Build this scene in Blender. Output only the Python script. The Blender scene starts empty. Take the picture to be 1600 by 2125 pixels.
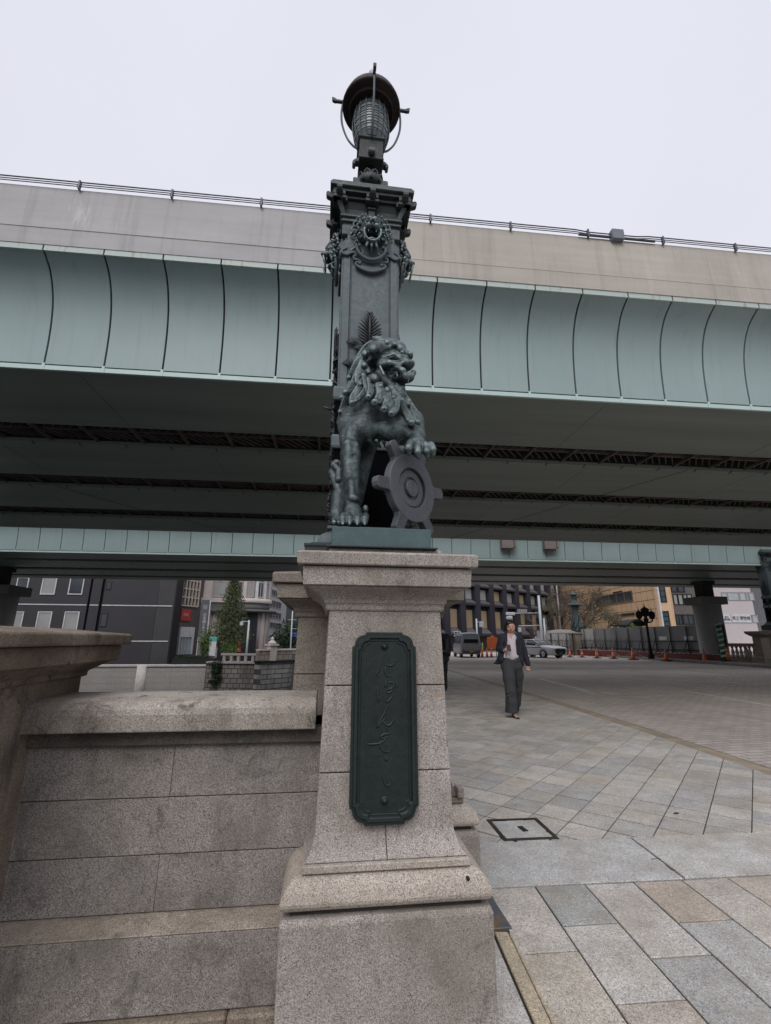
import bpy, bmesh, math, random
import numpy as np
from mathutils import Vector, Matrix, Euler
random.seed(7)
R_ = math.radians
scene = bpy.context.scene
COL = scene.collection

# ------------------------------------------------------------------ camera
FPX, CX, CY = 959.0, 800.0, 1062.5
PITCH, YAW, ROLL, EYE = R_(15.45), R_(7.3), R_(0.25), 1.37
_f = Vector((math.sin(YAW)*math.cos(PITCH), math.cos(YAW)*math.cos(PITCH), math.sin(PITCH)))
_r = Vector((math.cos(YAW), -math.sin(YAW), 0)); _u = _r.cross(_f)
_c, _s = math.cos(ROLL), math.sin(ROLL)
_r, _u = _c*_r + _s*_u, -_s*_r + _c*_u
cd = bpy.data.cameras.new('camera'); cam = bpy.data.objects.new('camera', cd); COL.objects.link(cam)
cam.matrix_world = Matrix(((_r.x, _u.x, -_f.x, 0), (_r.y, _u.y, -_f.y, 0), (_r.z, _u.z, -_f.z, EYE), (0, 0, 0, 1)))
cd.sensor_fit = 'HORIZONTAL'; cd.sensor_width = 36.0; cd.lens = FPX/1600*36
cd.clip_start = 0.05; cd.clip_end = 2000
scene.camera = cam
def at(px, py, Y):                 # photo point at a chosen depth -> place in the world
    d = _f + _r*((px-CX)/FPX) + _u*((CY-py)/FPX)
    return Vector((0, 0, EYE)) + d*(Y/d.y)

# ------------------------------------------------------------------ world, sun, exposure
SUN_EL, SUN_AZ = R_(43), R_(198)      # azimuth clockwise from +Y: light comes from behind the camera
world = bpy.data.worlds.new('World'); scene.world = world; world.use_nodes = True
nt = world.node_tree; nt.nodes.clear()
sky = nt.nodes.new('ShaderNodeTexSky'); sky.sky_type = 'NISHITA'; sky.sun_disc = False
sky.sun_elevation = SUN_EL; sky.sun_rotation = SUN_AZ; sky.air_density = 1.0; sky.dust_density = 4.0; sky.ozone_density = 1.0
hsv = nt.nodes.new('ShaderNodeHueSaturation'); hsv.inputs['Saturation'].default_value = 0.25
mix = nt.nodes.new('ShaderNodeMix'); mix.data_type = 'RGBA'; mix.inputs[0].default_value = 0.88
mix.inputs[7].default_value = (8.8, 8.9, 9.95, 1)      # even cloud cover
tcw = nt.nodes.new('ShaderNodeTexCoord'); cln = nt.nodes.new('ShaderNodeTexNoise'); cln.inputs['Scale'].default_value = 1.3; cln.inputs['Detail'].default_value = 3
crw = nt.nodes.new('ShaderNodeMapRange'); crw.inputs['From Min'].default_value = .25; crw.inputs['From Max'].default_value = .75
crw.inputs['To Min'].default_value = .94; crw.inputs['To Max'].default_value = 1.04
mulw = nt.nodes.new('ShaderNodeVectorMath'); mulw.operation = 'SCALE'
bg = nt.nodes.new('ShaderNodeBackground'); bg.inputs['Strength'].default_value = 0.10
wo = nt.nodes.new('ShaderNodeOutputWorld')
nt.links.new(sky.outputs[0], hsv.inputs['Color']); nt.links.new(hsv.outputs[0], mix.inputs[6])
nt.links.new(tcw.outputs['Generated'], cln.inputs['Vector']); nt.links.new(cln.outputs['Fac'], crw.inputs['Value'])
nt.links.new(mix.outputs[2], mulw.inputs[0]); nt.links.new(crw.outputs[0], mulw.inputs['Scale'])
sepw = nt.nodes.new('ShaderNodeSeparateXYZ'); nt.links.new(tcw.outputs['Generated'], sepw.inputs[0])
hz = nt.nodes.new('ShaderNodeMapRange'); hz.interpolation_type = 'SMOOTHSTEP'      # an overcast sky is darker towards the horizon
for k_, v_ in (('From Min', -.05), ('From Max', .50), ('To Min', .26), ('To Max', 1.0)): hz.inputs[k_].default_value = v_
nt.links.new(sepw.outputs['Z'], hz.inputs['Value'])
mul2 = nt.nodes.new('ShaderNodeVectorMath'); mul2.operation = 'SCALE'; nt.links.new(mulw.outputs[0], mul2.inputs[0]); nt.links.new(hz.outputs[0], mul2.inputs['Scale'])
zn = nt.nodes.new('ShaderNodeMapRange'); zn.interpolation_type = 'SMOOTHSTEP'      # and brightest overhead
for k_, v_ in (('From Min', .925), ('From Max', 1.0), ('To Min', 1.0), ('To Max', 3.2)): zn.inputs[k_].default_value = v_
nt.links.new(sepw.outputs['Z'], zn.inputs['Value'])
mul3 = nt.nodes.new('ShaderNodeVectorMath'); mul3.operation = 'SCALE'; nt.links.new(mul2.outputs[0], mul3.inputs[0]); nt.links.new(zn.outputs[0], mul3.inputs['Scale'])
nt.links.new(mul3.outputs[0], bg.inputs['Color']); nt.links.new(bg.outputs[0], wo.inputs['Surface'])
sd = bpy.data.lights.new('sun', 'SUN'); sd.energy = 1.5; sd.angle = R_(38); sd.color = (1.0, 0.96, 0.92)
so = bpy.data.objects.new('sun', sd); COL.objects.link(so)
sdir = Vector((math.sin(SUN_AZ)*math.cos(SUN_EL), math.cos(SUN_AZ)*math.cos(SUN_EL), math.sin(SUN_EL)))
so.rotation_euler = sdir.to_track_quat('Z', 'Y').to_euler()
so.location = (0, -5, 12)
scene.view_settings.view_transform = 'Standard'; scene.view_settings.look = 'None'
scene.view_settings.exposure = 0.0; scene.view_settings.gamma = 1.0
scene.cycles.use_denoising = True
scene.cycles.max_bounces = 8; scene.cycles.diffuse_bounces = 5; scene.cycles.sample_clamp_indirect = 8

# ------------------------------------------------------------------ naming helpers
def tag(o, label=None, cat=None, group=None, kind=None):
    if label: o['label'] = label
    if cat: o['category'] = cat
    if group: o['group'] = group
    if kind: o['kind'] = kind
    return o
def empty(name, loc=(0, 0, 0), rz=0.0, label=None, cat=None, group=None):
    o = bpy.data.objects.new(name, None); COL.objects.link(o)
    o.location = loc; o.rotation_euler = (0, 0, rz); o.empty_display_size = 0.2
    return tag(o, label, cat, group)
def children(o): return [c for c in bpy.data.objects if c.parent == o]
def copy_tree(o, parent=None):
    c = o.copy(); COL.objects.link(c); c.parent = parent
    for ch in children(o): copy_tree(ch, c)
    return c

# ------------------------------------------------------------------ materials
def _new(name):
    m = bpy.data.materials.new(name); m.use_nodes = True
    n = m.node_tree; b = n.nodes['Principled BSDF']
    tc = n.nodes.new('ShaderNodeTexCoord')
    return m, n, b, tc
def _noise(n, src, scale, detail=4, rough=.55, dist=0.0, stretch=None):
    if stretch:
        mp = n.nodes.new('ShaderNodeMapping'); mp.inputs['Scale'].default_value = stretch
        n.links.new(src, mp.inputs['Vector']); src = mp.outputs[0]
    t = n.nodes.new('ShaderNodeTexNoise'); t.inputs['Scale'].default_value = scale
    t.inputs['Detail'].default_value = detail; t.inputs['Roughness'].default_value = rough
    t.inputs['Distortion'].default_value = dist
    n.links.new(src, t.inputs['Vector']); return t.outputs['Fac']
def _ramp(n, fac, stops):
    r = n.nodes.new('ShaderNodeValToRGB'); e = r.color_ramp.elements
    while len(e) < len(stops): e.new(0.5)
    for i, (p, c) in enumerate(stops):
        e[i].position = p
        e[i].color = (c[0], c[1], c[2], 1) if hasattr(c, '__len__') else (c, c, c, 1)
    n.links.new(fac, r.inputs['Fac']); return r.outputs['Color']
def _mixc(n, fac, a, b, mode='MIX'):
    x = n.nodes.new('ShaderNodeMix'); x.data_type = 'RGBA'; x.blend_type = mode
    if isinstance(fac, (int, float)): x.inputs[0].default_value = fac
    else: n.links.new(fac, x.inputs[0])
    for k, v in ((6, a), (7, b)):
        if isinstance(v, (tuple, list)): x.inputs[k].default_value = (v[0], v[1], v[2], 1)
        else: n.links.new(v, x.inputs[k])
    return x.outputs[2]
def _bump(n, b, h, strength=.3, dist=.01):
    bp = n.nodes.new('ShaderNodeBump'); bp.inputs['Strength'].default_value = strength; bp.inputs['Distance'].default_value = dist
    n.links.new(h, bp.inputs['Height']); n.links.new(bp.outputs[0], b.inputs['Normal'])
def plain(name, col, rough=.6, metal=0.0, var=.12, scale=3.0, bump=0.0, spec=None, stretch=None):
    m, n, b, tc = _new(name)
    f = _noise(n, tc.outputs['Object'], scale, 5, .6, stretch=stretch)
    d = tuple(c*(1-var*1.6) for c in col); l = tuple(min(1, c*(1+var*1.6)) for c in col)
    n.links.new(_ramp(n, f, [(.25, d), (.75, l)]), b.inputs['Base Color'])
    b.inputs['Roughness'].default_value = rough; b.inputs['Metallic'].default_value = metal
    if spec is not None: b.inputs['Specular IOR Level'].default_value = spec
    if bump: _bump(n, b, _noise(n, tc.outputs['Object'], scale*9, 4), bump, .004)
    return m
def granite(name, light, dark, speck, stain=(.16, .12, .08), amount=.35, grain=150., attr=None, lichen=0.0, seed=0.0, rough=.75):
    """speckled granite: fine crystal grain, dark mica, soft broad weather stains"""
    m, n, b, tc = _new(name)
    mp = n.nodes.new('ShaderNodeMapping'); mp.inputs['Location'].default_value = (seed, seed*2, seed*3)
    n.links.new(tc.outputs['Object'], mp.inputs['Vector']); src = mp.outputs[0]
    v = n.nodes.new('ShaderNodeTexVoronoi'); v.inputs['Scale'].default_value = grain; n.links.new(src, v.inputs['Vector'])
    sep = n.nodes.new('ShaderNodeSeparateColor'); n.links.new(v.outputs['Color'], sep.inputs[0])
    base = _ramp(n, sep.outputs[0], [(0.0, speck), (.13, dark), (.42, tuple((a+c)/2 for a, c in zip(light, dark))), (.75, light), (1.0, tuple(min(1, c*1.28) for c in light))])
    f2 = _noise(n, src, grain*.33, 3, .7)
    base = _mixc(n, .8, base, _ramp(n, f2, [(.3, .62), (.7, 1.22)]), 'MULTIPLY')
    if attr:
        a = n.nodes.new('ShaderNodeAttribute'); a.attribute_name = attr
        base = _mixc(n, 1.0, base, a.outputs['Color'], 'MULTIPLY')
    big = _noise(n, src, 2.2, 6, .62, .4)
    base = _mixc(n, _ramp(n, big, [(.44, 0.0), (.66, amount)]), base, stain)
    cloud = _noise(n, src, 5.5, 4, .6)
    base = _mixc(n, 1.0, base, _ramp(n, cloud, [(.3, .84), (.7, 1.1)]), 'MULTIPLY')
    if lichen:
        lf = _noise(n, src, 9, 8, .72, .8)
        base = _mixc(n, _ramp(n, lf, [(.56, 0.0), (.66, lichen)]), base, (.055, .055, .045))
        st = _noise(n, src, 6, 6, .65, .2, stretch=(1.6, 1.6, .35))
        base = _mixc(n, _ramp(n, st, [(.55, 0.0), (.7, lichen*.8)]), base, (.05, .045, .04))
    n.links.new(base, b.inputs['Base Color'])
    b.inputs['Roughness'].default_value = rough; b.inputs['Specular IOR Level'].default_value = .35
    _bump(n, b, f2, .35, .003)
    return m
def bronze(name, base=(.042, .062, .066), hi=(.13, .20, .205), dark=(.014, .018, .02), amount=.5, scale=7., rough=.48, metal=.35, streak=False, bump=.35):
    """old dark bronze with pale verdigris clinging to it in clouds and runs"""
    m, n, b, tc = _new(name); src = tc.outputs['Object']
    f = _noise(n, src, scale, 8, .68, .5, stretch=((1, 1, .35) if streak else None))
    c = _ramp(n, f, [(.35, dark), (.48, base), (.62, tuple(a*(1-amount)+h*amount for a, h in zip(base, hi)))])
    f2 = _noise(n, src, scale*6, 6, .75, .6)
    c = _mixc(n, _ramp(n, f2, [(.50, 0.0), (.66, amount*.9)]), c, hi)
    geo = n.nodes.new('ShaderNodeNewGeometry')     # rubbed edges, grime in the hollows
    c = _mixc(n, _ramp(n, geo.outputs['Pointiness'], [(.5, 0.0), (.58, .75)]), c, tuple(x*1.15 for x in hi))
    n.links.new(c, b.inputs['Base Color'])
    b.inputs['Metallic'].default_value = metal
    n.links.new(_ramp(n, f2, [(.3, rough*.8), (.7, min(1, rough*1.35))]), b.inputs['Roughness'])
    _bump(n, b, f2, bump, .005)
    return m

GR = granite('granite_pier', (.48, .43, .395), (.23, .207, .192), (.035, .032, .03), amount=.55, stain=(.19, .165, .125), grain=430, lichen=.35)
GRL = granite('granite_dusty', (.54, .475, .415), (.28, .25, .215), (.06, .05, .045), amount=.45, stain=(.30, .25, .18), grain=430, seed=4, lichen=.12)
GRW = granite('granite_wall', (.375, .335, .305), (.17, .155, .143), (.028, .026, .024), amount=.6, stain=(.13, .115, .095), grain=430, lichen=.5, seed=3)
GRWB = granite('granite_wall_grey', (.345, .31, .29), (.16, .147, .138), (.028, .026, .024), amount=.6, stain=(.12, .11, .095), grain=430, lichen=.5, seed=13)
GRC = granite('granite_coping', (.45, .40, .35), (.26, .23, .20), (.07, .06, .05), amount=.7, stain=(.12, .10, .075), grain=430, lichen=.8, seed=23)
GRO = granite('granite_old', (.315, .26, .205), (.16, .132, .105), (.05, .04, .03), amount=.7, stain=(.09, .065, .04), grain=430, lichen=.9, seed=5)
GRD = granite('granite_dark', (.31, .265, .225), (.165, .145, .125), (.05, .045, .04), amount=.5, stain=(.10, .10, .065), grain=430, seed=8, lichen=.5)  # darker stone of the rear block and parapets
GPV = granite('granite_paving', (.61, .585, .55), (.42, .40, .375), (.18, .165, .15), amount=.5, stain=(.30, .26, .20), grain=270, attr='tone', seed=2, lichen=.18)
def blob(m, c, r, col, amt, streak=None, scale=14):
    """a stain with a place of its own on the stone: a soft patch broken up by noise"""
    n = m.node_tree; b = n.nodes['Principled BSDF']; src = b.inputs['Base Color'].links[0].from_socket
    tc = n.nodes.new('ShaderNodeTexCoord'); mp = n.nodes.new('ShaderNodeMapping'); mp.vector_type = 'TEXTURE'
    mp.inputs['Location'].default_value = c; mp.inputs['Scale'].default_value = r
    n.links.new(tc.outputs['Object'], mp.inputs['Vector'])
    ln = n.nodes.new('ShaderNodeVectorMath'); ln.operation = 'LENGTH'; n.links.new(mp.outputs[0], ln.inputs[0])
    nz = _noise(n, tc.outputs['Object'], scale, 5, .7, .5, stretch=streak)
    ad = n.nodes.new('ShaderNodeMath'); ad.operation = 'MULTIPLY_ADD'; n.links.new(nz, ad.inputs[0]); ad.inputs[1].default_value = 1.6; n.links.new(ln.outputs['Value'], ad.inputs[2])
    n.links.new(_mixc(n, _ramp(n, ad.outputs[0], [(.75, amt), (1.0, 0.0)]), src, col), b.inputs['Base Color'])
GRS = granite('granite_shaft', (.48, .43, .395), (.23, .207, .192), (.035, .032, .03), amount=.55, stain=(.19, .165, .125), grain=430, lichen=.25, seed=6)
blob(GRS, (.055, -1.21, .63), (.10, .6, .16), (.07, .075, .045), .85, (1.5, 1, .5)); blob(GRS, (.24, -1.18, 1.18), (.12, .6, .3), (.30, .20, .11), .6); blob(GRS, (-.2, -1.18, 1.05), (.2, .6, .5), (.17, .16, .15), .6)
MORTAR = plain('mortar', (.045, .04, .037), .95, var=.3, scale=8)
BRZ = bronze('bronze_statue', base=(.045, .058, .062), hi=(.26, .33, .32), dark=(.010, .012, .013), amount=.30, scale=12, rough=.34, metal=.72, bump=.9)
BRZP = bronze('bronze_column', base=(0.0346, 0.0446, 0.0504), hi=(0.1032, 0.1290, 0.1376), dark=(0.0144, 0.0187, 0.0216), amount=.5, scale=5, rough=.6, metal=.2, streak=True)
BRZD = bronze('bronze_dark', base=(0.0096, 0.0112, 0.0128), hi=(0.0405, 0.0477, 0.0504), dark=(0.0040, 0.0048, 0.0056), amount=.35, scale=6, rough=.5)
BRZE = bronze('bronze_emblem', base=(.030, .029, .036), hi=(.13, .14, .15), dark=(.013, .012, .016), amount=.22, scale=14, rough=.5, metal=.4, bump=.7)
BRZB = bronze('bronze_dais', base=(0.0192, 0.0304, 0.0352), hi=(0.0765, 0.1260, 0.1305), dark=(0.0096, 0.0128, 0.0160), amount=.65, scale=9, rough=.6, metal=.2)
BRZQ = bronze('bronze_plaque', base=(.010, .014, .0145), hi=(.022, .034, .032), dark=(.005, .007, .0075), amount=.35, scale=5, rough=.45, metal=.3, streak=True)
HATM = bronze('bronze_hat', base=(.022, .010, .011), hi=(.035, .022, .022), dark=(.010, .006, .006), amount=.3, scale=6, rough=.7, metal=.1)
def panel_paint(name, col):
    m, n, b, tc = _new(name); src = tc.outputs['Object']
    c = _ramp(n, _noise(n, src, .8, 4, .6), [(.3, tuple(x*.94 for x in col)), (.7, tuple(x*1.05 for x in col))])
    st = _noise(n, src, 3.0, 6, .72, .1, stretch=(2.6, 1, .12))
    c = _mixc(n, _ramp(n, st, [(.52, 0.0), (.74, .32)]), c, tuple(x*.55 for x in col))
    ru = _noise(n, src, 4.2, 5, .7, .1, stretch=(4, 1, .2))
    c = _mixc(n, _ramp(n, ru, [(.69, 0.0), (.76, .30)]), c, (.28, .19, .10))
    n.links.new(c, b.inputs['Base Color']); b.inputs['Roughness'].default_value = .45; b.inputs['Specular IOR Level'].default_value = .4
    return m
GREEN = panel_paint('deck_paint', (.31, .40, .40))
GREENB = plain('girder_paint', (.205, .238, .215), .45, var=.12, scale=.6, spec=.4, stretch=(.2, 3, 1))
def concrete(name, col, seed, rough=.85):
    m, n, b, tc = _new(name); mp = n.nodes.new('ShaderNodeMapping'); mp.inputs['Location'].default_value = (seed, 0, 0)
    n.links.new(tc.outputs['Object'], mp.inputs['Vector']); src = mp.outputs[0]
    c = _ramp(n, _noise(n, src, .9, 5, .6), [(.3, tuple(x*.90 for x in col)), (.7, tuple(x*1.08 for x in col))])
    st = _noise(n, src, 2.4, 6, .7, .15, stretch=(2.6, 1, .10))
    c = _mixc(n, _ramp(n, st, [(.52, 0.0), (.72, .42)]), c, tuple(x*.45 for x in col))
    lt = _noise(n, src, 1.9, 6, .7, .3, stretch=(2, 1, .16))
    c = _mixc(n, _ramp(n, lt, [(.60, 0.0), (.72, .4)]), c, tuple(min(1, x*1.35) for x in col))
    hz_ = _noise(n, src, 3, 3, .6, stretch=(.15, 1, 3))
    c = _mixc(n, 1.0, c, _ramp(n, hz_, [(.3, .95), (.7, 1.04)]), 'MULTIPLY')
    n.links.new(c, b.inputs['Base Color']); b.inputs['Roughness'].default_value = rough
    _bump(n, b, _noise(n, src, 14, 5), .25, .006); return m
CONC1 = concrete('concrete_grey', (.45, .44, .445), 0.0)
CONC2 = concrete('concrete_warm', (.465, .43, .38), 7.0)
blob(CONC1, (-4.05, -.57, 7.85), (.8, .3, 1.0), (.62, .60, .60), .7, (2.2, 1, .35), 5)
CONC3 = plain('concrete_pier', (.20, .19, .18), .85, var=.15, scale=.8, bump=.2)
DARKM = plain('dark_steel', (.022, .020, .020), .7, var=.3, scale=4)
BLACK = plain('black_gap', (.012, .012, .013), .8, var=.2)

# ------------------------------------------------------------------ mesh collector
class MB:
    def __init__(s): s.v = []; s.f = []; s.m = []; s.sm = []; s.mi = 0; s.smooth = False
    def add(s, vs, fs, smooth=None):
        o = len(s.v); s.v += [tuple(v) for v in vs]
        for f in fs: s.f.append([i+o for i in f]); s.m.append(s.mi); s.sm.append(s.smooth if smooth is None else smooth)
        return s
    def box(s, x0, x1, y0, y1, z0, z1, M=None):
        vs = [(x0, y0, z0), (x1, y0, z0), (x1, y1, z0), (x0, y1, z0), (x0, y0, z1), (x1, y0, z1), (x1, y1, z1), (x0, y1, z1)]
        if M: vs = [M @ Vector(v) for v in vs]
        return s.add(vs, [(0, 3, 2, 1), (4, 5, 6, 7), (0, 1, 5, 4), (1, 2, 6, 5), (2, 3, 7, 6), (3, 0, 4, 7)], False)
    def cbox(s, c, d, M=None):
        return s.box(c[0]-d[0]/2, c[0]+d[0]/2, c[1]-d[1]/2, c[1]+d[1]/2, c[2]-d[2]/2, c[2]+d[2]/2, M)
    def stack(s, cx, cy, prof, n=4, rot=0, smooth=False):
        """stacked rectangles: prof = [(hx, hy, z), ...] bottom to top"""
        vs = []
        for hx, hy, z in prof: vs += [(cx-hx, cy-hy, z), (cx+hx, cy-hy, z), (cx+hx, cy+hy, z), (cx-hx, cy+hy, z)]
        fs = [(3, 2, 1, 0)]; k = len(prof)
        for i in range(k-1):
            for j in range(4):
                a = i*4+j; b2 = i*4+(j+1) % 4; fs.append((a, b2, b2+4, a+4))
        t = (k-1)*4; fs.append((t, t+1, t+2, t+3))
        return s.add(vs, fs, smooth)
    def lathe(s, c, prof, seg=24, smooth=True, M=None, cap=True, ph=0.0):
        vs = []; 
        for r, z in prof:
            for i in range(seg):
                a = 2*math.pi*i/seg+ph; vs.append(Vector((r*math.cos(a), r*math.sin(a), z)))
        if M: vs = [M @ v for v in vs]
        vs = [v+Vector(c) for v in vs]; fs = []
        for k in range(len(prof)-1):
            for i in range(seg):
                a = k*seg+i; b2 = k*seg+(i+1) % seg; fs.append((a, b2, b2+seg, a+seg))
        s.add(vs, fs, smooth)
        if cap:
            s.add(vs[:seg], [tuple(range(seg))[::-1]], False); s.add(vs[-seg:], [tuple(range(seg))], False)
        return s
    def tube(s, pts, r, seg=8, smooth=True, cap=True):
        pts = [Vector(p) for p in pts]; n = len(pts)
        rs = r if hasattr(r, '__len__') else [r]*n
        vs = []; prev = None
        for i, p in enumerate(pts):
            t = (pts[min(i+1, n-1)]-pts[max(i-1, 0)])
            if t.length < 1e-9: t = Vector((0, 0, 1))
            t.normalize()
            if prev is None:
                up = Vector((0, 0, 1)) if abs(t.z) < .9 else Vector((1, 0, 0)); a = t.cross(up).normalized()
            else:
                a = (prev - t*prev.dot(t))
                a = a.normalized() if a.length > 1e-6 else t.orthogonal().normalized()
            prev = a; b2 = t.cross(a)
            for k in range(seg):
                w = 2*math.pi*k/seg; vs.append(p+(a*math.cos(w)+b2*math.sin(w))*rs[i])
        fs = []
        for i in range(n-1):
            for k in range(seg):
                a_ = i*seg+k; b_ = i*seg+(k+1) % seg; fs.append((a_, b_, b_+seg, a_+seg))
        s.add(vs, fs, smooth)
        if cap: s.add(vs[:seg], [tuple(range(seg))[::-1]], False); s.add(vs[-seg:], [tuple(range(seg))], False)
        return s
    def prism(s, poly, axis, a, b2, smooth=False):
        """extrude 2D polygon along axis ('x','y','z') from a to b2; poly coords are the two other axes in order"""
        def P(u, v, w): return {'x': (w, u, v), 'y': (u, w, v), 'z': (u, v, w)}[axis]
        n = len(poly)
        vs = [P(u, v, a) for u, v in poly]+[P(u, v, b2) for u, v in poly]
        fs = [tuple(range(n))[::-1], tuple(range(n, 2*n))]
        for i in range(n): j = (i+1) % n; fs.append((i, j, j+n, i+n))
        return s.add(vs, fs, smooth)
    def ball(s, c, r, seg=12, rings=8, M=None):
        r = r if hasattr(r, '__len__') else (r, r, r)
        vs = []; fs = []
        for k in range(rings+1):
            ph = math.pi*k/rings
            for i in range(seg):
                a = 2*math.pi*i/seg
                v = Vector((r[0]*math.sin(ph)*math.cos(a), r[1]*math.sin(ph)*math.sin(a), -r[2]*math.cos(ph)))
                vs.append((M @ v if M else v)+Vector(c))
        for k in range(rings):
            for i in range(seg):
                a = k*seg+i; b2 = k*seg+(i+1) % seg; fs.append((a, b2, b2+seg, a+seg))
        return s.add(vs, fs, True)
    def build(s, name, mats, parent=None, bevel=0.0, segs=1, tone=None, M=None, fixn=True):
        me = bpy.data.meshes.new(name); vs = s.v
        if M: vs = [tuple(M @ Vector(v)) for v in vs]
        me.from_pydata(vs, [], s.f)
        mats = mats if isinstance(mats, (list, tuple)) else [mats]
        for m in mats: me.materials.append(m)
        me.polygons.foreach_set('material_index', s.m); me.polygons.foreach_set('use_smooth', s.sm)
        bm = bmesh.new(); bm.from_mesh(me)
        bmesh.ops.remove_doubles(bm, verts=bm.verts, dist=1e-5)
        if fixn: bmesh.ops.recalc_face_normals(bm, faces=bm.faces)
        bm.to_mesh(me); bm.free()
        if tone is not None:
            ca = me.color_attributes.new('tone', 'FLOAT_COLOR', 'POINT')
        o = bpy.data.objects.new(name, me); COL.objects.link(o); o.parent = parent
        if bevel:
            bv = o.modifiers.new('bevel', 'BEVEL'); bv.width = bevel; bv.segments = segs; bv.limit_method = 'ANGLE'; bv.angle_limit = R_(40)
            bv.harden_normals = False
        return o

def Tm(loc, rz=0.0, rx=0.0, ry=0.0, s=1.0):
    return Matrix.Translation(Vector(loc)) @ Euler((rx, ry, rz)).to_matrix().to_4x4() @ Matrix.Scale(s, 4)
def smooth_pts(pts, n=6):
    """Catmull-Rom through points (tuples of any length)"""
    P = [np.array(p, float) for p in pts]; out = []
    for i in range(len(P)-1):
        p0, p1, p2, p3 = P[max(i-1, 0)], P[i], P[i+1], P[min(i+2, len(P)-1)]
        for k in range(n):
            t = k/n; out.append(.5*((2*p1)+(-p0+p2)*t+(2*p0-5*p1+4*p2-p3)*t*t+(-p0+3*p1-3*p2+p3)*t**3))
    out.append(P[-1]); return out

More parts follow.
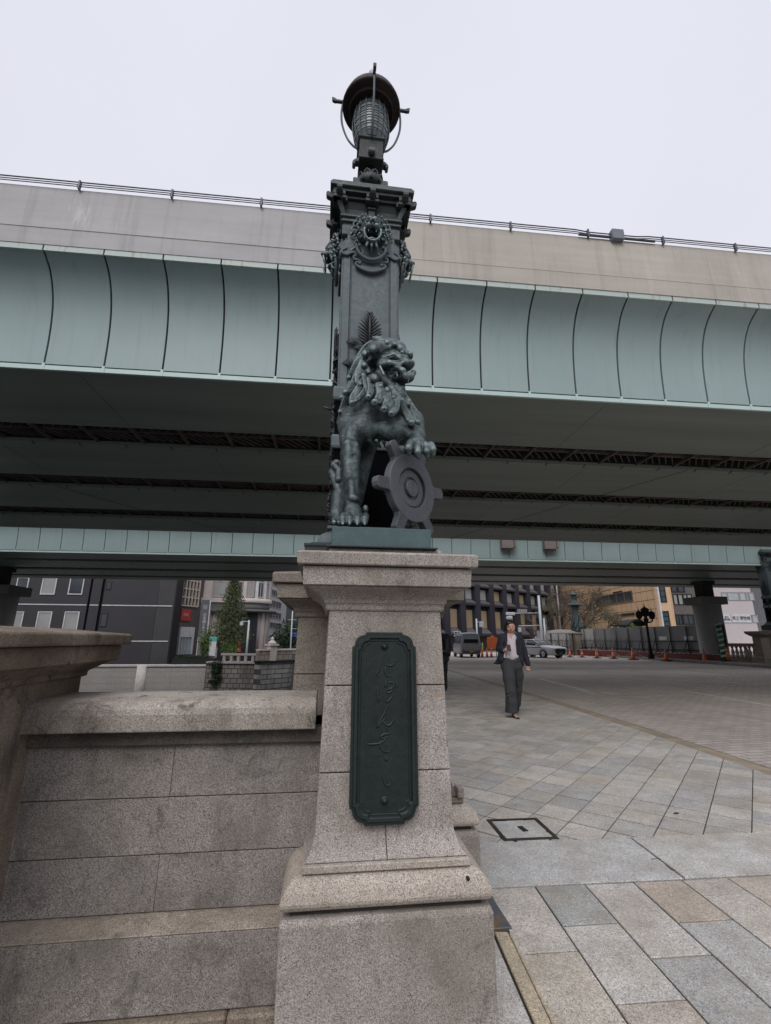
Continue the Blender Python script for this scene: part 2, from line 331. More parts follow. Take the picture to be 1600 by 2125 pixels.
# ------------------------------------------------------------------ sculpting: smooth distance field -> one continuous surface
class Sculpt:
    def __init__(s, lo, hi, h):
        s.lo = np.array(lo, float); s.h = h; n = np.ceil((np.array(hi)-s.lo)/h).astype(int)+1
        s.ax = [s.lo[i]+np.arange(n[i])*h for i in range(3)]
        s.f = np.full(tuple(n), 1.0, np.float32); s.n = n
    def _win(s, lo, hi, m):
        a = np.clip(np.floor((np.array(lo)-m-s.lo)/s.h).astype(int), 0, s.n-1)
        b = np.clip(np.ceil((np.array(hi)+m-s.lo)/s.h).astype(int)+1, 1, s.n)
        sl = tuple(slice(int(a[i]), int(max(b[i], a[i]+1))) for i in range(3))
        X = s.ax[0][sl[0]][:, None, None]; Y = s.ax[1][sl[1]][None, :, None]; Z = s.ax[2][sl[2]][None, None, :]
        return sl, X, Y, Z
    def _mix(s, sl, d, k, sub=False):
        a = s.f[sl]
        if sub:
            d = -d; h = np.clip(.5-.5*(d-a)/k, 0, 1); h = 1-h
            s.f[sl] = a*(1-h)+d*h+k*h*(1-h)
        else:
            h = np.clip(.5+.5*(a-d)/k, 0, 1); s.f[sl] = a*(1-h)+d*h-k*h*(1-h)
    def cap(s, a, b, ra, rb=None, k=.01, sub=False):
        a = np.array(a, float); b = np.array(b, float); rb = ra if rb is None else rb; rm = max(ra, rb)
        sl, X, Y, Z = s._win(np.minimum(a, b), np.maximum(a, b), rm+k+4*s.h)
        ba = b-a; L = max(ba@ba, 1e-9)
        t = np.clip(((X-a[0])*ba[0]+(Y-a[1])*ba[1]+(Z-a[2])*ba[2])/L, 0, 1)
        d = np.sqrt((X-a[0]-t*ba[0])**2+(Y-a[1]-t*ba[1])**2+(Z-a[2]-t*ba[2])**2)-(ra+(rb-ra)*t)
        s._mix(sl, d, k, sub); return s
    def ell(s, c, r, k=.01, M=None, sub=False):
        c = np.array(c, float); r = np.array(r, float); rm = r.max()
        sl, X, Y, Z = s._win(c, c, rm+k+4*s.h)
        p = [X-c[0], Y-c[1], Z-c[2]]
        if M is not None:
            Mi = np.array(M.to_3x3().transposed()); p = [Mi[i, 0]*p[0]+Mi[i, 1]*p[1]+Mi[i, 2]*p[2] for i in range(3)]
        k0 = np.sqrt(sum((p[i]/r[i])**2 for i in range(3))); k1 = np.sqrt(sum((p[i]/r[i]**2)**2 for i in range(3)))+1e-9
        s._mix(sl, k0*(k0-1)/k1, k, sub); return s
    def chain(s, pts, rs, k=.01, sub=False):
        for i in range(len(pts)-1): s.cap(pts[i], pts[i+1], rs[i], rs[i+1], k, sub)
        return s
    def mesh(s, name, mat_, parent=None):
        f = s.f.copy(); f[0] = f[-1] = 1; f[:, 0] = f[:, -1] = 1; f[:, :, 0] = f[:, :, -1] = 1
        ins = f < 0; n = s.n
        c = [ins[i:n[0]-1+i, j:n[1]-1+j, l:n[2]-1+l] for i in (0, 1) for j in (0, 1) for l in (0, 1)]
        cnt = sum(x.astype(np.int8) for x in c); act = (cnt > 0) & (cnt < 8)
        idx = np.argwhere(act); vid = np.full(act.shape, -1, np.int64); vid[act] = np.arange(len(idx))
        acc = np.zeros((len(idx), 3)); w = np.zeros(len(idx))
        cor = [(i, j, l) for i in (0, 1) for j in (0, 1) for l in (0, 1)]
        for a in range(8):
            for b in range(a+1, 8):
                if sum(abs(x-y) for x, y in zip(cor[a], cor[b])) != 1: continue
                fa = f[tuple((idx+cor[a]).T)]; fb = f[tuple((idx+cor[b]).T)]
                m = (fa < 0) != (fb < 0); t = np.where(m, fa/np.where(m, fa-fb, 1), 0)
                P = np.array(cor[a])[None]+t[:, None]*(np.array(cor[b])-np.array(cor[a]))[None]
                acc[m] += P[m]; w[m] += 1
        V = s.lo+(idx+acc/w[:, None])*s.h
        Q = []
        for ax in range(3):
            o = [x for x in range(3) if x != ax]
            A = ins; sl0 = [slice(None)]*3; sl1 = [slice(None)]*3
            sl0[ax] = slice(0, -1); sl1[ax] = slice(1, None)
            ch = A[tuple(sl0)] != A[tuple(sl1)]
            e = np.argwhere(ch); e = e[(e[:, o[0]] > 0) & (e[:, o[1]] > 0) & (e[:, o[0]] < n[o[0]]-1) & (e[:, o[1]] < n[o[1]]-1)]
            flip = A[tuple(e.T)]
            q = []
            for du, dv in ((-1, -1), (0, -1), (0, 0), (-1, 0)):
                g = e.copy(); g[:, o[0]] += du; g[:, o[1]] += dv; q.append(vid[tuple(g.T)])
            q = np.stack(q, 1)
            fl = flip if ax != 1 else ~flip
            q[~fl] = q[~fl][:, ::-1]; Q.append(q)
        Q = np.concatenate(Q)
        me = bpy.data.meshes.new(name); me.vertices.add(len(V)); me.vertices.foreach_set('co', V.astype(np.float32).ravel())
        me.loops.add(len(Q)*4); me.loops.foreach_set('vertex_index', Q.astype(np.int32).ravel())
        me.polygons.add(len(Q)); me.polygons.foreach_set('loop_start', np.arange(len(Q), dtype=np.int32)*4)
        me.polygons.foreach_set('use_smooth', np.ones(len(Q), bool)); me.update(calc_edges=True); me.validate()
        me.materials.append(mat_)
        ob = bpy.data.objects.new(name, me); COL.objects.link(ob); ob.parent = parent
        return ob
# ================================================================== SETTING
def clip_poly(poly, a, b, c):
    """keep the part of a 2D polygon where a*x+b*y+c >= 0"""
    out = []; n = len(poly)
    for i in range(n):
        p, q = poly[i], poly[(i+1) % n]; dp = a*p[0]+b*p[1]+c; dq = a*q[0]+b*q[1]+c
        if dp >= 0: out.append(p)
        if (dp >= 0) != (dq >= 0):
            t = dp/(dp-dq); out.append((p[0]+(q[0]-p[0])*t, p[1]+(q[1]-p[1])*t))
    return out
def inset(poly, g):
    """shrink a convex ccw polygon by g"""
    n = len(poly); out = poly
    for i in range(n):
        (x0, y0), (x1, y1) = poly[i], poly[(i+1) % n]
        L = math.hypot(x1-x0, y1-y0)
        if L < 1e-6: continue
        nx, ny = -(y1-y0)/L, (x1-x0)/L
        out = clip_poly(out, nx, ny, -(nx*x0+ny*y0)-g)
        if len(out) < 3: return []
    return out
def area(p): return .5*sum(p[i][0]*p[(i+1) % len(p)][1]-p[(i+1) % len(p)][0]*p[i][1] for i in range(len(p)))
class Slabs:
    def __init__(s): s.v = []; s.f = []; s.c = []
    def slab(s, poly, col, z=0.0, g=.003, ch=.004):
        if len(poly) < 3 or area(poly) < 0: return
        p = inset(poly, g)
        if len(p) < 3 or area(p) < .0006: return
        q = inset(p, ch); o = len(s.v)
        if len(q) != len(p):
            s.v += [(x, y, z) for x, y in p]; s.f.append(list(range(o, o+len(p)))); s.c += [col]*len(p)
        else:
            n = len(p); tx, ty, tz = random.gauss(0, .0035), random.gauss(0, .0035), random.uniform(-.001, .001)
            cx = sum(a for a, b in q)/n; cy = sum(b for a, b in q)/n
            s.v += [(x, y, z-.012) for x, y in p]+[(x, y, z+tz-.003) for x, y in p]+[(x, y, z+tz+(x-cx)*tx+(y-cy)*ty) for x, y in q]
            s.c += [tuple(k*.7 for k in col)]*n+[tuple(k*.85 for k in col)]*n+[col]*n
            for i in range(n):
                j = (i+1) % n
                s.f.append([o+i, o+j, o+n+j, o+n+i]); s.f.append([o+n+i, o+n+j, o+2*n+j, o+2*n+i])
            s.f.append([o+2*n+i for i in range(n)])
    def build(s, name, m):
        me = bpy.data.meshes.new(name); me.from_pydata(s.v, [], s.f); me.materials.append(m)
        ca = me.color_attributes.new('tone', 'FLOAT_COLOR', 'POINT')
        ca.data.foreach_set('color', [x for c in s.c for x in (*c, 1.0)])
        o = bpy.data.objects.new(name, me); COL.objects.link(o); return o

# ---- ground sheets and river
GND = plain('asphalt', (.10, .10, .10), .9, var=.15, scale=1.5, bump=.2)
g = MB(); BIG = 700
g.box(-BIG, -1.0, -BIG, 2.75, -6, -.03); g.box(-1.0, 27.5, -BIG, 47, -6, -.03); g.box(27.5, BIG, -BIG, 3.5, -6, -.03)
g.box(-4, BIG, 47, BIG, -6, -.035); g.box(-BIG, -4.0, 47.4, BIG, -6, -1.15)
tag(g.build('ground', GND), kind='structure')
WAT = plain('river_water', (.03, .045, .04), .12, var=.2, scale=.3, bump=.3)
w = MB(); w.add([(-BIG, -100, -4.4), (BIG, -100, -4.4), (BIG, 60, -4.4), (-BIG, 60, -4.4)], [(0, 1, 2, 3)])
tag(w.build('river', WAT), kind='structure')

# ---- the sidewalk: big slabs beside the pier, a threshold band, then diagonal setts
GUT = [(4.1, -3), (4.40, 1), (4.77, 4.93), (5.02, 7.24), (5.18, 9.87), (5.32, 12.4), (5.75, 21.5), (6.9, 47)]
def gut_x(y):
    for (xa, ya), (xb, yb) in zip(GUT, GUT[1:]):
        if ya <= y <= yb: return xa+(xb-xa)*(y-ya)/(yb-ya)
    return GUT[-1][0]
rs = random.Random(11)
PAL = [(.84, .87, .90), (.78, .81, .84), (.9, .91, .91), (1.0, .98, .95), (1.02, .98, .94), (1.0, .95, .89), (.88, .90, .91), (.95, .95, .93)]
def tone(warm=.15):
    c = rs.choice(PAL) if rs.random() > warm else rs.choice([(.98, .88, .78), (1.0, .9, .8)])
    k = rs.uniform(.88, 1.08); return tuple(x*k for x in c)
def mute(c): mg = sum(c)/3; return tuple((x*.72+mg*.28)*.93 for x in c)
sl = Slabs(); LEAN = .09
def colx(x0, y): return x0+(y-3.0)*LEAN
PEB = [(1.26, 3.0), (1.565, 3.0), (1.87, 3.0), (2.17, 3.0), (2.47, 3.0)]
xs = [.985, 1.265, 1.565, 1.865, 2.17, 2.465, 2.77, 3.07, 3.38, 3.69, 4.0, 4.3]
cuts = {0: [2.45, 1.55], 1: [2.63, 2.12, 1.5], 2: [2.355, 1.6], 3: [2.59, 1.95, 1.3], 4: [2.81, 2.2, 1.5], 5: [2.5, 1.9], 6: [2.7, 2.1], 7: [2.4, 1.8], 8: [2.62], 9: [2.3], 10: [2.6]}
fix = {(1, 0): (.70, .76, .78), (0, 0): (1.0, .96, .92), (2, 0): (1.0, .98, .97), (3, 0): (.90, .78, .67), (4, 0): (.92, .84, .80), (3, 1): (.84, .87, .9), (2, 1): (.76, .80, .84),
       (1, 1): (1.0, .99, .97), (0, 1): (1.0, .93, .82), (1, 2): (.98, .86, .78), (4, 1): (1.02, .98, .93)}
for i in range(len(xs)-1):
    ys = [3.02-.03*(xs[i]-1)]+cuts[i]+[.9, .2, -.6, -1.5]
    for k in range(len(ys)-1):
        ya, yb = ys[k+1], ys[k]
        if ya > yb: continue
        dy = -.03*(xs[i+1]-xs[i])
        p = [(colx(xs[i], ya), ya), (colx(xs[i+1], ya), ya+dy), (colx(xs[i+1], yb), yb+dy), (colx(xs[i], yb), yb)]
        sl.slab(p, mute(fix.get((i, k)) or tone(.12)), g=.0045)
# threshold band
bx = [.99, 2.2, 3.45, 4.7]
for i in range(3):
    xa, xb = bx[i], bx[i+1]
    ya = lambda x: 3.03-.03*(x-1); yb = lambda x: 3.63-.03*(x-1)
    sl.slab([(xa, ya(xa)), (xb, ya(xb)), (xb+.06, yb(xb)), (xa+.06, yb(xa))], [(.88, .91, .95), (.93, .95, .97), (.9, .9, .9)][i], g=.004)
# diagonal setts (about 0.29 m), square to each other and 45 degrees to the bridge
u = Vector((math.cos(R_(45)), math.sin(R_(45)))); v_ = Vector((-u.y, u.x)); S1, S2 = .305, .284
O = Vector((1.75, 3.71))
MHX = (1.33, 1.73, 3.63, 4.02)
for a in range(-14, 62):
    for b in range(-24, 50):
        off = (.5*S1 if False else 0)
        p0 = O+u*(a*S1+off)+v_*(b*S2)
        c = p0+u*S1/2+v_*S2/2
        if c.y < 3.3 or c.y > 26 or c.x < .2 or c.x > gut_x(min(c.y, 46))+.3: continue
        poly = [tuple(q) for q in (p0+u*.006, p0+u*(S1-.006), p0+u*(S1-.006)+v_*S2, p0+u*.006+v_*S2)]
        poly = clip_poly(poly, .03, 1, -(3.63+.03))
        x1, x2 = gut_x(c.y-.3), gut_x(c.y+.3); dx, dy = x2-x1, .6
        poly = clip_poly(poly, -dy, dx, -(-dy*x1+dx*(c.y-.3))) if len(poly) > 2 else []
        if len(poly) < 3: continue
        if area(poly) < 0: poly = poly[::-1]
        if MHX[0]-.05 < c.x < MHX[1]+.05 and MHX[2] < c.y < MHX[3]+.05:
            pass
        tn = tone(.05); mg = sum(tn)/3; sl.slab(poly, tuple((x*.55+mg*.45)*.88 for x in tn), g=.0036, ch=.004)
side = sl.build('sidewalk', GPV); tag(side, kind='structure')
b = MB(); b.add([(.3, -2, -.010), (6.9, -2, -.010), (8.9, 47, -.010), (.3, 47, -.010)], [(0, 1, 2, 3)])
b.box(.66, .985, -2, 1.2, -.02, -.004)
tag(b.build('paving_bed', MORTAR), kind='structure')
# strip of plain slab and tan kerb hugging the pier
sl2 = Slabs()
sl2.slab([(.56, 1.0), (.735, 1.0), (.87, 2.62), (.66, 2.62)], (.92, .92, .93)); sl2.slab([(.40, -1), (.55, -1), (.735, 1.0), (.56, 1.0)], (.95, .95, .95))
sl2.slab([(.735, 1.0), (.795, 1.0), (.945, 2.61), (.875, 2.62)], (.90, .80, .62), z=.006)
sl2.slab([(.795, 1.0), (.83, 1.0), (.975, 2.61), (.945, 2.61)], (.90, .80, .64))
sl2.slab([(.66, 2.62), (.86, 2.62), (.86, 3.3), (.66, 3.3)], (.9, .86, .8))
tag(sl2.build('edge_paving', GPV), kind='structure')

# ---- gutter and carriageway
GUTM = plain('gutter_stone', (.28, .23, .17), .9, var=.22, scale=2.5, bump=.3)
gs = MB()
for k in range(len(GUT)-1):
    (xa, ya), (xb, yb) = GUT[k], GUT[k+1]
    gs.add([(xa, ya, -.004), (xa+.23, ya, -.004), (xb+.23, yb, -.004), (xb, yb, -.004)], [(0, 1, 2, 3)])
tag(gs.build('gutter', GUTM), kind='structure')
def road_mat():
    m, n, b, tc = _new('road_setts')
    br = n.nodes.new('ShaderNodeTexBrick'); mp = n.nodes.new('ShaderNodeMapping'); mp.inputs['Rotation'].default_value = (0, 0, R_(-4))
    n.links.new(tc.outputs['Object'], mp.inputs['Vector']); n.links.new(mp.outputs[0], br.inputs['Vector'])
    br.inputs['Scale'].default_value = 1.0; br.inputs['Brick Width'].default_value = .30; br.inputs['Row Height'].default_value = .13
    br.inputs['Mortar Size'].default_value = .008; br.inputs['Color1'].default_value = (.46, .41, .37, 1); br.inputs['Color2'].default_value = (.37, .33, .30, 1)
    br.inputs['Mortar'].default_value = (.17, .145, .125, 1)
    f = _noise(n, tc.outputs['Object'], .35, 6, .65); f3 = _noise(n, tc.outputs['Object'], 28, 3)
    c = _mixc(n, 1.0, br.outputs['Color'], _ramp(n, f, [(.3, .8), (.7, 1.15)]), 'MULTIPLY')
    st = _noise(n, tc.outputs['Object'], 1.6, 5, .6, .6, stretch=(1, .12, 1))      # tyre-worn lanes
    c = _mixc(n, _ramp(n, st, [(.5, 0.0), (.75, .5)]), c, (.25, .23, .21))
    c = _mixc(n, 1.0, c, _ramp(n, f3, [(.3, .82), (.7, 1.15)]), 'MULTIPLY')
    n.links.new(c, b.inputs['Base Color']); b.inputs['Roughness'].default_value = .78
    _bump(n, b, br.outputs['Fac'], -.5, .004)
    return m
rd = MB(); P = GUT
for k in range(len(P)-1):
    (xa, ya), (xb, yb) = P[k], P[k+1]
    rd.add([(xa+.23, ya, 0.0), (22+.07*ya, ya, 0.0), (22+.07*yb, yb, 0.0), (xb+.23, yb, 0.0)], [(0, 1, 2, 3)])
rd.add([(-4, 47, 0), (60, 47, 0), (60, 56, 0), (-4, 56, 0)], [(0, 1, 2, 3)])
tag(rd.build('road', road_mat()), kind='structure')
WHT = plain('road_paint', (.55, .54, .52), .8, var=.25, scale=6)
mk = MB()
def line(p, q, w, z=.004):
    a, b2 = Vector(p), Vector(q); t = (b2-a).normalized(); nn = Vector((-t.y, t.x))*w/2
    mk.add([(*(a-nn), z), (*(a+nn), z), (*(b2+nn), z), (*(b2-nn), z)], [(0, 3, 2, 1)])
line((9.2, 5), (10.25, 12.8), .10); line((16.0, 12), (17.5, 27), .13); line((13.86, 14.7), (14.02, 15.9), .12)
line((7.68, 14.9), (7.99, 17.3), .15); line((7.46, 12.9), (7.62, 14.75), .15); line((7.83, 12.2), (7.65, 12.75), .12); line((7.2, 12.3), (7.33, 13.4), .10)
line((12.5, 27), (13.5, 36), .15); line((17.9, 30), (18.6, 36), .15); line((19.4, 24), (20.6, 34), .12)
for i in range(7): line((9+i*1.5, 48.3), (9.1+i*1.5, 51.5), .45)
tag(mk.build('road_markings', WHT, fixn=False), kind='structure')
# far sidewalk with kerb
fs = MB(); fs.add([(21.8, 5, 0), (21.8, 5, .15), (27.4, 5, .15), (25.3, 47, 0), (25.3, 47, .15), (27.5, 47, .15)], [(0, 3, 4, 1), (1, 4, 5, 2)])
tag(fs.build('far_pavement', plain('far_paving', (.20, .19, .18), .85, var=.15, scale=2)), kind='structure')

def gnd(px, py): d = at(px, py, 5.0)-Vector((0, 0, EYE)); return Vector((0, 0, EYE))+d*(-EYE/d.z)
ck = MB()
for pts in ([(1352, 1783), (1366, 1781), (1372, 1784)], [(1382, 1790), (1398, 1788), (1420, 1794), (1432, 1803), (1418, 1808), (1392, 1804), (1382, 1795)]):
    ck.tube([gnd(*p)+Vector((0, 0, -.0006)) for p in pts], .0018, 5)
tag(ck.build('paving_crack', MORTAR), kind='structure')
# ---- manhole, plate
mh = empty('manhole_cover', (1.53, 3.825, 0), R_(-1.5), 'square granite-filled manhole cover in a black steel frame behind the threshold band', 'manhole cover')
m = MB(); X, Y = .205, .2
m.box(-X, X, -Y, -Y+.03, -.03, .006); m.box(-X, X, Y-.03, Y, -.03, .006); m.box(-X, -X+.03, -Y+.03, Y-.03, -.03, .006); m.box(X-.03, X, -Y+.03, Y-.03, -.03, .006)
m.build('frame', DARKM, mh, .002)
m = Slabs(); m.slab([(-X+.036, -Y+.036), (X-.036, -Y+.036), (X-.036, Y-.036), (-X+.036, Y-.036)], (.82, .86, .87), z=.003); o = m.build('lid', GPV); o.parent = mh
m = MB(); m.box(-.012, .03, -.055, .04, .0025, .0065, Tm((0, 0, 0), .12)); m.build('keyhole', BLACK, mh)
pl = MB(); pl.box(.868, .975, 2.635, 3.3, -.01, .008)
PLM = _new('plate_steel'); _m, _n, _b, _tc = PLM
_b.inputs['Roughness'].default_value = .5; _b.inputs['Metallic'].default_value = .3
_n.links.new(_mixc(_n, _ramp(_n, _noise(_n, _tc.outputs['Object'], 7, 5, .7), [(.5, 0.0), (.62, .8)]), (.11, .125, .14), (.26, .16, .06)), _b.inputs['Base Color'])
tag(pl.build('drain_plate', _m, None, .002), 'rust-streaked blue-grey steel plate lying against the pier foot', 'steel plate')
lf = MB()
for (x, y, a, s_) in [(1.18, 3.42, .8, .022), (2.0, 3.40, .3, .01)]:
    lf.box(-s_, s_, -s_*.4, s_*.4, 0, .008, Tm((x, y, .001), a))
lf2 = MB(); lf2.add([(-.03, 0, .003), (0, .012, .012), (.035, .002, .006), (0, -.012, .010)], [(0, 3, 2, 1)]); lf2.add([(-.03, 0, .001), (0, -.012, .006), (.035, .002, .004), (0, .012, .006)], [(0, 3, 2, 1)])
lo = lf2.build('leaf', plain('dead_leaf', (.09, .075, .05), .8)); lo.location = (2.93, 3.98, 0); tag(lo, 'small dry leaf curled on the diagonal paving', 'leaf')

# ================================================================== ELEVATED EXPRESSWAYS
def cove(z0=5.4):
    p = [(0.0, z0+.09), (-.012, z0+.45), (-.045, z0+.80), (-.11, z0+1.12), (-.21, z0+1.37), (-.35, z0+1.57), (-.545, z0+1.71)]
    return [tuple(q) for q in smooth_pts(p, 3)]
def deck(loc, slope, joints, xs_, girders, label, parapet_split=None, back=None):
    root = empty('elevated_expressway', loc, math.atan(slope), label, 'expressway')
    x0, x1 = xs_; z0 = 5.4
    cv = cove()
    xs2 = [x0]+[j for j in joints if x0 < j < x1]+[x1]
    for a, b2 in zip(xs2, xs2[1:]):
        m = MB(); n = len(cv); g_ = .011
        vs = [(a+g_, y, z) for y, z in cv]+[(b2-g_, y, z) for y, z in cv]+[(a+g_, y+.03, z+.0) for y, z in cv]+[(b2-g_, y+.03, z+.0) for y, z in cv]
        fs_ = []
        e_ = .004
        vs2 = [(a+g_+e_, y-.002, z) for y, z in cv]+[(b2-g_-e_, y-.002, z) for y, z in cv]
        m.add(vs2, [(i, n+i, n+i+1, i+1) for i in range(n-1)], True)
        for i in range(n-1):
            fs_ += [(2*n+i, 2*n+i+1, 3*n+i+1, 3*n+i), (i, i+1, 2*n+i+1, 2*n+i), (n+i, 3*n+i, 3*n+i+1, n+i+1)]
        m.add(vs, fs_, False); m.build('cladding_panel', GREEN, root)
    # top lip of short capping panels, bottom trim
    m = MB()
    for a, b2 in zip(xs2, xs2[1:]):
        m.prism([(-.575, z0+1.70), (-.545, z0+1.70), (-.545, z0+1.84), (-.575, z0+1.86)], 'x', a+.012, b2-.012)
    m.build('capping_trim', LIPM, root)
    m = MB()
    m.box(x0, x1, -.012, .03, z0-.012, z0+.062)
    for j in xs2[1:-1]: m.box(j-.02, j+.02, -.018, .0, z0-.016, z0+.10)
    m.build('bottom_trim', TRIMM, root)
    m = MB(); m.mi = 0                      # dark backing behind the joints
    bk = [(y+.05, z) for y, z in cv]
    n = len(bk); m.add([(x0, y, z) for y, z in bk]+[(x1, y, z) for y, z in bk], [(i, n+i, n+i+1, i+1) for i in range(n-1)])
    m.build('backing', DARKM, root)
    # parapet
    pz0, pz1 = z0+1.80, z0+2.93
    prof = [(-.50, pz0), (-.585, pz0), (-.592, pz0+.30), (-.575, pz0+.315), (-.56, pz1), (-.33, pz1), (-.30, pz0)]
    spl = parapet_split if parapet_split is not None else x1
    m = MB(); m.prism(prof, 'x', x0, spl-.006); m.build('parapet', CONC1, root)
    if spl < x1:
        m = MB(); m.prism([(y-.004, z) for y, z in prof], 'x', spl+.006, x1); m.build('parapet', CONC2, root)
    m = MB(); m.prism([(-.588, pz0+.295), (-.600, pz0+.30), (-.600, pz0+.312), (-.575, pz0+.322)], 'x', x0, x1); m.build('drip_ridge', CONC2, root)
    # deck slab and girders
    ye = girders[-1][1]
    m = MB(); m.box(x0, x1, -.5, ye+.5, z0+1.86, z0+2.1); m.build('deck_slab', BLACK, root)  # black colour paints the shade at the top of the gaps
    for (ya, yb) in girders:
        y_ = ya+.035 if ya == 0 else ya
        m = MB(); m.box(x0, x1, y_, yb, z0+.0, z0+.10); g_ = m.build('girder', GREENB, root, .008)
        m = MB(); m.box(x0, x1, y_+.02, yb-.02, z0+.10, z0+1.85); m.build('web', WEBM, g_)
        for k in range(int((x1-x0)/4.4)):          # faint welded plate seams
            m = MB(); xx = x0+k*4.4+1.3*(ya % 2); m.box(xx, xx+.008, y_+.05, yb-.05, z0-.003, z0+.001); m.build('weld', WELD, g_)
    # cross bracing and cable grating in the gaps
    for (a, b2) in zip(girders, girders[1:]):
        m = MB(); ya, yb = a[1], b2[0]; ym = (ya+yb)/2
        m.box(x0, x1, ym-.03, ym+.03, z0+.12, z0+.18)
        k = x0
        while k < x1:
            m.box(k, k+.05, ya, yb, z0+.06, z0+.12)
            for q in range(5):
                m.cbox((k+.12+q*.17, (ya+ym)/2, z0+.14), (.020, (ym-ya)*1.25, .03), Tm((0, 0, 0)) @ Matrix.Translation((k+.12+q*.17, (ya+ym)/2, 0)) @ Matrix.Rotation(R_(38), 4, 'Z') @ Matrix.Translation((-(k+.12+q*.17), -(ya+ym)/2, 0)))
                m.cbox((k+.12+q*.17, (yb+ym)/2, z0+.14), (.020, (ym-ya)*1.25, .03), Matrix.Translation((k+.12+q*.17, (yb+ym)/2, 0)) @ Matrix.Rotation(R_(-38), 4, 'Z') @ Matrix.Translation((-(k+.12+q*.17), -(yb+ym)/2, 0)))
            k += .95
        m.build('bracing', BRACE, root)
        k = max(x0, -14)                     # little brackets hanging beside each gap
        while k < min(x1, 16) and loc[1] < 10:
            m = MB(); m.box(k, k+.02, yb-.01, yb+.10, z0-.012, z0+.03); m.build('bracket', BRACE, root); k += .95
    # rear parapet so the far side is whole
    m = MB(); m.prism([(ye+.3, z0+1.86), (ye+.6, z0+1.86), (ye+.6, pz1), (ye+.35, pz1)], 'x', x0, x1); m.build('parapet', CONC3, root)
    return root, pz1
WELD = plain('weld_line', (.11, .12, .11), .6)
WEBM = plain('web_gap_shade', (.022, .022, .020), .8, var=.3)  # webs coloured dark to paint in the shade between the girders
LIPM = _new('lip_paint'); _m, _n, _b, _tc = LIPM
_rs = _noise(_n, _tc.outputs['Object'], 3.2, 5, .7, stretch=(3, 1, .3))
_n.links.new(_mixc(_n, _ramp(_n, _rs, [(.57, 0.0), (.66, .7)]), (.44, .52, .49), (.33, .21, .10)), _b.inputs['Base Color']); _b.inputs['Roughness'].default_value = .55
LIPM = _m
TRIMM = plain('trim_paint', (.46, .60, .57), .45, var=.04)
BRACE = plain('bracing_steel', (.095, .080, .075), .8, var=.3, scale=2)
J1 = [-.06-.884*k for k in range(15, 0, -1)]+[-.06, .81]+[.81+.853+.846*k for k in range(0, 4)]+[.81+.853+.846*3+.825*k for k in range(1, 12)]
d1, pz = deck((0, 6.835, 0), -.026, J1, (-26, 34), [(0, 2.05), (2.98, 5.14), (6.08, 8.38), (9.42, 11.45)],
              'nearer elevated expressway with curved pale green side panels and a bare concrete parapet', parapet_split=.35)
# pipes along the parapet top
RAILM = plain('pipe_steel', (.10, .10, .125), .5, metal=.3)
for zz, rr in ((.05, .008), (.09, .008), (.135, .011)):
    m = MB(); m.tube([(-26, -.60, pz+zz-.02), (4.2, -.60, pz+zz-.02), (4.45, -.60, pz+zz-.05), (5.35, -.60, pz+zz-.05), (5.6, -.60, pz+zz-.02), (34, -.60, pz+zz-.02)], rr, 6)
    m.build('handrail', RAILM, d1)
k = -25.6
while k < 33:
    m = MB(); m.box(k-.016, k+.016, -.625, -.57, pz-.03, pz+.14); m.box(k-.028, k+.028, -.622, -.585, pz+.02, pz+.045); m.build('rail_bracket', RAILM, d1, .006); k += 1.43
m = MB(); m.box(4.86, 5.08, -.66, -.54, pz-.05, pz+.16); m.box(4.91, 5.03, -.64, -.56, pz+.16, pz+.172); m.build('junction_box', plain('box_grey', (.16, .18, .21), .5), d1, .01)
m = MB(); m.box(4.25, 4.85, -.61, -.585, pz+.0, pz+.035); m.box(5.1, 5.7, -.61, -.585, pz, pz+.035); m.build('cable', DARKM, d1)
# skew expansion joint under the girders
for (xa, ya, xb, yb) in ((8.6, 2.98, 7.6, 5.14), (7.15, 6.08, 6.1, 8.38), (5.6, 9.42, 4.7, 11.45), (-7.6, 6.08, -6.2, 8.38), (-5.3, 9.42, -4.0, 11.4)):
    a = Vector((xa, ya)); b2 = Vector((xb, yb)); t = (b2-a).normalized(); nn = Vector((-t.y, t.x))*.018
    m = MB(); m.add([(*(a-nn), 5.396), (*(a+nn), 5.396), (*(b2+nn), 5.396), (*(b2-nn), 5.396)], [(0, 1, 2, 3)])
    m.build('expansion_joint', BLACK, d1, fixn=False)
J2 = [1.02*k+.35 for k in range(-36, 46)]
d2, pz2 = deck((0, 23.45, 0), -.045, J2, (-38, 46), [(0, 2.0), (2.7, 5.2), (6.1, 8.5), (9.3, 10.7)],
               'farther elevated expressway seen below the nearer one, its pale green side panels brightly lit', parapet_split=None)
BOXM = plain('box_brown', (.20, .17, .155), .7, var=.1)
for x in (9.05, 11.35):
    m = MB(); m.box(x, x+.62, -.42, .02, 5.98, 6.75); m.box(x+.66, x+.76, -.40, -.1, 6.05, 6.7); m.tube([(x+.02, -.3, 5.99), (x+.6, -.3, 5.99)], .05, 8); m.build('lamp_housing', BOXM, d2, .05, 2)
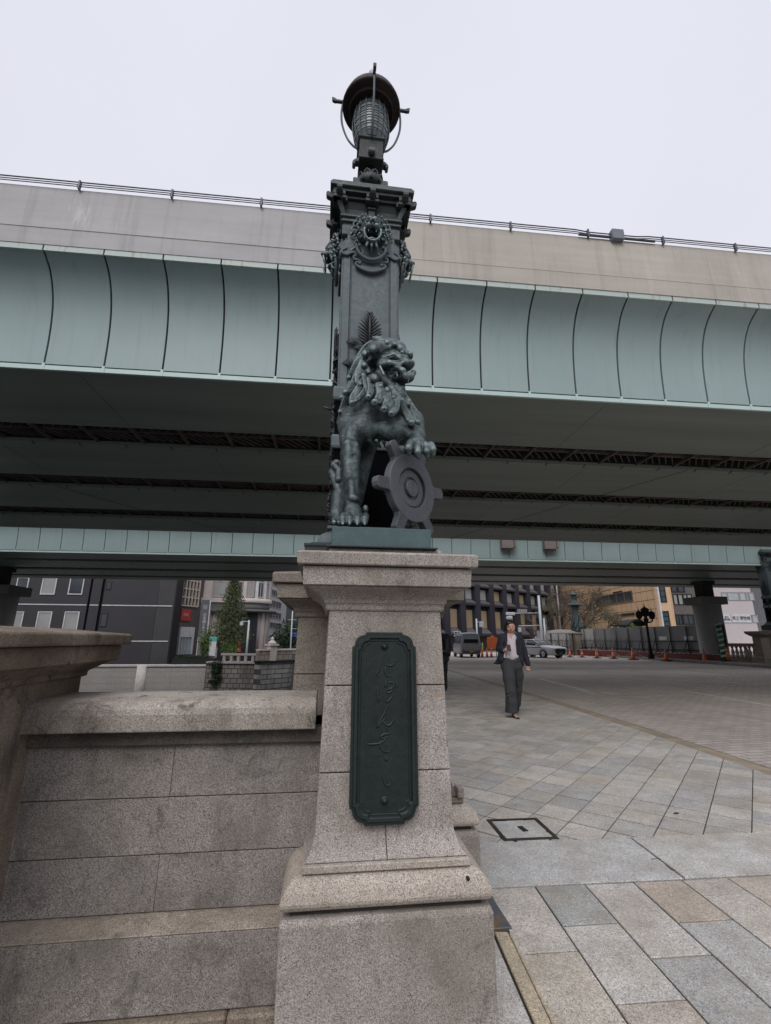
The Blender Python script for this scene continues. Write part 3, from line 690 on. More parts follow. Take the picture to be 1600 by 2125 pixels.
# piers standing in the river
def pier(loc, lab, w=1.15):
    r = empty('expressway_pier', loc, 0, lab, 'bridge pier', 'river piers carrying the expressway')
    m = MB(); m.lathe((0, 0, 0), [(w*.98, -5), (w*.98, 2.9)], 28); m.build('shaft', plain('pier_concrete', (.40, .39, .38), .85, var=.12, scale=.8, stretch=(1, 1, .3)), r)
    m = MB(); m.prism([(-w*1.13, -w*.95), (w*1.13, -w*.95), (w*1.13, w*.95), (-w*1.13, w*.95)], 'z', 2.9, 3.42); m.build('cap', CONC3, r, .03)
    m = MB(); m.box(-.40, .40, -.40, .40, 3.42, 4.52); m.box(-.52, .52, -.5, .5, 4.3, 4.51); m.build('bearing', DARKM, r, .02)
    return r
pier((at(1467, 1262, 29.6).x, 29.6, .9), 'round concrete river pier with a flat cap right of the bridge, behind the hoarding', .86)
pier((-19.2, 30.2, .9), 'round concrete river pier with a flat cap at the left edge behind the corner pier', 1.15)
# ================================================================== GRANITE BRIDGE-END PIER AND WALL
PX, PY = .277, 3.275            # centre of the main shaft
gp = empty('granite_pier', (PX, PY, 0), 0, 'tall granite pedestal with a dark nameplate, carrying the bronze lion and lamp column', 'stone pedestal')
def blocks(cx, cy, hx, y0, y1, hw, batter=0.0):
    pass
def torus_prof(h, hx, hy, z0, z1, r):
    """rounded bulging course"""
    n = 8; out = [(hx-r*.9, hy-r*.9, z0)]
    for i in range(n+1):
        a = -math.pi*.36+(math.pi*.82)*i/n
        out.append((hx-r+r*math.cos(a), hy-r+r*math.cos(a), z0+(z1-z0)*(.40+.60*math.sin(a)*.9) if a > 0 else z0+(z1-z0)*(.40+.42*math.sin(a)/math.sin(math.pi*.36)*.9)))
    return out
def pedestal_part(hx, yf, yb, top=True, seams=True):
    """a block of the pedestal: hx half width, front and back planes in local y"""
    cy = (yf+yb)/2; hy = (yb-yf)/2
    m = MB()
    m.stack(0, cy, [(hx-.003, hy, -.1), (hx, hy, 0), (hx+.002, hy+.002, .395), (hx-.01, hy-.01, .402)]); o1 = m.build('base_block', GR, gp, .012, 2)
    m = MB(); m.stack(0, cy, [(hx-.035, hy-.035, .40), (hx-.035, hy-.035, .425)]); m.build('recess', MORTAR, gp)
    m = MB(); m.stack(0, cy, [(hx-.03, hy-.03, .421), (hx-.014, hy-.014, .4225), (hx-.004, hy-.004, .429), (hx+.002, hy+.002, .440), (hx+.003, hy+.003, .450), (hx-.001, hy-.001, .463), (hx-.007, hy-.007, .479), (hx-.017, hy-.017, .494), (hx-.030, hy-.030, .506), (hx-.045, hy-.045, .515), (hx-.060, hy-.060, .520), (hx-.08, hy-.08, .522)])
    m.build('torus_course', GRL, gp, .004, 1)
    return o1
# front projection and rear cross block
F0, FB = 2.0-PY, 2.72-PY; R0, RB = 2.70-PY, 3.85-PY
pedestal_part(.395, F0, FB+.1); pedestal_part(.575, R0, RB)
# battered shaft with flared foot, coursed blocks with fine joints
def shaft(hx, yf, yb, zs):
    """zs joints; flare at the foot; hy measured from the back plane so only the front batters"""
    def inset_at(z):
        if z < .55: return -1.0
        if z < .64: t = (z-.55)/.09; return -(1-t)**2.0
        return 0.0
    def lean(z): return (z-.60)*.030
    m = MB(); 
    for za, zb in zip(zs, zs[1:]):
        pr = []; n = 18 if za < .7 else 2
        for k in range(n+1):
            z = za+(zb-za)*k/n
            zz = z+(.0022 if k == 0 else (-.0022 if k == n else 0))
            i = inset_at(z); h = hx-i*.036-lean(z); y0 = yf+i*.056+lean(z); y1 = yb; pr.append((h, (y1-y0)/2, zz, (y1+y0)/2))
        vs = []
        for h, hy, z, cy in pr: vs += [(-h, cy-hy, z), (h, cy-hy, z), (h, cy+hy, z), (-h, cy+hy, z)]
        fs_ = [(3, 2, 1, 0)]+[(i*4+j, i*4+(j+1) % 4, i*4+4+(j+1) % 4, i*4+4+j) for i in range(n) for j in range(4)]+[(n*4, n*4+1, n*4+2, n*4+3)]
        m.add(vs, fs_, False)
    return m
ZS = [.549, .842, 1.178, 1.53]
m = shaft(.282, 2.115-PY, 2.9-PY, ZS)
m.build('shaft', GRS, gp, .003)
m = MB(); m.stack(0, (2.04-PY+2.7-PY)/2, [(.325, .33, .5235), (.325, .33, .5485)]); m.build('foot_slab', GRL, gp, .003)
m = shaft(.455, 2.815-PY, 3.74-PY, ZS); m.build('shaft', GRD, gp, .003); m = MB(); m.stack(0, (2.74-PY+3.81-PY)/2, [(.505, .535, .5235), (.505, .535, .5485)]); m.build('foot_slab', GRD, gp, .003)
m = MB(); m.box(-.235, .235, 2.18-PY, 2.8-PY, .55, 1.52); m.box(-.40, .40, 2.89-PY, 3.7-PY, .55, 1.52); m.box(-.0015, .0015, 2.060-PY, 2.2-PY, .515, .548); m.build('mortar_core', MORTAR, gp)
m = MB()                                      # vertical joint under the plaque, following the flare
jp = [(2.115-.056*max(0, 1-(z-.55)/.09)**2.0+(z-.6)*.030, z) for z in (.5505, .575, .60, .63, .66)]
m.add([(-.0018, y-PY-.0012, z) for y, z in jp]+[(.0018, y-PY-.0012, z) for y, z in jp], [(i, 5+i, 6+i, i+1) for i in range(4)])
m.build('joint', MORTAR, gp, fixn=False)
# cove and cornice
def cornice(hx, yf, yb, mat_, dz=0.0):
    cy = (yf+yb)/2; hy = (yb-yf)/2
    q = lambda e, z: (hx+e, hy+e, z+dz)
    m = MB(); m.stack(0, cy, [q(-.135, 1.497), q(-.130, 1.50), q(-.130, 1.523), q(-.122, 1.530), q(-.118, 1.545), q(-.105, 1.560), q(-.083, 1.575), q(-.055, 1.588), q(-.045, 1.598)])
    m.build('cove_course', mat_, gp, .004)
    m = MB(); m.stack(0, cy, [q(-.03, 1.5985), q(-.028, 1.601), q(-.024, 1.678), q(-.03, 1.681)]); m.build('cornice_course', mat_, gp, .007, 2)
    m = MB(); m.stack(0, cy, [q(-.004, 1.684), q(0, 1.688), q(.002, 1.736), q(-.008, 1.744), q(-.12, 1.765)]); m.build('capstone', mat_, gp, .008, 2)
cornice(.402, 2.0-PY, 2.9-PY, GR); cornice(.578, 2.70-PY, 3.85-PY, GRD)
m = MB(); m.box(-.27, .27, 2.12-PY, 2.8-PY, 1.745, 1.782); m.build('plinth_course', GR, gp, .012, 2)
m = MB(); m.lathe((.30, 2.0-PY-.0, .50), [(.0, -.006), (.007, -.006), (.007, .006), (.0, .006)], 8, M=Matrix.Rotation(R_(90), 4, 'X') @ Matrix.Scale(1, 4)); m.build('bolt_hole', BLACK, gp)
# small stub stone at the foot of the rear block (right)
m = MB(); m.box(.47, .505, 2.72-PY, 2.80-PY, .552, .60); m.build('stub', GR, gp, .004)

# ---- bronze nameplate with cast cursive writing
pq = empty('nameplate', (PX-.009, 2.118, 1.03), 0, 'dark green bronze nameplate with notched corners and raised cursive characters on the pedestal front', 'plaque')
def oct_(w, h, c, r=0.0):
    """plate outline with curved chamfered corners and little ears"""
    pts = []
    for sx, sy in ((1, -1), (1, 1), (-1, 1), (-1, -1)):
        A = [(w, h-c-.004), (w-.010, h-c), (w-.012, h-c+.006)]; n = 6
        arc = []
        for i in range(n+1):
            a = math.pi/2*i/n; arc.append((w-.012-(c-.018)*(1-math.cos(a))-.0, h-c+.006+(c-.018)*math.sin(a)))
        B = [(w-c+.0, h-.010), (w-c-.004, h)]
        L = [A[0], A[1]]+arc+B
        L = [(x*sx, y*sy) for x, y in L]
        if sx*sy < 0: L = L[::-1]
        pts += L
    return pts[::1]
def tilt(p):                                       # follows the batter of the shaft
    return Matrix.Rotation(R_(-1.9), 4, 'X')
m = MB(); o1 = oct_(.141, .372, .058); m.prism([(x, z) for x, z in o1], 'y', -.022, .004)
m.build('back_plate', BRZQ, pq, .003, 2, M=tilt(0))
m = MB()
def ring(oa, ob, ya, yb):
    n = len(oa); m.add([(x, ya, z) for x, z in oa]+[(x, yb, z) for x, z in ob], [(i, (i+1) % n, n+(i+1) % n, n+i) for i in range(n)], False)
oA, oB, oC, oD = oct_(.132, .363, .054), oct_(.126, .357, .052), oct_(.116, .347, .048), oct_(.110, .341, .046)
ring(oA, oB, -.0215, -.029); ring(oB, oC, -.029, -.029); ring(oC, oD, -.029, -.0225)
m.build('moulding', BRZQ, pq, M=tilt(0))
m = MB(); oE, oF, oG = oct_(.104, .335, .044), oct_(.102, .333, .043), oct_(.099, .330, .042)
ring(oE, oF, -.0215, -.0245); ring(oF, oG, -.0245, -.0215); m.build('fillet', BRZQ, pq, M=tilt(0))
for zz in (.311, -.285):
    m = MB(); m.lathe((0, -.022, zz), [(.017, 0), (.016, .004), (.010, .005), (.009, .011), (.004, .014), (.0, .0145)], 16, M=Matrix.Rotation(R_(90), 4, 'X')); m.build('bolt', BRZQ, pq, M=tilt(0))
# characters: strokes taken from the casting, crop pixel coordinates of the photo (x 235..855, y 135..1980)
def K(cx, cy): return ((cx-545)/598*.282, (1058-cy)/1830*.744)
STR = [[(490, 440), (495, 480), (488, 540), (470, 570), (490, 605)], [(487, 700), (480, 780), (492, 832), (484, 850)],
       [(552, 475), (600, 492), (632, 470), (615, 500)], [(560, 500), (552, 545), (570, 600), (600, 580)],
       [(552, 640), (556, 700), (552, 690)], [(575, 665), (610, 655), (630, 690), (600, 720), (590, 700)], [(655, 650), (662, 690), (650, 715)], [(560, 740), (600, 720), (612, 745), (570, 765), (555, 750)],
       [(556, 790), (560, 850), (590, 830), (615, 795)], [(575, 880), (545, 960), (505, 1030), (480, 1092), (520, 1040), (555, 1010)], [(530, 1040), (570, 1078), (605, 1060), (622, 1020)],
       [(565, 1095), (590, 1150), (540, 1160), (510, 1190), (535, 1200), (580, 1175)], [(390, 1248), (450, 1250), (510, 1240), (560, 1200)], [(515, 1215), (510, 1275), (545, 1320), (600, 1318)],
       [(545, 1360), (562, 1400), (572, 1360)], [(545, 1480), (540, 1560), (548, 1610), (575, 1632), (600, 1605)]]
m = MB()
for st in STR:
    pts = smooth_pts([(*K(x, y),) for x, y in st], 5); n = len(pts)
    rr = [.0013+.0036*abs(math.sin(math.pi*(i/(n-1))*.85+.35)) for i in range(n)]
    m.tube([(p[0], -.0228, p[1]) for p in pts], rr, 6)
m.build('lettering', BRZQ, pq, M=tilt(0))
STAINM = None

GRG = granite('granite_ledge', (.44, .375, .31), (.23, .20, .165), (.05, .045, .04), amount=.8, stain=(.15, .125, .095), grain=430, lichen=.6, seed=41)
GRN = granite('granite_neck_shade', (.15, .13, .11), (.08, .07, .06), (.03, .03, .03), amount=.8, stain=(.04, .037, .03), grain=430, lichen=.9, seed=31)  # coping's shadow painted into the neck course, along with its lichen
# ---- parapet wall left of the pier
wl = empty('parapet_wall', (-.62, 2.45, 0), 0, 'low granite parapet wall of wide coursed blocks between the two stone piers', 'wall')
def lx(x): return x+.62
def ly(y): return y-2.45
X0, X1 = -1.26, 0.03
m = MB(); m.box(lx(X0), lx(X1), ly(2.36), ly(2.62), 0, .99); m.build('mortar_core', MORTAR, wl)
m = MB()
m.prism([(ly(2.19), .052), (ly(2.19), .292), (ly(2.62), .292), (ly(2.62), .052)], 'x', lx(X0), lx(X1)); m.build('base_course', GRW, wl, .004, 2)
m = MB(); m.prism([(ly(2.188), .2925), (ly(2.188), .299), (ly(2.283), .3165), (ly(2.62), .3165), (ly(2.62), .2925)], 'x', lx(X0), lx(X1)); m.build('ledge', GRG, wl, .0025)
m = MB(); m.prism([(ly(2.16), -.1), (ly(2.16), .048), (ly(2.62), .048), (ly(2.62), -.1)], 'x', lx(X0-.4), lx(-.30)); m.prism([(ly(2.158), -.1), (ly(2.158), .048), (ly(2.62), .048), (ly(2.62), -.1)], 'x', lx(-.297), lx(X1)); m.build('kerb_course', GRO, wl, .008)
rows = [(.319, .517, [-.632]), (.518, .725, []), (.726, .929, [-.62])]
for za, zb, js in rows:
    xx = [X0]+js+[X1]
    for j_, (a, b2) in enumerate(zip(xx, xx[1:])):
        m = MB(); dy = random.uniform(-.001, .001); m.box(lx(a+.0007), lx(b2-.0007), ly(2.30+dy), ly(2.6), za+.0012, zb-.0014)
        m.build('block', GRWB if (za < .5 or (za > .7 and j_ == 1)) else GRW, wl, .0016)
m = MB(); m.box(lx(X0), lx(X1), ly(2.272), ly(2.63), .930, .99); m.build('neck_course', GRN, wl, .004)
m = MB(); cp = [(2.215, .992), (2.212, 1.06), (2.217, 1.082), (2.232, 1.099), (2.255, 1.109), (2.30, 1.116), (2.45, 1.120), (2.60, 1.116), (2.66, 1.105), (2.69, 1.08), (2.692, .992)]
m.prism([(ly(y), z) for y, z in cp], 'x', lx(X0), lx(X1)-.05, False); m.build('coping', GRC, wl, .006, 2)
# ---- old pier at the left edge
lp = empty('corner_pier', (-1.72, 2.12, 0), 0, 'weathered brown stone pier with a heavy stepped cap at the left edge', 'stone pier')
def ppier(m_, prof): 
    mm = MB(); mm.stack(0, 0, prof); return mm
hx, hy = .52, .54
m = ppier(0, [(hx+.03, hy+.03, 0), (hx+.02, hy+.02, .3), (hx, hy, .34), (hx-.005, hy-.005, 1.205)]); m.build('shaft', GRO, lp, .012, 2)
m = ppier(0, [(hx+.0, hy+.0, 1.185), (hx+.012, hy+.012, 1.19), (hx+.012, hy+.012, 1.212), (hx+.03, hy+.03, 1.222), (hx+.05, hy+.05, 1.235), (hx+.088, hy+.088, 1.258)]); m.build('cove', GRO, lp, .005)
m = ppier(0, [(hx+.105, hy+.105, 1.259), (hx+.112, hy+.112, 1.262), (hx+.116, hy+.116, 1.335), (hx+.11, hy+.11, 1.338)]); m.build('cornice', GRO, lp, .007, 2)
m = ppier(0, [(hx+.145, hy+.145, 1.340), (hx+.150, hy+.150, 1.344), (hx+.150, hy+.150, 1.388), (hx+.14, hy+.14, 1.394), (hx-.1, hy-.1, 1.418)]); m.build('capstone', GRO, lp, .007, 2)
# ---- parapet running on along the bridge behind the pedestal
bp = empty('bridge_parapet', (.35, 3.86, 0), R_(-4), 'granite parapet running along the bridge edge behind the pedestal', 'parapet')
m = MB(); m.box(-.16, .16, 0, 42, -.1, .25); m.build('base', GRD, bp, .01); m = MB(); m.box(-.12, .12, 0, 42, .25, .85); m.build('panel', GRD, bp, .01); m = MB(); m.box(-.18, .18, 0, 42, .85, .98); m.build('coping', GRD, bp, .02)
m = MB(); m.box(27.35, 27.6, 5, 24.2, .1, .95); m.box(27.3, 27.65, 5, 24.2, .951, 1.06)
tag(m.build('far_parapet', GRD, None, .01), 'stone parapet across the carriageway, past the right edge of the frame', 'parapet')
# ================================================================== BRONZE LAMP COLUMN
VOID = plain('bronze_void_shade', (.004, .004, .005), 1.0, spec=.05)  # deep shade behind the lion, painted as near-black on the lower shaft
BRZR = bronze('bronze_roof', base=(.028, .033, .035), hi=(.075, .09, .09), dark=(.012, .015, .016), amount=.4, scale=6, rough=.55)
QX, QY, QH = .258, 3.25, .215
col = empty('lamp_column', (QX, QY, 1.762), 0, 'tall square bronze column with lion masks and a bracketed roof, topped by a caged lantern', 'lamp column')
ZB = 1.762
def cz(z): return z-ZB
m = MB(); m.stack(0, 0, [(.395, .395, cz(1.764)), (.395, .395, cz(1.925)), (.40, .40, cz(1.93)), (.40, .40, cz(1.948)), (.36, .36, cz(1.95)), (.36, .36, cz(1.962))])
m.build('base_slab', BRZD, col, .004)
m = MB(); m.stack(0, 0, [(.325, .325, cz(1.962)), (.32, .32, cz(1.985)), (.305, .305, cz(2.02)), (.275, .275, cz(2.045)), (.25, .25, cz(2.055)), (.245, .245, cz(2.07)), (.262, .262, cz(2.075)), (.262, .262, cz(2.095)), (.24, .24, cz(2.10))])
m.build('bell_foot', BRZP, col, .004)
m = MB(); m.stack(0, 0, [(QH, QH, cz(2.09)), (QH-.004, QH-.004, cz(4.70))]); m.build('shaft', BRZP, col, .006)
m = MB()
for s_ in (1, -1):                                   # raised corner strips framing each face
    for k in range(4):
        M_ = Matrix.Rotation(k*math.pi/2, 4, 'Z')
        m.box(s_*.160-.0, s_*.215 if s_ > 0 else -.215, -.229, -.213, cz(3.14), cz(4.47), M_) if s_ > 0 else m.box(-.215, -.160, -.229, -.213, cz(3.14), cz(4.47), M_)
        m.box(min(s_*.148, s_*.156), max(s_*.148, s_*.156), -.222, -.213, cz(3.14), cz(4.47), M_)
m.build('corner_strip', BRZP, col, .003)
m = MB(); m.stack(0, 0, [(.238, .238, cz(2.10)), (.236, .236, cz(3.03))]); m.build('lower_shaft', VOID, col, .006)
for z0_, z1_ in ((3.03, 3.14), (2.655, 2.76)):
    m = MB(); m.stack(0, 0, [(.252, .252, cz(z0_)), (.258, .258, cz(z0_+.02)), (.258, .258, cz(z1_-.02)), (.25, .25, cz(z1_))]); m.build('band', BRZP, col, .004)
# capital
m = MB(); m.stack(0, 0, [(.222, .222, cz(4.52)), (.236, .236, cz(4.525)), (.236, .236, cz(4.62)), (.228, .228, cz(4.625)), (.228, .228, cz(4.645)), (.246, .246, cz(4.65)), (.246, .246, cz(4.668)), (.236, .236, cz(4.67)), (.236, .236, cz(4.69)), (.252, .252, cz(4.695)), (.252, .252, cz(4.715))])
m.build('capital', BRZR, col, .003)
# flared bracketed roof
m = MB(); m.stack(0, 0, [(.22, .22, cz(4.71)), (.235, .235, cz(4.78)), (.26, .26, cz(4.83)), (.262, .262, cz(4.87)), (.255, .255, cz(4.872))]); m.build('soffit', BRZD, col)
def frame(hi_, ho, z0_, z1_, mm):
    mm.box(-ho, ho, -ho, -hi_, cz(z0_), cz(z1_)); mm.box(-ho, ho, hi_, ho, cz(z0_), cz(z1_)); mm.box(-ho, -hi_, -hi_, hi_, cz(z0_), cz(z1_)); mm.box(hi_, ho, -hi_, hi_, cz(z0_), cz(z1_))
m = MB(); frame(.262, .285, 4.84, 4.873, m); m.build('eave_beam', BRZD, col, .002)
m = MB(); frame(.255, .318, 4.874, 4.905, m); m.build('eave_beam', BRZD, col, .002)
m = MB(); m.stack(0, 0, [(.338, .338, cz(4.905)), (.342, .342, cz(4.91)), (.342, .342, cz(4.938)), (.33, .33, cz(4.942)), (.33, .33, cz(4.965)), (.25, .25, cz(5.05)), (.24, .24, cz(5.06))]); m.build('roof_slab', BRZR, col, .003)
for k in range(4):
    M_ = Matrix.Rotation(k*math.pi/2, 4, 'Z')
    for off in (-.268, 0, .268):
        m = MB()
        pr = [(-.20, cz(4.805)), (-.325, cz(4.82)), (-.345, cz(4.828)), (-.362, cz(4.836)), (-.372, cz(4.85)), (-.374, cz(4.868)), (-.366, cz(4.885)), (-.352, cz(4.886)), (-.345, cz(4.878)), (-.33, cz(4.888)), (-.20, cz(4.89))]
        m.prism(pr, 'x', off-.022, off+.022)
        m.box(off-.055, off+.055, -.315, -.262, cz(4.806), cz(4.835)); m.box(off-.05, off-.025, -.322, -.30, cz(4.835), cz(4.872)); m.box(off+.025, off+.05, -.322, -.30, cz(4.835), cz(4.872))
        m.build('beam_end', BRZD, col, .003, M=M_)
    m = MB()
    # corner strut: a tapering blade from capital to eave corner
    a = Vector((-.215, -.215, cz(4.70))); b2 = Vector((-.30, -.30, cz(4.872)))
    m.tube([a, (a+b2)/2+Vector((.012, .012, -.01)), b2], [.018, .024, .030], 4, smooth=False); m.build('strut', BRZP, col, .002, M=M_)
    m = MB(); m.box(-.028, .028, -.262, -.215, cz(4.70), cz(4.80)); m.box(-.034, .034, -.275, -.215, cz(4.765), cz(4.785)); m.build('bracket', BRZD, col, .003, M=M_)

# ---- lion mask with ring, one on each face
def make_mask():
    S = Sculpt((-.22, -.20, -.30), (.22, .05, .24), .0055)
    S.ell((0, -.03, .03), (.115, .085, .125), .02)                       # skull
    S.ell((0, -.085, .055), (.075, .06, .06), .02)                       # brow mass
    for s_ in (-1, 1):
        S.cap((s_*.018, -.135, .075), (s_*.075, -.095, .105), .020, .014, .01)   # brow
        S.ell((s_*.042, -.118, .045), (.020, .018, .014), .004)          # eye
        S.ell((s_*.042, -.128, .045), (.012, .012, .008), .002, sub=True)
        S.ell((s_*.030, -.135, -.005), (.030, .035, .028), .012)         # muzzle pads
        S.ell((s_*.014, -.168, .02), (.014, .014, .012), .006)           # nostril wings
        S.cap((s_*.05, -.11, .0), (s_*.055, -.09, -.075), .018, .012, .01)  # cheek
        S.ell((s_*.085, -.05, .145), (.022, .016, .035), .008)           # ear
        # mane curls around the face
        for i, (ax, az, r) in enumerate([(.045, .165, .024), (.075, .155, .022), (.110, .125, .025), (.13, .085, .026), (.140, .04, .026), (.142, -.01, .027), (.135, -.06, .027), (.118, -.105, .025), (.095, -.14, .022), (.10, .06, .022), (.105, .0, .022), (.1, -.055, .022)]):
            th0 = i*1.3; R0_ = r
            pts = [(s_*(ax+R0_*(1-t/14)*.8*math.cos(th0+t*.62)), -.045-.004*t-(.02 if i > 8 else 0), az+R0_*(1-t/14)*.8*math.sin(th0+t*.62)) for t in range(12)]
            S.chain(pts, [.0105-.0003*t for t in range(12)], .003)
        for (a, b2, c2_) in [((.03, -.03, .14), (.10, -.02, .19), (.155, -.005, .15)), ((.11, -.03, -.10), (.15, -.015, -.13), (.165, 0, -.08)), ((.06, -.02, -.15), (.10, -.01, -.2), (.14, 0, -.17))]:
            S.chain([(s_*a[0], a[1], a[2]), (s_*b2[0], b2[1], b2[2]), (s_*c2_[0], c2_[1], c2_[2])], [.012, .013, .008], .006)
    S.ell((0, -.175, .028), (.020, .016, .012), .008)
    S.ell((0, -.10, -.065), (.045, .06, .040), .004, sub=True)           # open mouth
    S.ell((0, -.085, -.10), (.045, .045, .018), .008)                    # lower jaw
    for x in (-.03, .03): S.cap((x, -.135, -.025), (x, -.137, -.06), .008, .003, .002)
    for x in (-.025, .0, .025): S.chain([(x, -.09, -.10), (x*1.6, -.085, -.14), (x*2.2, -.055, -.165)], [.014, .012, .006], .006)
    S.cap((0, -.10, .10), (0, -.04, .165), .02, .018, .012)
    return S.mesh('lion_mask', BRZ)
def tor(c, R0_, r, a0, a1, n=24, tiltx=0.0, sx=1.0):
    return [(c[0]+sx*R0_*math.sin(a), c[1]-R0_*(1-math.cos(a))*tiltx, c[2]-R0_*math.cos(a)) for a in [a0+(a1-a0)*i/n for i in range(n+1)]]
mask = make_mask(); mask.parent = col
me_mask = mask.data
# curly cartouche under the mask
half = [(0, -.345), (.04, -.338), (.085, -.318), (.118, -.292), (.112, -.270), (.092, -.268), (.088, -.282), (.080, -.262), (.095, -.245), (.125, -.245), (.138, -.225), (.128, -.205), (.112, -.212), (.118, -.190), (.150, -.180), (.190, -.205), (.222, -.195), (.226, -.165), (.19, -.14)]
full = smooth_pts(half, 4)
for k in range(4):
    M_ = Matrix.Rotation(k*math.pi/2, 4, 'Z')
    if k == 0: mk_ = mask
    else: mk_ = mask.copy(); COL.objects.link(mk_); mk_.parent = col
    mk_.matrix_local = M_ @ Matrix.Translation((0, -QH-.002, cz(4.505)))
    m = MB()
    pl_ = [(p[0], p[1]) for p in full]; poly = pl_+[(0.19, 0), (-0.19, 0)]+[(-x, z) for x, z in pl_[::-1]][:-1]
    m.prism(poly, 'y', -QH-.024, -QH+.002)
    for s_ in (1, -1):
        m.tube([(s_*x, -QH-.026, z) for x, z in pl_], .0095, 6)
    m.build('cartouche', BRZP, col, M=M_ @ Matrix.Translation((0, 0, cz(4.52))))
    m = MB(); m.tube(tor((0, -QH-.145, cz(4.43)), .066, 0, -math.pi*.62, math.pi*.62, 20, .25, 1.0), .0075, 8); m.build('mouth_ring', BRZ, col, M=M_)
    m = MB(); m.tube(tor((0, -QH-.050, cz(4.385)), .118, 0, -math.pi*.55, math.pi*.55, 26, .12, 1.0), [.010+.006*math.cos((i-13)/13*1.4) for i in range(27)], 8); m.build('hanging_ring', BRZP, col, M=M_)
# ---- pine relief climbing each face
def fan(mm, c, R0_, n, a0=-1.15, a1=1.15):
    for i in range(n):
        a = a0+(a1-a0)*i/(n-1); d = Vector((math.sin(a), 0, math.cos(a)*.9)); p = Vector(c)
        mm.tube([p, p+d*R0_*.55+Vector((0, -.012, 0)), p+d*R0_+Vector((0, -.004, 0))], [.005, .009, .002], 5)
def make_pine():
    mm = MB(); y = -.012
    mm.tube([(0, y, -1.2), (.03, y, -.8), (-.03, y, -.5), (.01, y, -.25), (0, y, -.02)], [.03, .027, .022, .016, .01], 8)
    for i in range(11):
        z = -.02-i*.026; l_ = .055+.055*min(1, i/5); an = .35+.62*min(1, i/6)
        for s_ in (-1, 1):
            p = Vector((0, y-.006, z)); d = Vector((s_*math.sin(an), 0, math.cos(an)))
            mm.tube([p, p+d*l_*.55+Vector((0, -.016, 0)), p+d*l_+Vector((0, -.004, 0))], [.006, .0095, .003], 5)
    mm.tube([(0, y-.008, -.3), (0, y-.02, -.1), (0, y-.01, .0), (0, y, .03)], [.012, .01, .007, .003], 6)
    for c, r_, n in [((-.1, y, -.28), .085, 11), ((.1, y, -.30), .085, 11), ((-.055, y-.01, -.33), .08, 9), ((.05, y-.012, -.36), .08, 9),
                     ((-.13, y, -.46), .08, 9), ((-.06, y-.01, -.52), .09, 9), ((.13, y, -.50), .08, 9), ((.06, y-.01, -.58), .09, 9), ((-.12, y, -.72), .09, 9), ((.11, y, -.78), .09, 9), ((-.12, y, -.98), .09, 9), ((.12, y, -1.02), .09, 9), ((0, y-.01, -.88), .09, 9)]:
        fan(mm, c, r_, n); mm.tube([(c[0]*.3, y, c[2]-.09), (c[0], y, c[2])], [.012, .008], 6)
    return mm.build('pine_relief', BRZD, col)
pr_ = make_pine()
for k in range(4):
    o = pr_ if k == 0 else pr_.copy()
    if k: COL.objects.link(o); o.parent = col
    o.matrix_local = Matrix.Rotation(k*math.pi/2, 4, 'Z') @ Matrix.Translation((0, -QH-(.004 if k in (0,) else .010), cz(3.775)))
m = MB()
for s_, y_ in ((-1, -.12), (-1, .1), (1, -.12)):
    for i in range(26):
        z = 2.15+i*.052; x = s_*(.238+.012*random.random()); y = y_+random.uniform(-.10, .1); r_ = random.uniform(.012, .028)
        m.tube([(x+s_*.016*math.cos(t*.9), y+r_*(1-t/14)*math.cos(t*.8+i), cz(z)+r_*(1-t/14)*math.sin(t*.8+i)) for t in range(10)], [.009-.0004*t for t in range(10)], 5)
m.tube([(-.24, -.15, cz(2.985)), (-.29, -.17, cz(2.995)), (-.325, -.17, cz(3.005))], [.012, .010, .006], 6)
m.build('scroll_relief', BRZD, col)

# ---- lantern
lan = empty('lantern', (QX+.003, QY, 5.06), 0, 'bronze caged lantern with a dark domed hat and bowed arms, on the near column top', 'lantern')
def lz(z): return z-5.06
m = MB(); m.stack(0, .03, [(.17, .13, lz(5.058)), (.17, .13, lz(5.14)), (.158, .10, lz(5.15)), (.156, .10, lz(5.33)), (.15, .10, lz(5.34))]); m.build('pedestal', BRZD, lan, .004)
m = MB(); m.lathe((0, 0, 0), [(.06, lz(5.270)), (.10, lz(5.276)), (.122, lz(5.304)), (.126, lz(5.338)), (.112, lz(5.383)), (.085, lz(5.417)), (.06, lz(5.434)), (.066, lz(5.445)), (.06, lz(5.462)), (.045, lz(5.485)), (.04, lz(5.530))], 24)
for i in range(10):
    a = 2*math.pi*i/10; r0 = .118
    m.tube([(r0*math.cos(a+d), r0*math.sin(a+d), lz(z)) for d, z in ((-.25, 5.29), (-.27, 5.34), (-.15, 5.385), (0, 5.40), (.15, 5.385), (.27, 5.34), (.25, 5.29))], .008, 5)
m.build('lotus_base', BRZD, lan)
m = MB(); m.lathe((0, 0, 0), [(.055, lz(5.457)), (.058, lz(5.468)), (.034, lz(5.530)), (.03, lz(5.547))], 6, smooth=False); m.build('neck', BRZP, lan, .003)
m = MB(); m.stack(0, 0, [(.105, .105, lz(5.530)), (.112, .112, lz(5.534)), (.112, .112, lz(5.552)), (.104, .104, lz(5.556)), (.108, .108, lz(5.756)), (.125, .125, lz(5.765)), (.125, .125, lz(5.782))]); m.build('lamp_box', BRZD, lan, .004)
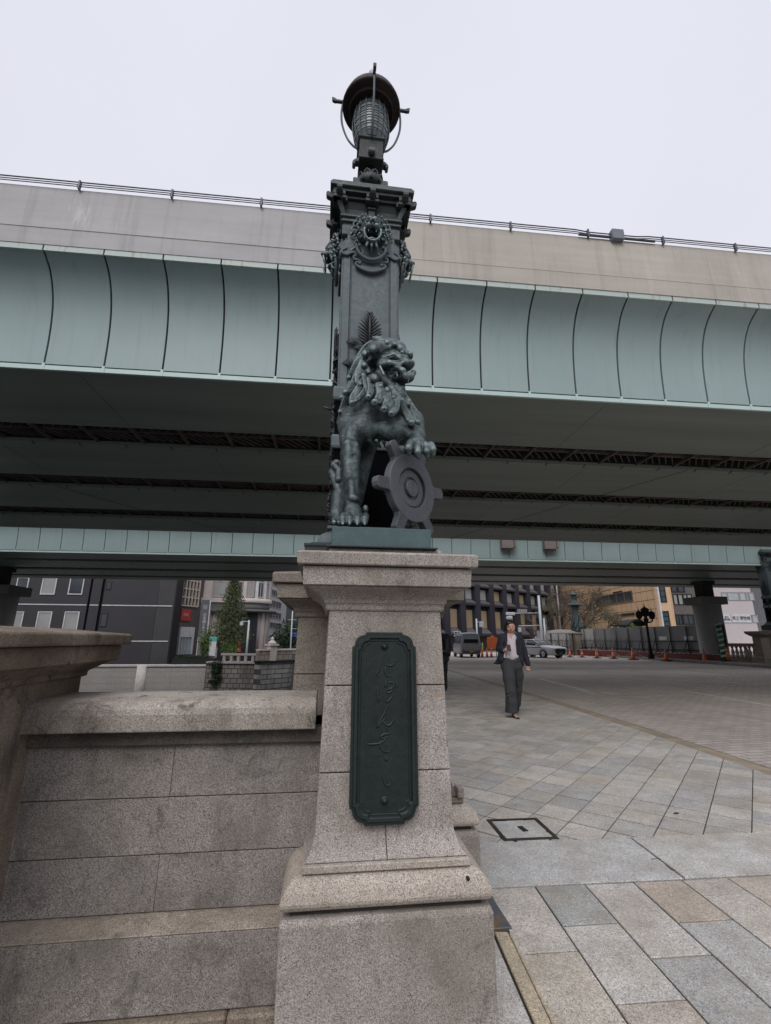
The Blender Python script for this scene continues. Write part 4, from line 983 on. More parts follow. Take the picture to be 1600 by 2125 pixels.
for k in range(4):
    M_ = Matrix.Rotation(k*math.pi/2, 4, 'Z')
    m = MB(); pr = [(-.10, lz(5.634)), (-.135, lz(5.617)), (-.158, lz(5.595)), (-.168, lz(5.574)), (-.162, lz(5.552)), (-.145, lz(5.547)), (-.135, lz(5.560)), (-.14, lz(5.574)), (-.125, lz(5.582)), (-.10, lz(5.578))]
    m.prism(pr, 'x', -.03, .03); m.build('scroll_ear', BRZP, lan, .005, M=M_)
    m = MB(); pts = smooth_pts([(-.275, lz(6.305)), (-.283, lz(6.189)), (-.272, lz(6.044)), (-.225, lz(5.888)), (-.165, lz(5.798)), (-.12, lz(5.771))], 5)
    m.tube([(0, p[0], p[1]) for p in pts], .010, 6); m.build('bowed_arm', BRZP, lan, M=M_)
    m = MB(); m.box(-.013, .013, -.34, -.10, lz(6.320), lz(6.345)); m.prism([(-.372, lz(6.325)), (-.335, lz(6.315)), (-.335, lz(6.350)), (-.362, lz(6.365)), (-.378, lz(6.363))], 'x', -.014, .014); m.build('hook_bar', BRZD, lan, .003, M=M_ @ Matrix.Translation((0, .04 if k == 0 else 0, 0)))
m = MB()
for i in range(16):
    a = 2*math.pi*i/16
    pr = smooth_pts([(.112, 5.78), (.142, 5.85), (.163, 5.94), (.170, 6.03), (.165, 6.13), (.15, 6.245)], 3)
    m.tube([(p[0]*math.cos(a), p[0]*math.sin(a), lz(p[1])) for p in pr], .0065 if i % 4 else .010, 5)
for z, r_ in ((5.80, .121), (5.86, .146), (5.92, .160), (5.98, .168), (6.04, .171), (6.10, .168), (6.17, .162)):
    m.tube([(r_*math.cos(2*math.pi*i/32), r_*math.sin(2*math.pi*i/32), lz(z)) for i in range(33)], .0055, 5, cap=False)
m.build('cage', BRZP, lan)
GL = plain('lamp_glass', (.25, .27, .28), .25, var=.06)
m = MB(); m.lathe((0, 0, 0), [(.104, lz(5.782)), (.133, lz(5.854)), (.153, lz(5.944)), (.160, lz(6.033)), (.156, lz(6.133)), (.142, lz(6.245))], 32); m.build('glass', GL, lan)
m = MB(); m.lathe((0, 0, 0), [(.142, lz(6.234)), (.20, lz(6.239)), (.205, lz(6.228)), (.212, lz(6.239)), (.214, lz(6.275)), (.262, lz(6.270)), (.275, lz(6.275)), (.278, lz(6.290)), (.272, lz(6.315)), (.25, lz(6.375)), (.20, lz(6.455)), (.13, lz(6.515)), (.06, lz(6.545)), (.03, lz(6.565))], 40); m.build('hat', HATM, lan)
m = MB(); m.lathe((0, 0, 0), [(.03, lz(6.560)), (.022, lz(6.625)), (.036, lz(6.685)), (.040, lz(6.735)), (.030, lz(6.785)), (.008, lz(6.830))], 14); m.build('finial', plain('finial_grey', (.25, .25, .26), .5, metal=.4), lan)

# ================================================================== GUARDIAN LION
def C(cx, cy, Y): return at(620+cx/4.085, 640+cy/4.085, Y)
def rr_(cy, Y, r):
    p = C(600, cy, Y); return (p-Vector((0, 0, EYE))).dot(_f)/FPX/4.085*r
lion = empty('lion_statue', tuple(C(640, 1850, 2.45)), 0, 'green-black bronze guardian lion with curled mane, head turned right, one paw raised', 'lion statue')
LZ = Vector(lion.location)
def make_lion():
    lo = (-.12, 2.06, 1.86); hi = (.62, 2.98, 3.22)
    S = Sculpt(lo, hi, .0052)
    def cp(a, b, ra, rb, k=.02, sub=False): S.cap(C(*a), C(*b), rr_(a[1], a[2], ra), rr_(b[1], b[2], rb), k, sub)
    def el(c, rx, ry, rz, k=.02, sub=False, M=None):
        q = rr_(c[1], c[2], 1.0); S.ell(C(*c), (rx*q, ry*q, rz*q), k, M, sub)
    # trunk
    el((640, 930, 2.42), 235, 215, 190, .03); el((880, 1000, 2.40), 165, 180, 160, .03); el((470, 980, 2.42), 140, 160, 165, .03)
    cp((600, 900, 2.52), (500, 1250, 2.80), 190, 120, .04); cp((500, 1250, 2.80), (420, 1600, 2.84), 130, 130, .03); el((400, 1640, 2.76), 110, 150, 190, .03)
    cp((660, 700, 2.44), (650, 880, 2.42), 175, 215, .03)                              # neck
    # straight foreleg (viewer's left)
    for a, b, ra, rb in [((425, 1000, 2.36), (440, 1130, 2.34), 98, 88), ((440, 1130, 2.34), (438, 1250, 2.30), 84, 82), ((438, 1250, 2.30), (440, 1450, 2.27), 80, 66), ((440, 1450, 2.27), (452, 1620, 2.26), 62, 64), ((452, 1620, 2.26), (460, 1740, 2.24), 62, 66), ((460, 1740, 2.24), (470, 1795, 2.215), 74, 74)]: cp(a, b, ra, rb)
    el((446, 1075, 2.275), 42, 20, 55, .02); el((470, 1610, 2.21), 36, 20, 26, .015); cp((415, 1150, 2.262), (425, 1420, 2.25), 30, 20, .035); cp((485, 1160, 2.268), (480, 1560, 2.245), 22, 16, .03); cp((445, 1480, 2.235), (450, 1590, 2.22), 14, 20, .02)
    for i, x in enumerate((375, 432, 497, 560)):
        cp((x+6, 1760, 2.215), (x-2, 1790, 2.175), 32, 33, .006); cp((x-2, 1790, 2.175), (x-2, 1815, 2.155), 33, 27, .004); cp((x-2, 1818, 2.140), (x-2, 1830, 2.136), 15, 11, .004)
    el((565, 1700, 2.26), 26, 26, 36, .006)                                             # dew claw
    # raised foreleg
    cp((960, 960, 2.36), (1000, 1090, 2.28), 105, 74); cp((1000, 1090, 2.28), (1000, 1150, 2.22), 66, 66); el((1000, 1145, 2.20), 92, 50, 52, .015)
    for x, y, x2, y2 in ((945, 1150, 930, 1205), (1010, 1160, 1010, 1235), (1075, 1165, 1085, 1232), (1120, 1165, 1132, 1215)):
        cp((x, y, 2.17), (x2, y2-18, 2.145), 38, 37, .005); cp((x2, y2-12, 2.145), (x2+4, y2+12, 2.15), 34, 26, .004); cp((x2+2, y2+20, 2.15), (x2+8, y2+50, 2.165), 14, 6, .003)
    # haunches and hind paws
    el((345, 1660, 2.62), 78, 150, 175, .02); cp((340, 1580, 2.55), (325, 1740, 2.50), 52, 60); cp((330, 1790, 2.5), (350, 1815, 2.38), 50, 40); el((330, 1520, 2.55), 36, 40, 36, .015)
    cp((860, 1500, 2.66), (930, 1760, 2.6), 150, 110); cp((900, 1790, 2.55), (900, 1815, 2.40), 55, 45)
    for x in (300, 345): cp((x, 1800, 2.40), (x, 1815, 2.36), 26, 22, .004)
    for x in (860, 915, 960): cp((x, 1810, 2.40), (x, 1822, 2.36), 26, 22, .004)
    # chest muscles / ribs
    el((560, 1000, 2.29), 120, 60, 110, .05); el((800, 1030, 2.27), 120, 60, 105, .05); el((900, 950, 2.30), 90, 70, 80, .04)
    for i in range(5): cp((600+i*60, 1120+i*4, 2.30), (640+i*50, 1175, 2.36), 14, 12, .025)
    # ---- head, turned to the viewer's right
    el((705, 410, 2.36), 150, 190, 125, .02); cp((700, 330, 2.36), (830, 360, 2.30), 92, 86, .02)
    cp((770, 430, 2.30), (890, 470, 2.27), 92, 72, .02)                                # upper muzzle
    cp((720, 480, 2.28), (800, 470, 2.24), 62, 46, .015)                                # cheek
    el((918, 478, 2.255), 58, 62, 46, .012); el((950, 470, 2.25), 34, 50, 28, .008)     # nose
    el((905, 500, 2.205), 22, 20, 15, .003, True)                                       # nostril
    cp((770, 300, 2.275), (860, 345, 2.245), 34, 32, .008); cp((860, 345, 2.245), (945, 405, 2.24), 34, 26, .008)   # brow ridge
    cp((700, 360, 2.255), (765, 330, 2.24), 22, 26, .01)
    for x, y, r, Y in ((748, 295, 27, 2.235), (812, 305, 19, 2.225), (946, 388, 25, 2.225), (876, 372, 17, 2.21)): el((x, y, Y), r, r, r, .003)
    el((805, 420, 2.215), 60, 26, 36, .006, True); el((805, 424, 2.232), 44, 34, 23, .003)      # eye socket and ball
    cp((750, 405, 2.205), (805, 388, 2.195), 10, 12, .004); cp((805, 388, 2.195), (862, 425, 2.20), 12, 9, .004); cp((755, 440, 2.205), (845, 452, 2.20), 10, 10, .004)
    cp((700, 478, 2.225), (770, 462, 2.195), 26, 24, .008); cp((770, 462, 2.195), (850, 480, 2.19), 22, 20, .008); cp((850, 480, 2.19), (885, 455, 2.195), 16, 14, .006)
    for a, b, ra, rb in [((790, 520, 2.22), (835, 500, 2.195), 18, 22), ((835, 500, 2.195), (880, 530, 2.19), 24, 28), ((880, 530, 2.19), (900, 575, 2.195), 28, 24), ((900, 575, 2.195), (950, 575, 2.22), 24, 26), ((950, 575, 2.22), (972, 545, 2.25), 26, 26)]: cp(a, b, ra, rb, .008)
    el((880, 590, 2.25), 100, 80, 32, .01)
    # mouth: carve, then lower jaw and fangs
    for a, b, ra, rb in [((700, 515, 2.24), (780, 575, 2.22), 26, 44), ((780, 575, 2.22), (860, 640, 2.21), 44, 40)]: cp(a, b, ra, rb, .004, True)
    cp((690, 560, 2.30), (800, 680, 2.27), 50, 40, .01); cp((800, 680, 2.27), (870, 680, 2.25), 40, 30, .01)
    for a, b, r in [((930, 590, 2.205), (926, 632, 2.21), 13), ((835, 560, 2.19), (832, 590, 2.195), 10), ((968, 560, 2.25), (965, 600, 2.25), 11), ((860, 565, 2.2), (860, 585, 2.2), 8)]: cp(a, b, r, 4, .002)
    cp((690, 495, 2.21), (720, 560, 2.205), 12, 12, .004)
    # ears
    cp((650, 300, 2.30), (680, 268, 2.27), 40, 30, .01); cp((632, 248, 2.275), (665, 262, 2.265), 13, 26, .006); cp((665, 262, 2.265), (735, 280, 2.25), 26, 16, .006); cp((650, 262, 2.245), (720, 275, 2.232), 7, 7, .004, True)
    # ---- mane
    def curl(x, y, r, Y, turns=2.2, k=.003):
        n = int(turns*9); pts = []; rs_ = []
        for i in range(n+1):
            a = i/n*turns*2*math.pi; q = r*(1-.78*i/n)*.72; pts.append(C(x+q*math.cos(a), y+q*math.sin(a), Y-.012*i/n)); rs_.append(rr_(y, Y, r*.27))
        S.chain(pts, rs_, k); el((x, y, Y+.012), r*.8, r*.7, r*.8, .003)
    curl(636, 340, 42, 2.245); curl(560, 382, 36, 2.285); curl(555, 480, 34, 2.27); curl(590, 535, 30, 2.25); curl(642, 590, 44, 2.215); curl(695, 655, 28, 2.205); curl(520, 640, 34, 2.27); curl(750, 690, 34, 2.2); curl(800, 750, 28, 2.20)
    L = [  # locks: points (x, y, Y), start radius, end radius, end curl radius
        ([(640, 390, 2.30), (560, 440, 2.31), (500, 540, 2.32), (455, 640, 2.34)], 36, 22, 26), ([(560, 400, 2.33), (490, 470, 2.35), (440, 570, 2.37), (425, 590, 2.37)], 32, 20, 24),
        ([(580, 500, 2.28), (500, 570, 2.29), (440, 680, 2.31), (395, 715, 2.32)], 34, 22, 26), ([(540, 450, 2.30), (505, 540, 2.29), (495, 620, 2.28), (530, 650, 2.27)], 26, 18, 20),
        ([(560, 600, 2.27), (500, 690, 2.27), (455, 760, 2.27), (452, 805, 2.265)], 34, 24, 30), ([(600, 620, 2.25), (560, 700, 2.25), (520, 745, 2.255), (480, 790, 2.26)], 28, 18, 20),
        ([(450, 680, 2.34), (400, 770, 2.36), (370, 850, 2.38), (352, 880, 2.38)], 34, 20, 22), ([(470, 640, 2.37), (400, 730, 2.40), (372, 745, 2.41), (365, 760, 2.41)], 30, 20, 24), ([(420, 780, 2.38), (375, 870, 2.41), (345, 940, 2.43), (335, 975, 2.44)], 30, 14, 14),
        ([(610, 600, 2.235), (615, 680, 2.225), (600, 735, 2.22), (590, 755, 2.215)], 36, 26, 32), ([(560, 560, 2.26), (570, 640, 2.25), (585, 700, 2.24), (600, 730, 2.23)], 28, 20, 18),
        ([(680, 640, 2.21), (690, 720, 2.20), (665, 780, 2.20), (645, 800, 2.195)], 36, 28, 36), ([(700, 690, 2.205), (700, 740, 2.195), (690, 780, 2.19), (680, 800, 2.19)], 28, 20, 16),
        ([(740, 700, 2.205), (755, 770, 2.19), (735, 830, 2.185), (722, 858, 2.18)], 38, 28, 36), ([(780, 740, 2.20), (780, 800, 2.185), (760, 840, 2.18), (745, 860, 2.18)], 26, 20, 16),
        ([(820, 760, 2.20), (825, 830, 2.19), (800, 880, 2.185), (785, 895, 2.18)], 36, 26, 32), ([(770, 660, 2.22), (800, 700, 2.205), (815, 740, 2.20), (800, 760, 2.20)], 28, 22, 20),
        ([(820, 660, 2.24), (870, 720, 2.24), (915, 770, 2.25), (932, 790, 2.25)], 32, 22, 26), ([(800, 690, 2.22), (850, 760, 2.22), (900, 800, 2.23), (935, 810, 2.24)], 26, 16, 16), ([(870, 640, 2.28), (880, 700, 2.28), (900, 750, 2.28), (915, 770, 2.28)], 30, 18, 16),
        ([(860, 790, 2.24), (900, 870, 2.24), (935, 930, 2.24), (952, 972, 2.24)], 36, 22, 32), ([(900, 800, 2.26), (940, 870, 2.26), (975, 940, 2.26), (1008, 968, 2.26)], 32, 18, 25), ([(940, 810, 2.30), (985, 870, 2.30), (1005, 920, 2.30), (1010, 945, 2.30)], 26, 14, 14), ([(870, 770, 2.22), (890, 840, 2.23), (910, 900, 2.235), (925, 950, 2.24)], 24, 14, 12),
        ([(700, 300, 2.40), (600, 330, 2.44), (520, 430, 2.47), (460, 560, 2.48)], 50, 36, 30), ([(500, 560, 2.45), (440, 680, 2.47), (400, 800, 2.48), (370, 900, 2.48)], 44, 30, 22)]
    for pts, r0, r1, rc in L:
        sp = smooth_pts(pts, 6); n = len(sp)
        for off in (-.60, 0, .60):              # each lock is a pair of strands
            P_ = []; R0_ = []
            for i, p in enumerate(sp):
                q = sp[min(i+1, n-1)]-sp[max(i-1, 0)]; L_ = math.hypot(q[0], q[1])+1e-6; w = (r0+(r1-r0)*i/(n-1))
                P_.append(C(p[0]-q[1]/L_*w*off, p[1]+q[0]/L_*w*off, p[2])); R0_.append(rr_(p[1], p[2], w*(.46 if off else .50)))
            S.chain(P_, R0_, .0018)
        e = pts[-1]; el((e[0], e[1], e[2]-.004), rc, rc, rc, .004); el((e[0]+2, e[1]+2, e[2]-.004-rr_(e[1], e[2], rc)), rc*.42, rc*.5, rc*.42, .002, True)
    # tail plume behind
    for pts, r in [([(330, 1500, 2.75), (290, 1400, 2.8), (320, 1320, 2.82)], 40), ([(340, 1450, 2.72), (340, 1380, 2.76), (300, 1330, 2.78)], 30)]:
        S.chain([C(*p) for p in pts], [rr_(p[1], p[2], r) for p in pts], .006)
    return S.mesh('body', BRZ)
lb = make_lion(); lb.data.transform(Matrix.Translation(-LZ)); lb.parent = lion
ds = empty('statue_dais', (.257, 2.12, 1.784), 0, 'flat rectangular bronze base block with green patina under the lion', 'statue base')
m = MB(); m.box(-.236, .236, 0, .74, 0, .098); m.build('block', BRZB, ds, .003, 2)
m = MB(); m.box(-.262, .262, -.022, .76, -.002, .006); m.build('foot_plate', BRZD, ds, .002)
# ---- city emblem: ring with six spokes and a central boss
ec = C(943, 1530, 2.275)
em = empty('city_emblem', tuple(ec), R_(40), 'dark round bronze city emblem with six spokes and a central boss, under the lion paw', 'emblem')
def ringprof(mm, R0_, r0, y0, y1, seg=48):
    mm.lathe((0, 0, 0), [(r0, y0), (R0_-.004, y0), (R0_, y0+.004), (R0_, y1), (r0, y1)], seg, smooth=False, M=Matrix.Rotation(R_(90), 4, 'X'), cap=False)
ER = .182
def emb(r0, r1, ya, yb, name, mat_, bev=.003):
    n = 48; mm = MB(); vs = []
    for (r, y) in ((r0, ya), (r1, ya), (r1, yb), (r0, yb)):
        vs += [(r*math.cos(2*math.pi*i/n), y, r*math.sin(2*math.pi*i/n)) for i in range(n)]
    mm.add(vs, [(k*n+i, k*n+(i+1) % n, ((k+1) % 4)*n+(i+1) % n, ((k+1) % 4)*n+i) for k in range(4) for i in range(n)], False)
    return mm.build(name, mat_, em, bev)
emb(.108, ER, -.022, .022, 'ring', BRZE)
emb(.0, .112, .0, .02, 'recess_plate', BRZE, 0); emb(.0, .046, -.020, .004, 'boss', BRZE); emb(.06, .098, -.010, .004, 'inner_step', BRZE, .002)
m = MB(); m.box(-.0012, .0012, -.0205, -.019, -.036, .036); m.build('boss_line', BLACK, em)
for k in range(6):
    a = R_(90-24-60*k); mm = MB(); w = .032
    n0, n1 = ER-.008, .268
    poly = [(n0, -w*1.25), (n0+.02, -w), (n1-.01, -w*.95), (n1, -w*.6), (n1+.004, 0), (n1, w*.6), (n1-.01, w*.95), (n0+.02, w), (n0, w*1.25)]
    mm.prism(poly, 'y', -.020, .020); mm.build('spoke', BRZE, em, .004, 2, M=Matrix.Rotation(-a, 4, 'Y'))
# ================================================================== BUILDINGS BEYOND THE BRIDGE
class Facade:
    """a wall plane through two photo columns at chosen depths; loc() turns a photo point on it into wall coordinates"""
    def __init__(s, px1, Y1, px2, Y2):
        a = at(px1, 1300, Y1); b2 = at(px2, 1300, Y2)
        s.p = Vector((a.x, a.y, 0)); d = Vector((b2.x-a.x, b2.y-a.y, 0)); s.w = d.length; s.d = d.normalized(); s.n = Vector((s.d.y, -s.d.x, 0))
        s.rz = math.atan2(s.d.y, s.d.x)
    def loc(s, px, py):
        e = Vector((0, 0, EYE)); r = (at(px, py, 10)-e); t = (s.p-e).dot(s.n)/r.dot(s.n); q = e+r*t
        return (q-s.p).dot(s.d), q.z
    def root(s, name, label, cat, group=None): return empty(name, tuple(s.p), s.rz, label, cat, group)
def txt(body, size, loc, rot, mat_, name, parent=None, ext=.004, align='CENTER', sx=1.0):
    c = bpy.data.curves.new(name, 'FONT'); c.body = body; c.size = size; c.extrude = ext; c.align_x = align; c.align_y = 'CENTER'; c.resolution_u = 2
    t = bpy.data.objects.new(name, c); COL.objects.link(t); bpy.context.view_layer.update()
    dg = bpy.context.evaluated_depsgraph_get(); me = bpy.data.meshes.new_from_object(t.evaluated_get(dg)); bpy.data.objects.remove(t)
    me.materials.clear(); me.materials.append(mat_)
    o = bpy.data.objects.new(name, me); COL.objects.link(o); o.location = loc; o.rotation_euler = rot; o.scale = (sx, 1, 1); o.parent = parent
    return o
GLS = plain('window_glass', (.05, .06, .07), .12, var=.3, scale=.4, spec=.8)
GLB = plain('window_blind', (.30, .30, .30), .35, var=.12, scale=.5, spec=.5)
WHF = plain('frame_white', (.55, .55, .55), .5)
def rect(f, px0, py0, px1, py1):
    u0, z0 = f.loc((px0+px1)/2, py1); _, z1 = f.loc((px0+px1)/2, py0); ua, _ = f.loc(px0, (py0+py1)/2); ub, _ = f.loc(px1, (py0+py1)/2)
    return ua, ub, z0, z1
def window(f, root, r, gm, fm, fw=.07, y=-.03, muntin=0, mullion=0):
    ua, ub, z0, z1 = r
    m = MB()
    m.box(ua, ub, y-.05, .05, z0, z0+fw); m.box(ua, ub, y-.05, .05, z1-fw, z1); m.box(ua, ua+fw, y-.05, .05, z0+fw, z1-fw); m.box(ub-fw, ub, y-.05, .05, z0+fw, z1-fw)
    for k in range(1, mullion+1): c = ua+(ub-ua)*k/(mullion+1); m.box(c-fw*.3, c+fw*.3, y-.04, .04, z0+fw, z1-fw)
    for k in range(1, muntin+1): c = z0+(z1-z0)*k/(muntin+1); m.box(ua+fw, ub-fw, y-.035, .035, c-fw*.3, c+fw*.3)
    w_ = m.build('window', fm, root); g_ = MB(); g_.box(ua+fw, ub-fw, -.012, .03, z0+fw, z1-fw); g_.build('pane', gm, w_)
    return w_

# --- black clad building on the left bank
DK = plain('black_cladding', (.030, .028, .034), .65, var=.14, scale=.35, bump=.15)
DK2 = plain('black_cladding_edge', (.040, .038, .043), .6, var=.12, scale=.5)
f = Facade(-60, 50, 360, 50); r = f.root('office_building', 'charcoal clad building with pale-framed windows and thin white floor lines across the river', 'building')
m = MB(); m.box(0, f.loc(174.5, 1290)[0], 0, 2.8, -1.3, 13); ue = f.loc(356, 1290)[0]
m.box(f.loc(179.5, 1290)[0], f.loc(199.5, 1290)[0], 0, 2.8, -1.3, 13); m.box(f.loc(206, 1290)[0], f.loc(320, 1290)[0], 0, 2.8, -1.3, 13); m.build('wall', DK, r)
m = MB(); m.box(f.loc(320, 1290)[0]+.002, ue, .04, .6, -1.3, 13); m.build('corner_panel', DK2, r)
m = MB(); m.box(f.loc(174, 1290)[0], f.loc(207, 1290)[0], .35, 2.7, -1.3, 12.9); m.box(ue-.05, ue+.02, .6, 2.6, -1.3, 13); m.build('recess', BLACK, r)
m = MB()
for y in (1255, 1330):
    for a, b2 in ((-60, 174), (180, 199), (206, 354)):
        ua = f.loc(a, 1290)[0]; ub = f.loc(b2, 1290)[0]; z = f.loc(150, y)[1]; m.box(ua, ub-.02, -.025, .05, z-.045, z+.045)
m.build('floor_line', WHF, r)
m = MB()
for px in (5, 71, 128, 243, 287):
    u_ = f.loc(px, 1290)[0]; m.box(u_-.015, u_+.015, -.006, .01, -1.2, 12.8)
m.build('panel_seam', DK2, r)
for (a, b2, c_, d_) in ((34, 1198, 59, 1233), (87, 1196, 117, 1234), (144, 1196, 174, 1234), (-22, 1196, 5, 1233), (22, 1269, 47, 1310), (76, 1269, 106, 1310), (132, 1269, 163, 1310)):
    window(f, r, rect(f, a, b2, c_, d_), GLB if a in (87, 76, 132, 22) else GLS, WHF, .09)
for (a, b2, c_, d_) in ((219, 1206, 231, 1223), (208, 1271, 222, 1300)): window(f, r, rect(f, a, b2, c_, d_), GLS, DK2, .07)
# --- lattice facade shop building
BEI = plain('beige_render', (.34, .28, .22), .8, var=.1, scale=.6); RED = plain('sign_red', (.42, .05, .04), .6, var=.15); WHP = plain('white_panel', (.55, .56, .58), .6)
f = Facade(362, 54, 418, 58); r = f.root('shop_building', 'narrow shop building with a pale lattice screen above red window signs', 'building')
m = MB(); m.box(-.6, f.w+.3, 0.15, 2, -1.2, 13); m.build('wall', plain('brown_wall', (.10, .085, .08), .8), r)
m = MB()
ua, ub, z0, z1 = rect(f, 378, 1200, 413, 1258)
for i in range(6): u_ = ua+(ub-ua)*i/5; m.box(u_-.06, u_+.06, -.1, .1, z0, 12)
z = z0
while z < 12: m.box(ua, ub, -.06, .06, z-.05, z+.05); z += .95
m.build('lattice_screen', plain('lattice', (.62, .55, .46), .7), r)
m = MB(); m.box(*rect(f, 376, 1264, 396, 1288)[:2], -.02, .1, *rect(f, 376, 1264, 396, 1288)[2:]); m.build('sign_panel', RED, r)
o = txt('日本', .42, (rect(f, 378, 1268, 394, 1284)[0]+.55, -.05, f.loc(386, 1276)[1]), (R_(90), 0, 0), WHP, 'sign_lettering', r)
ua, ub, z0, z1 = rect(f, 368, 1301, 398, 1358)
m = MB(); m.box(ua, ub, -.25, .1, z1-1.1, z1+.0); m.box(ua, ua+.12, -.25, .1, z0, z1-1.1); m.box(ub-.3, ub, -.25, .1, z0, z1-1.1)
for i in range(1, 4): u_ = ua+(ub-ua-.3)*i/4; m.box(u_-.03, u_+.03, -.2, .1, z0, z1-1.1)
m.build('shopfront', WHP, r); m = MB(); m.box(ua+.12, ub-.3, -.1, .1, z0, z1-1.1); m.build('shop_glass', plain('pale_glass', (.30, .36, .38), .2, var=.2, scale=.6), r)
# --- grey sign pillar with vertical writing
a = at(416, 1355, 51.2); r = empty('sign_pillar', (a.x, 51.2, -1.15), R_(6), 'tall grey sign pillar with white vertical Japanese lettering before the corner building', 'sign')
z1 = at(418, 1245, 51.2).z+1.15; z0 = at(412, 1321, 51.2).z+1.15; h = z1-z0
m = MB(); m.box(-.42, .42, -.1, .1, z0, z1); m.build('board', plain('sign_grey', (.085, .088, .095), .6), r)
m = MB(); m.box(.42, .50, -.1, .1, 0, z1); m.box(-.40, -.34, -.06, .06, 0, z0); m.build('post', WHP, r)
for i, ch in enumerate('日本橋とやま館'): txt(ch, .36, (.05, -.12, z1-1.55-i*.335), (R_(90), 0, 0), WHP, 'lettering', r)
m = MB(); m.box(-.19, .21, -.115, -.101, z1-.95, z1-.52); m.build('emblem', plain('sign_pale', (.20, .21, .22), .6), r)
# --- stone corner building with the rounded end
STN = plain('stone_pink', (.50, .44, .42), .8, var=.08, scale=.5, bump=.1); STD = plain('stone_grey', (.36, .32, .31), .8, var=.08, scale=.5); CAN = plain('canopy_grey', (.11, .11, .11), .6)
f = Facade(408, 58, 505, 58); r = f.root('corner_building', 'stone corner building with a rounded end, tall grouped windows and a dark canopy', 'building')
w_ = f.w; RC = 2.5; zb = f.loc(470, 1250)[1]; zc = f.loc(470, 1241)[1]
m = MB(); m.box(0, w_, 0, 12, -1.2, zb); m.lathe((w_, RC, 0), [(RC, -1.2), (RC, zb)], 40); m.build('ground_floor', STD, r)
m = MB(); m.box(-.1, w_, -.25, 12, zb, zc); m.lathe((w_, RC, 0), [(RC+.25, zb), (RC+.3, zb+.05), (RC+.3, zc), (RC+.2, zc+.02)], 40); m.build('band_course', STN, r)
m = MB(); m.box(0, w_, 0, 12, zc, 14); m.lathe((w_, RC, 0), [(RC, zc), (RC, 14)], 40); m.build('wall', STN, r)
m = MB(); zz = f.loc(500, 1270)[1]; m.box(1.4, w_, -1.0, 0, zz, zz+.28); m.lathe((w_, RC, 0), [(RC+.0, zz), (RC+1.0, zz), (RC+1.0, zz+.28), (RC, zz+.3)], 40); m.box(1.2, w_, -.05, .05, zz+.3, zb-.15); m.lathe((w_, RC, 0), [(RC+.05, zz+.3), (RC+.05, zb-.15)], 40); m.build('canopy', CAN, r)
def corner_pt(s_):     # arc length -> position and angle on facade incl. rounded end
    if s_ < w_: return Vector((s_, 0, 0)), 0.0
    a_ = (s_-w_)/RC; return Vector((w_+RC*math.sin(a_), RC-RC*math.cos(a_), 0)), a_
for i, (s_, ww) in enumerate([(2.2, 1.5), (4.2, 1.2), (5.8, .75), (7.0, .65), (8.1, .6), (9.1, .5)]):
    if s_ > w_+3.6: continue
    p, a_ = corner_pt(s_); M_ = Matrix.Translation(p) @ Matrix.Rotation(a_, 4, 'Z')
    m = MB(); m.box(-ww/2-.07, -ww/2, -.12, .1, zc+.15, 12); m.box(ww/2, ww/2+.07, -.12, .1, zc+.15, 12); m.box(-.04, .04, -.1, .1, zc+.15, 12); m.box(-ww/2, ww/2, -.12, .1, zc+.1, zc+.25); m.box(-ww/2, ww/2, -.10, .1, zc+1.9, zc+2.1)
    wn = m.build('window', STD, r, M=M_); m = MB(); m.box(-ww/2, ww/2, -.05, .1, zc+.2, 12); m.build('pane', GLS if i % 2 else GLB, wn, M=M_)
for i, s_ in enumerate([5.2, 6.5, 7.6, 8.6, 9.5]):
    p, a_ = corner_pt(s_); m = MB(); m.box(-.17, .17, -.22, .05, zc, 12, Matrix.Translation(p) @ Matrix.Rotation(a_, 4, 'Z')); m.build('pilaster', WHP if i in (1, 2) else STN, r)
for i, s_ in enumerate([2.0, 7.6, 8.4, 9.2]):
    p, a_ = corner_pt(s_); m = MB(); m.box(-.25, .25, -.18, .05, -1.2, zz, Matrix.Translation(p) @ Matrix.Rotation(a_, 4, 'Z')); m.build('pier', STN, r)
m = MB(); m.box(2.6, 6.9, -.03, .1, -1.1, zz-.1); m.build('shopfront', plain('dark_glass', (.03, .03, .035), .2, spec=.6), r)
m = MB(); u0, z0_ = f.loc(490, 1353); u1, z1_ = f.loc(502, 1328); m.box(u0, u1, -.12, -.04, z0_, z1_); m.build('poster', RED, r); m = MB(); m.box(u0+.12, u1-.25, -.125, -.12, z0_+.2, z1_-.2); m.build('poster_print', plain('gold', (.55, .30, .04), .6), r)
# --- pink slab building, white ribbon-window building
f = Facade(536, 66, 561, 67); r = f.root('apartment_block', 'plain pale pink building with two small dark windows', 'building')
m = MB(); m.box(0, f.w, 0, 8, -1.2, 17); m.build('wall', plain('pink_render', (.50, .40, .37), .8, var=.05), r)
window(f, r, rect(f, 550, 1281, 555, 1287), GLS, BEI, .05)
for y in (1208, 1225): window(f, r, rect(f, 538, y, 542, y+6), GLS, BEI, .05)
m = MB(); u0, z0_ = f.loc(537, 1341); u1, z1_ = f.loc(556, 1314); m.box(u0, u1, -.1, .05, z0_, z1_); m.build('shopfront', BLACK, r)
f = Facade(557, 62, 592, 70); r = f.root('office_building', 'white building with dark ribbon windows beside the pink one', 'building')
m = MB(); m.box(0, f.w, 0, 10, -1.2, 15); m.build('wall', plain('white_render', (.46, .46, .47), .75, var=.05), r)
for (ya, yb) in ((1200, 1216), (1225, 1238), (1247, 1262), (1270, 1284), (1292, 1304)):
    window(f, r, rect(f, 559, ya+22-22, 583, yb), GLS, STD, .08, mullion=3)
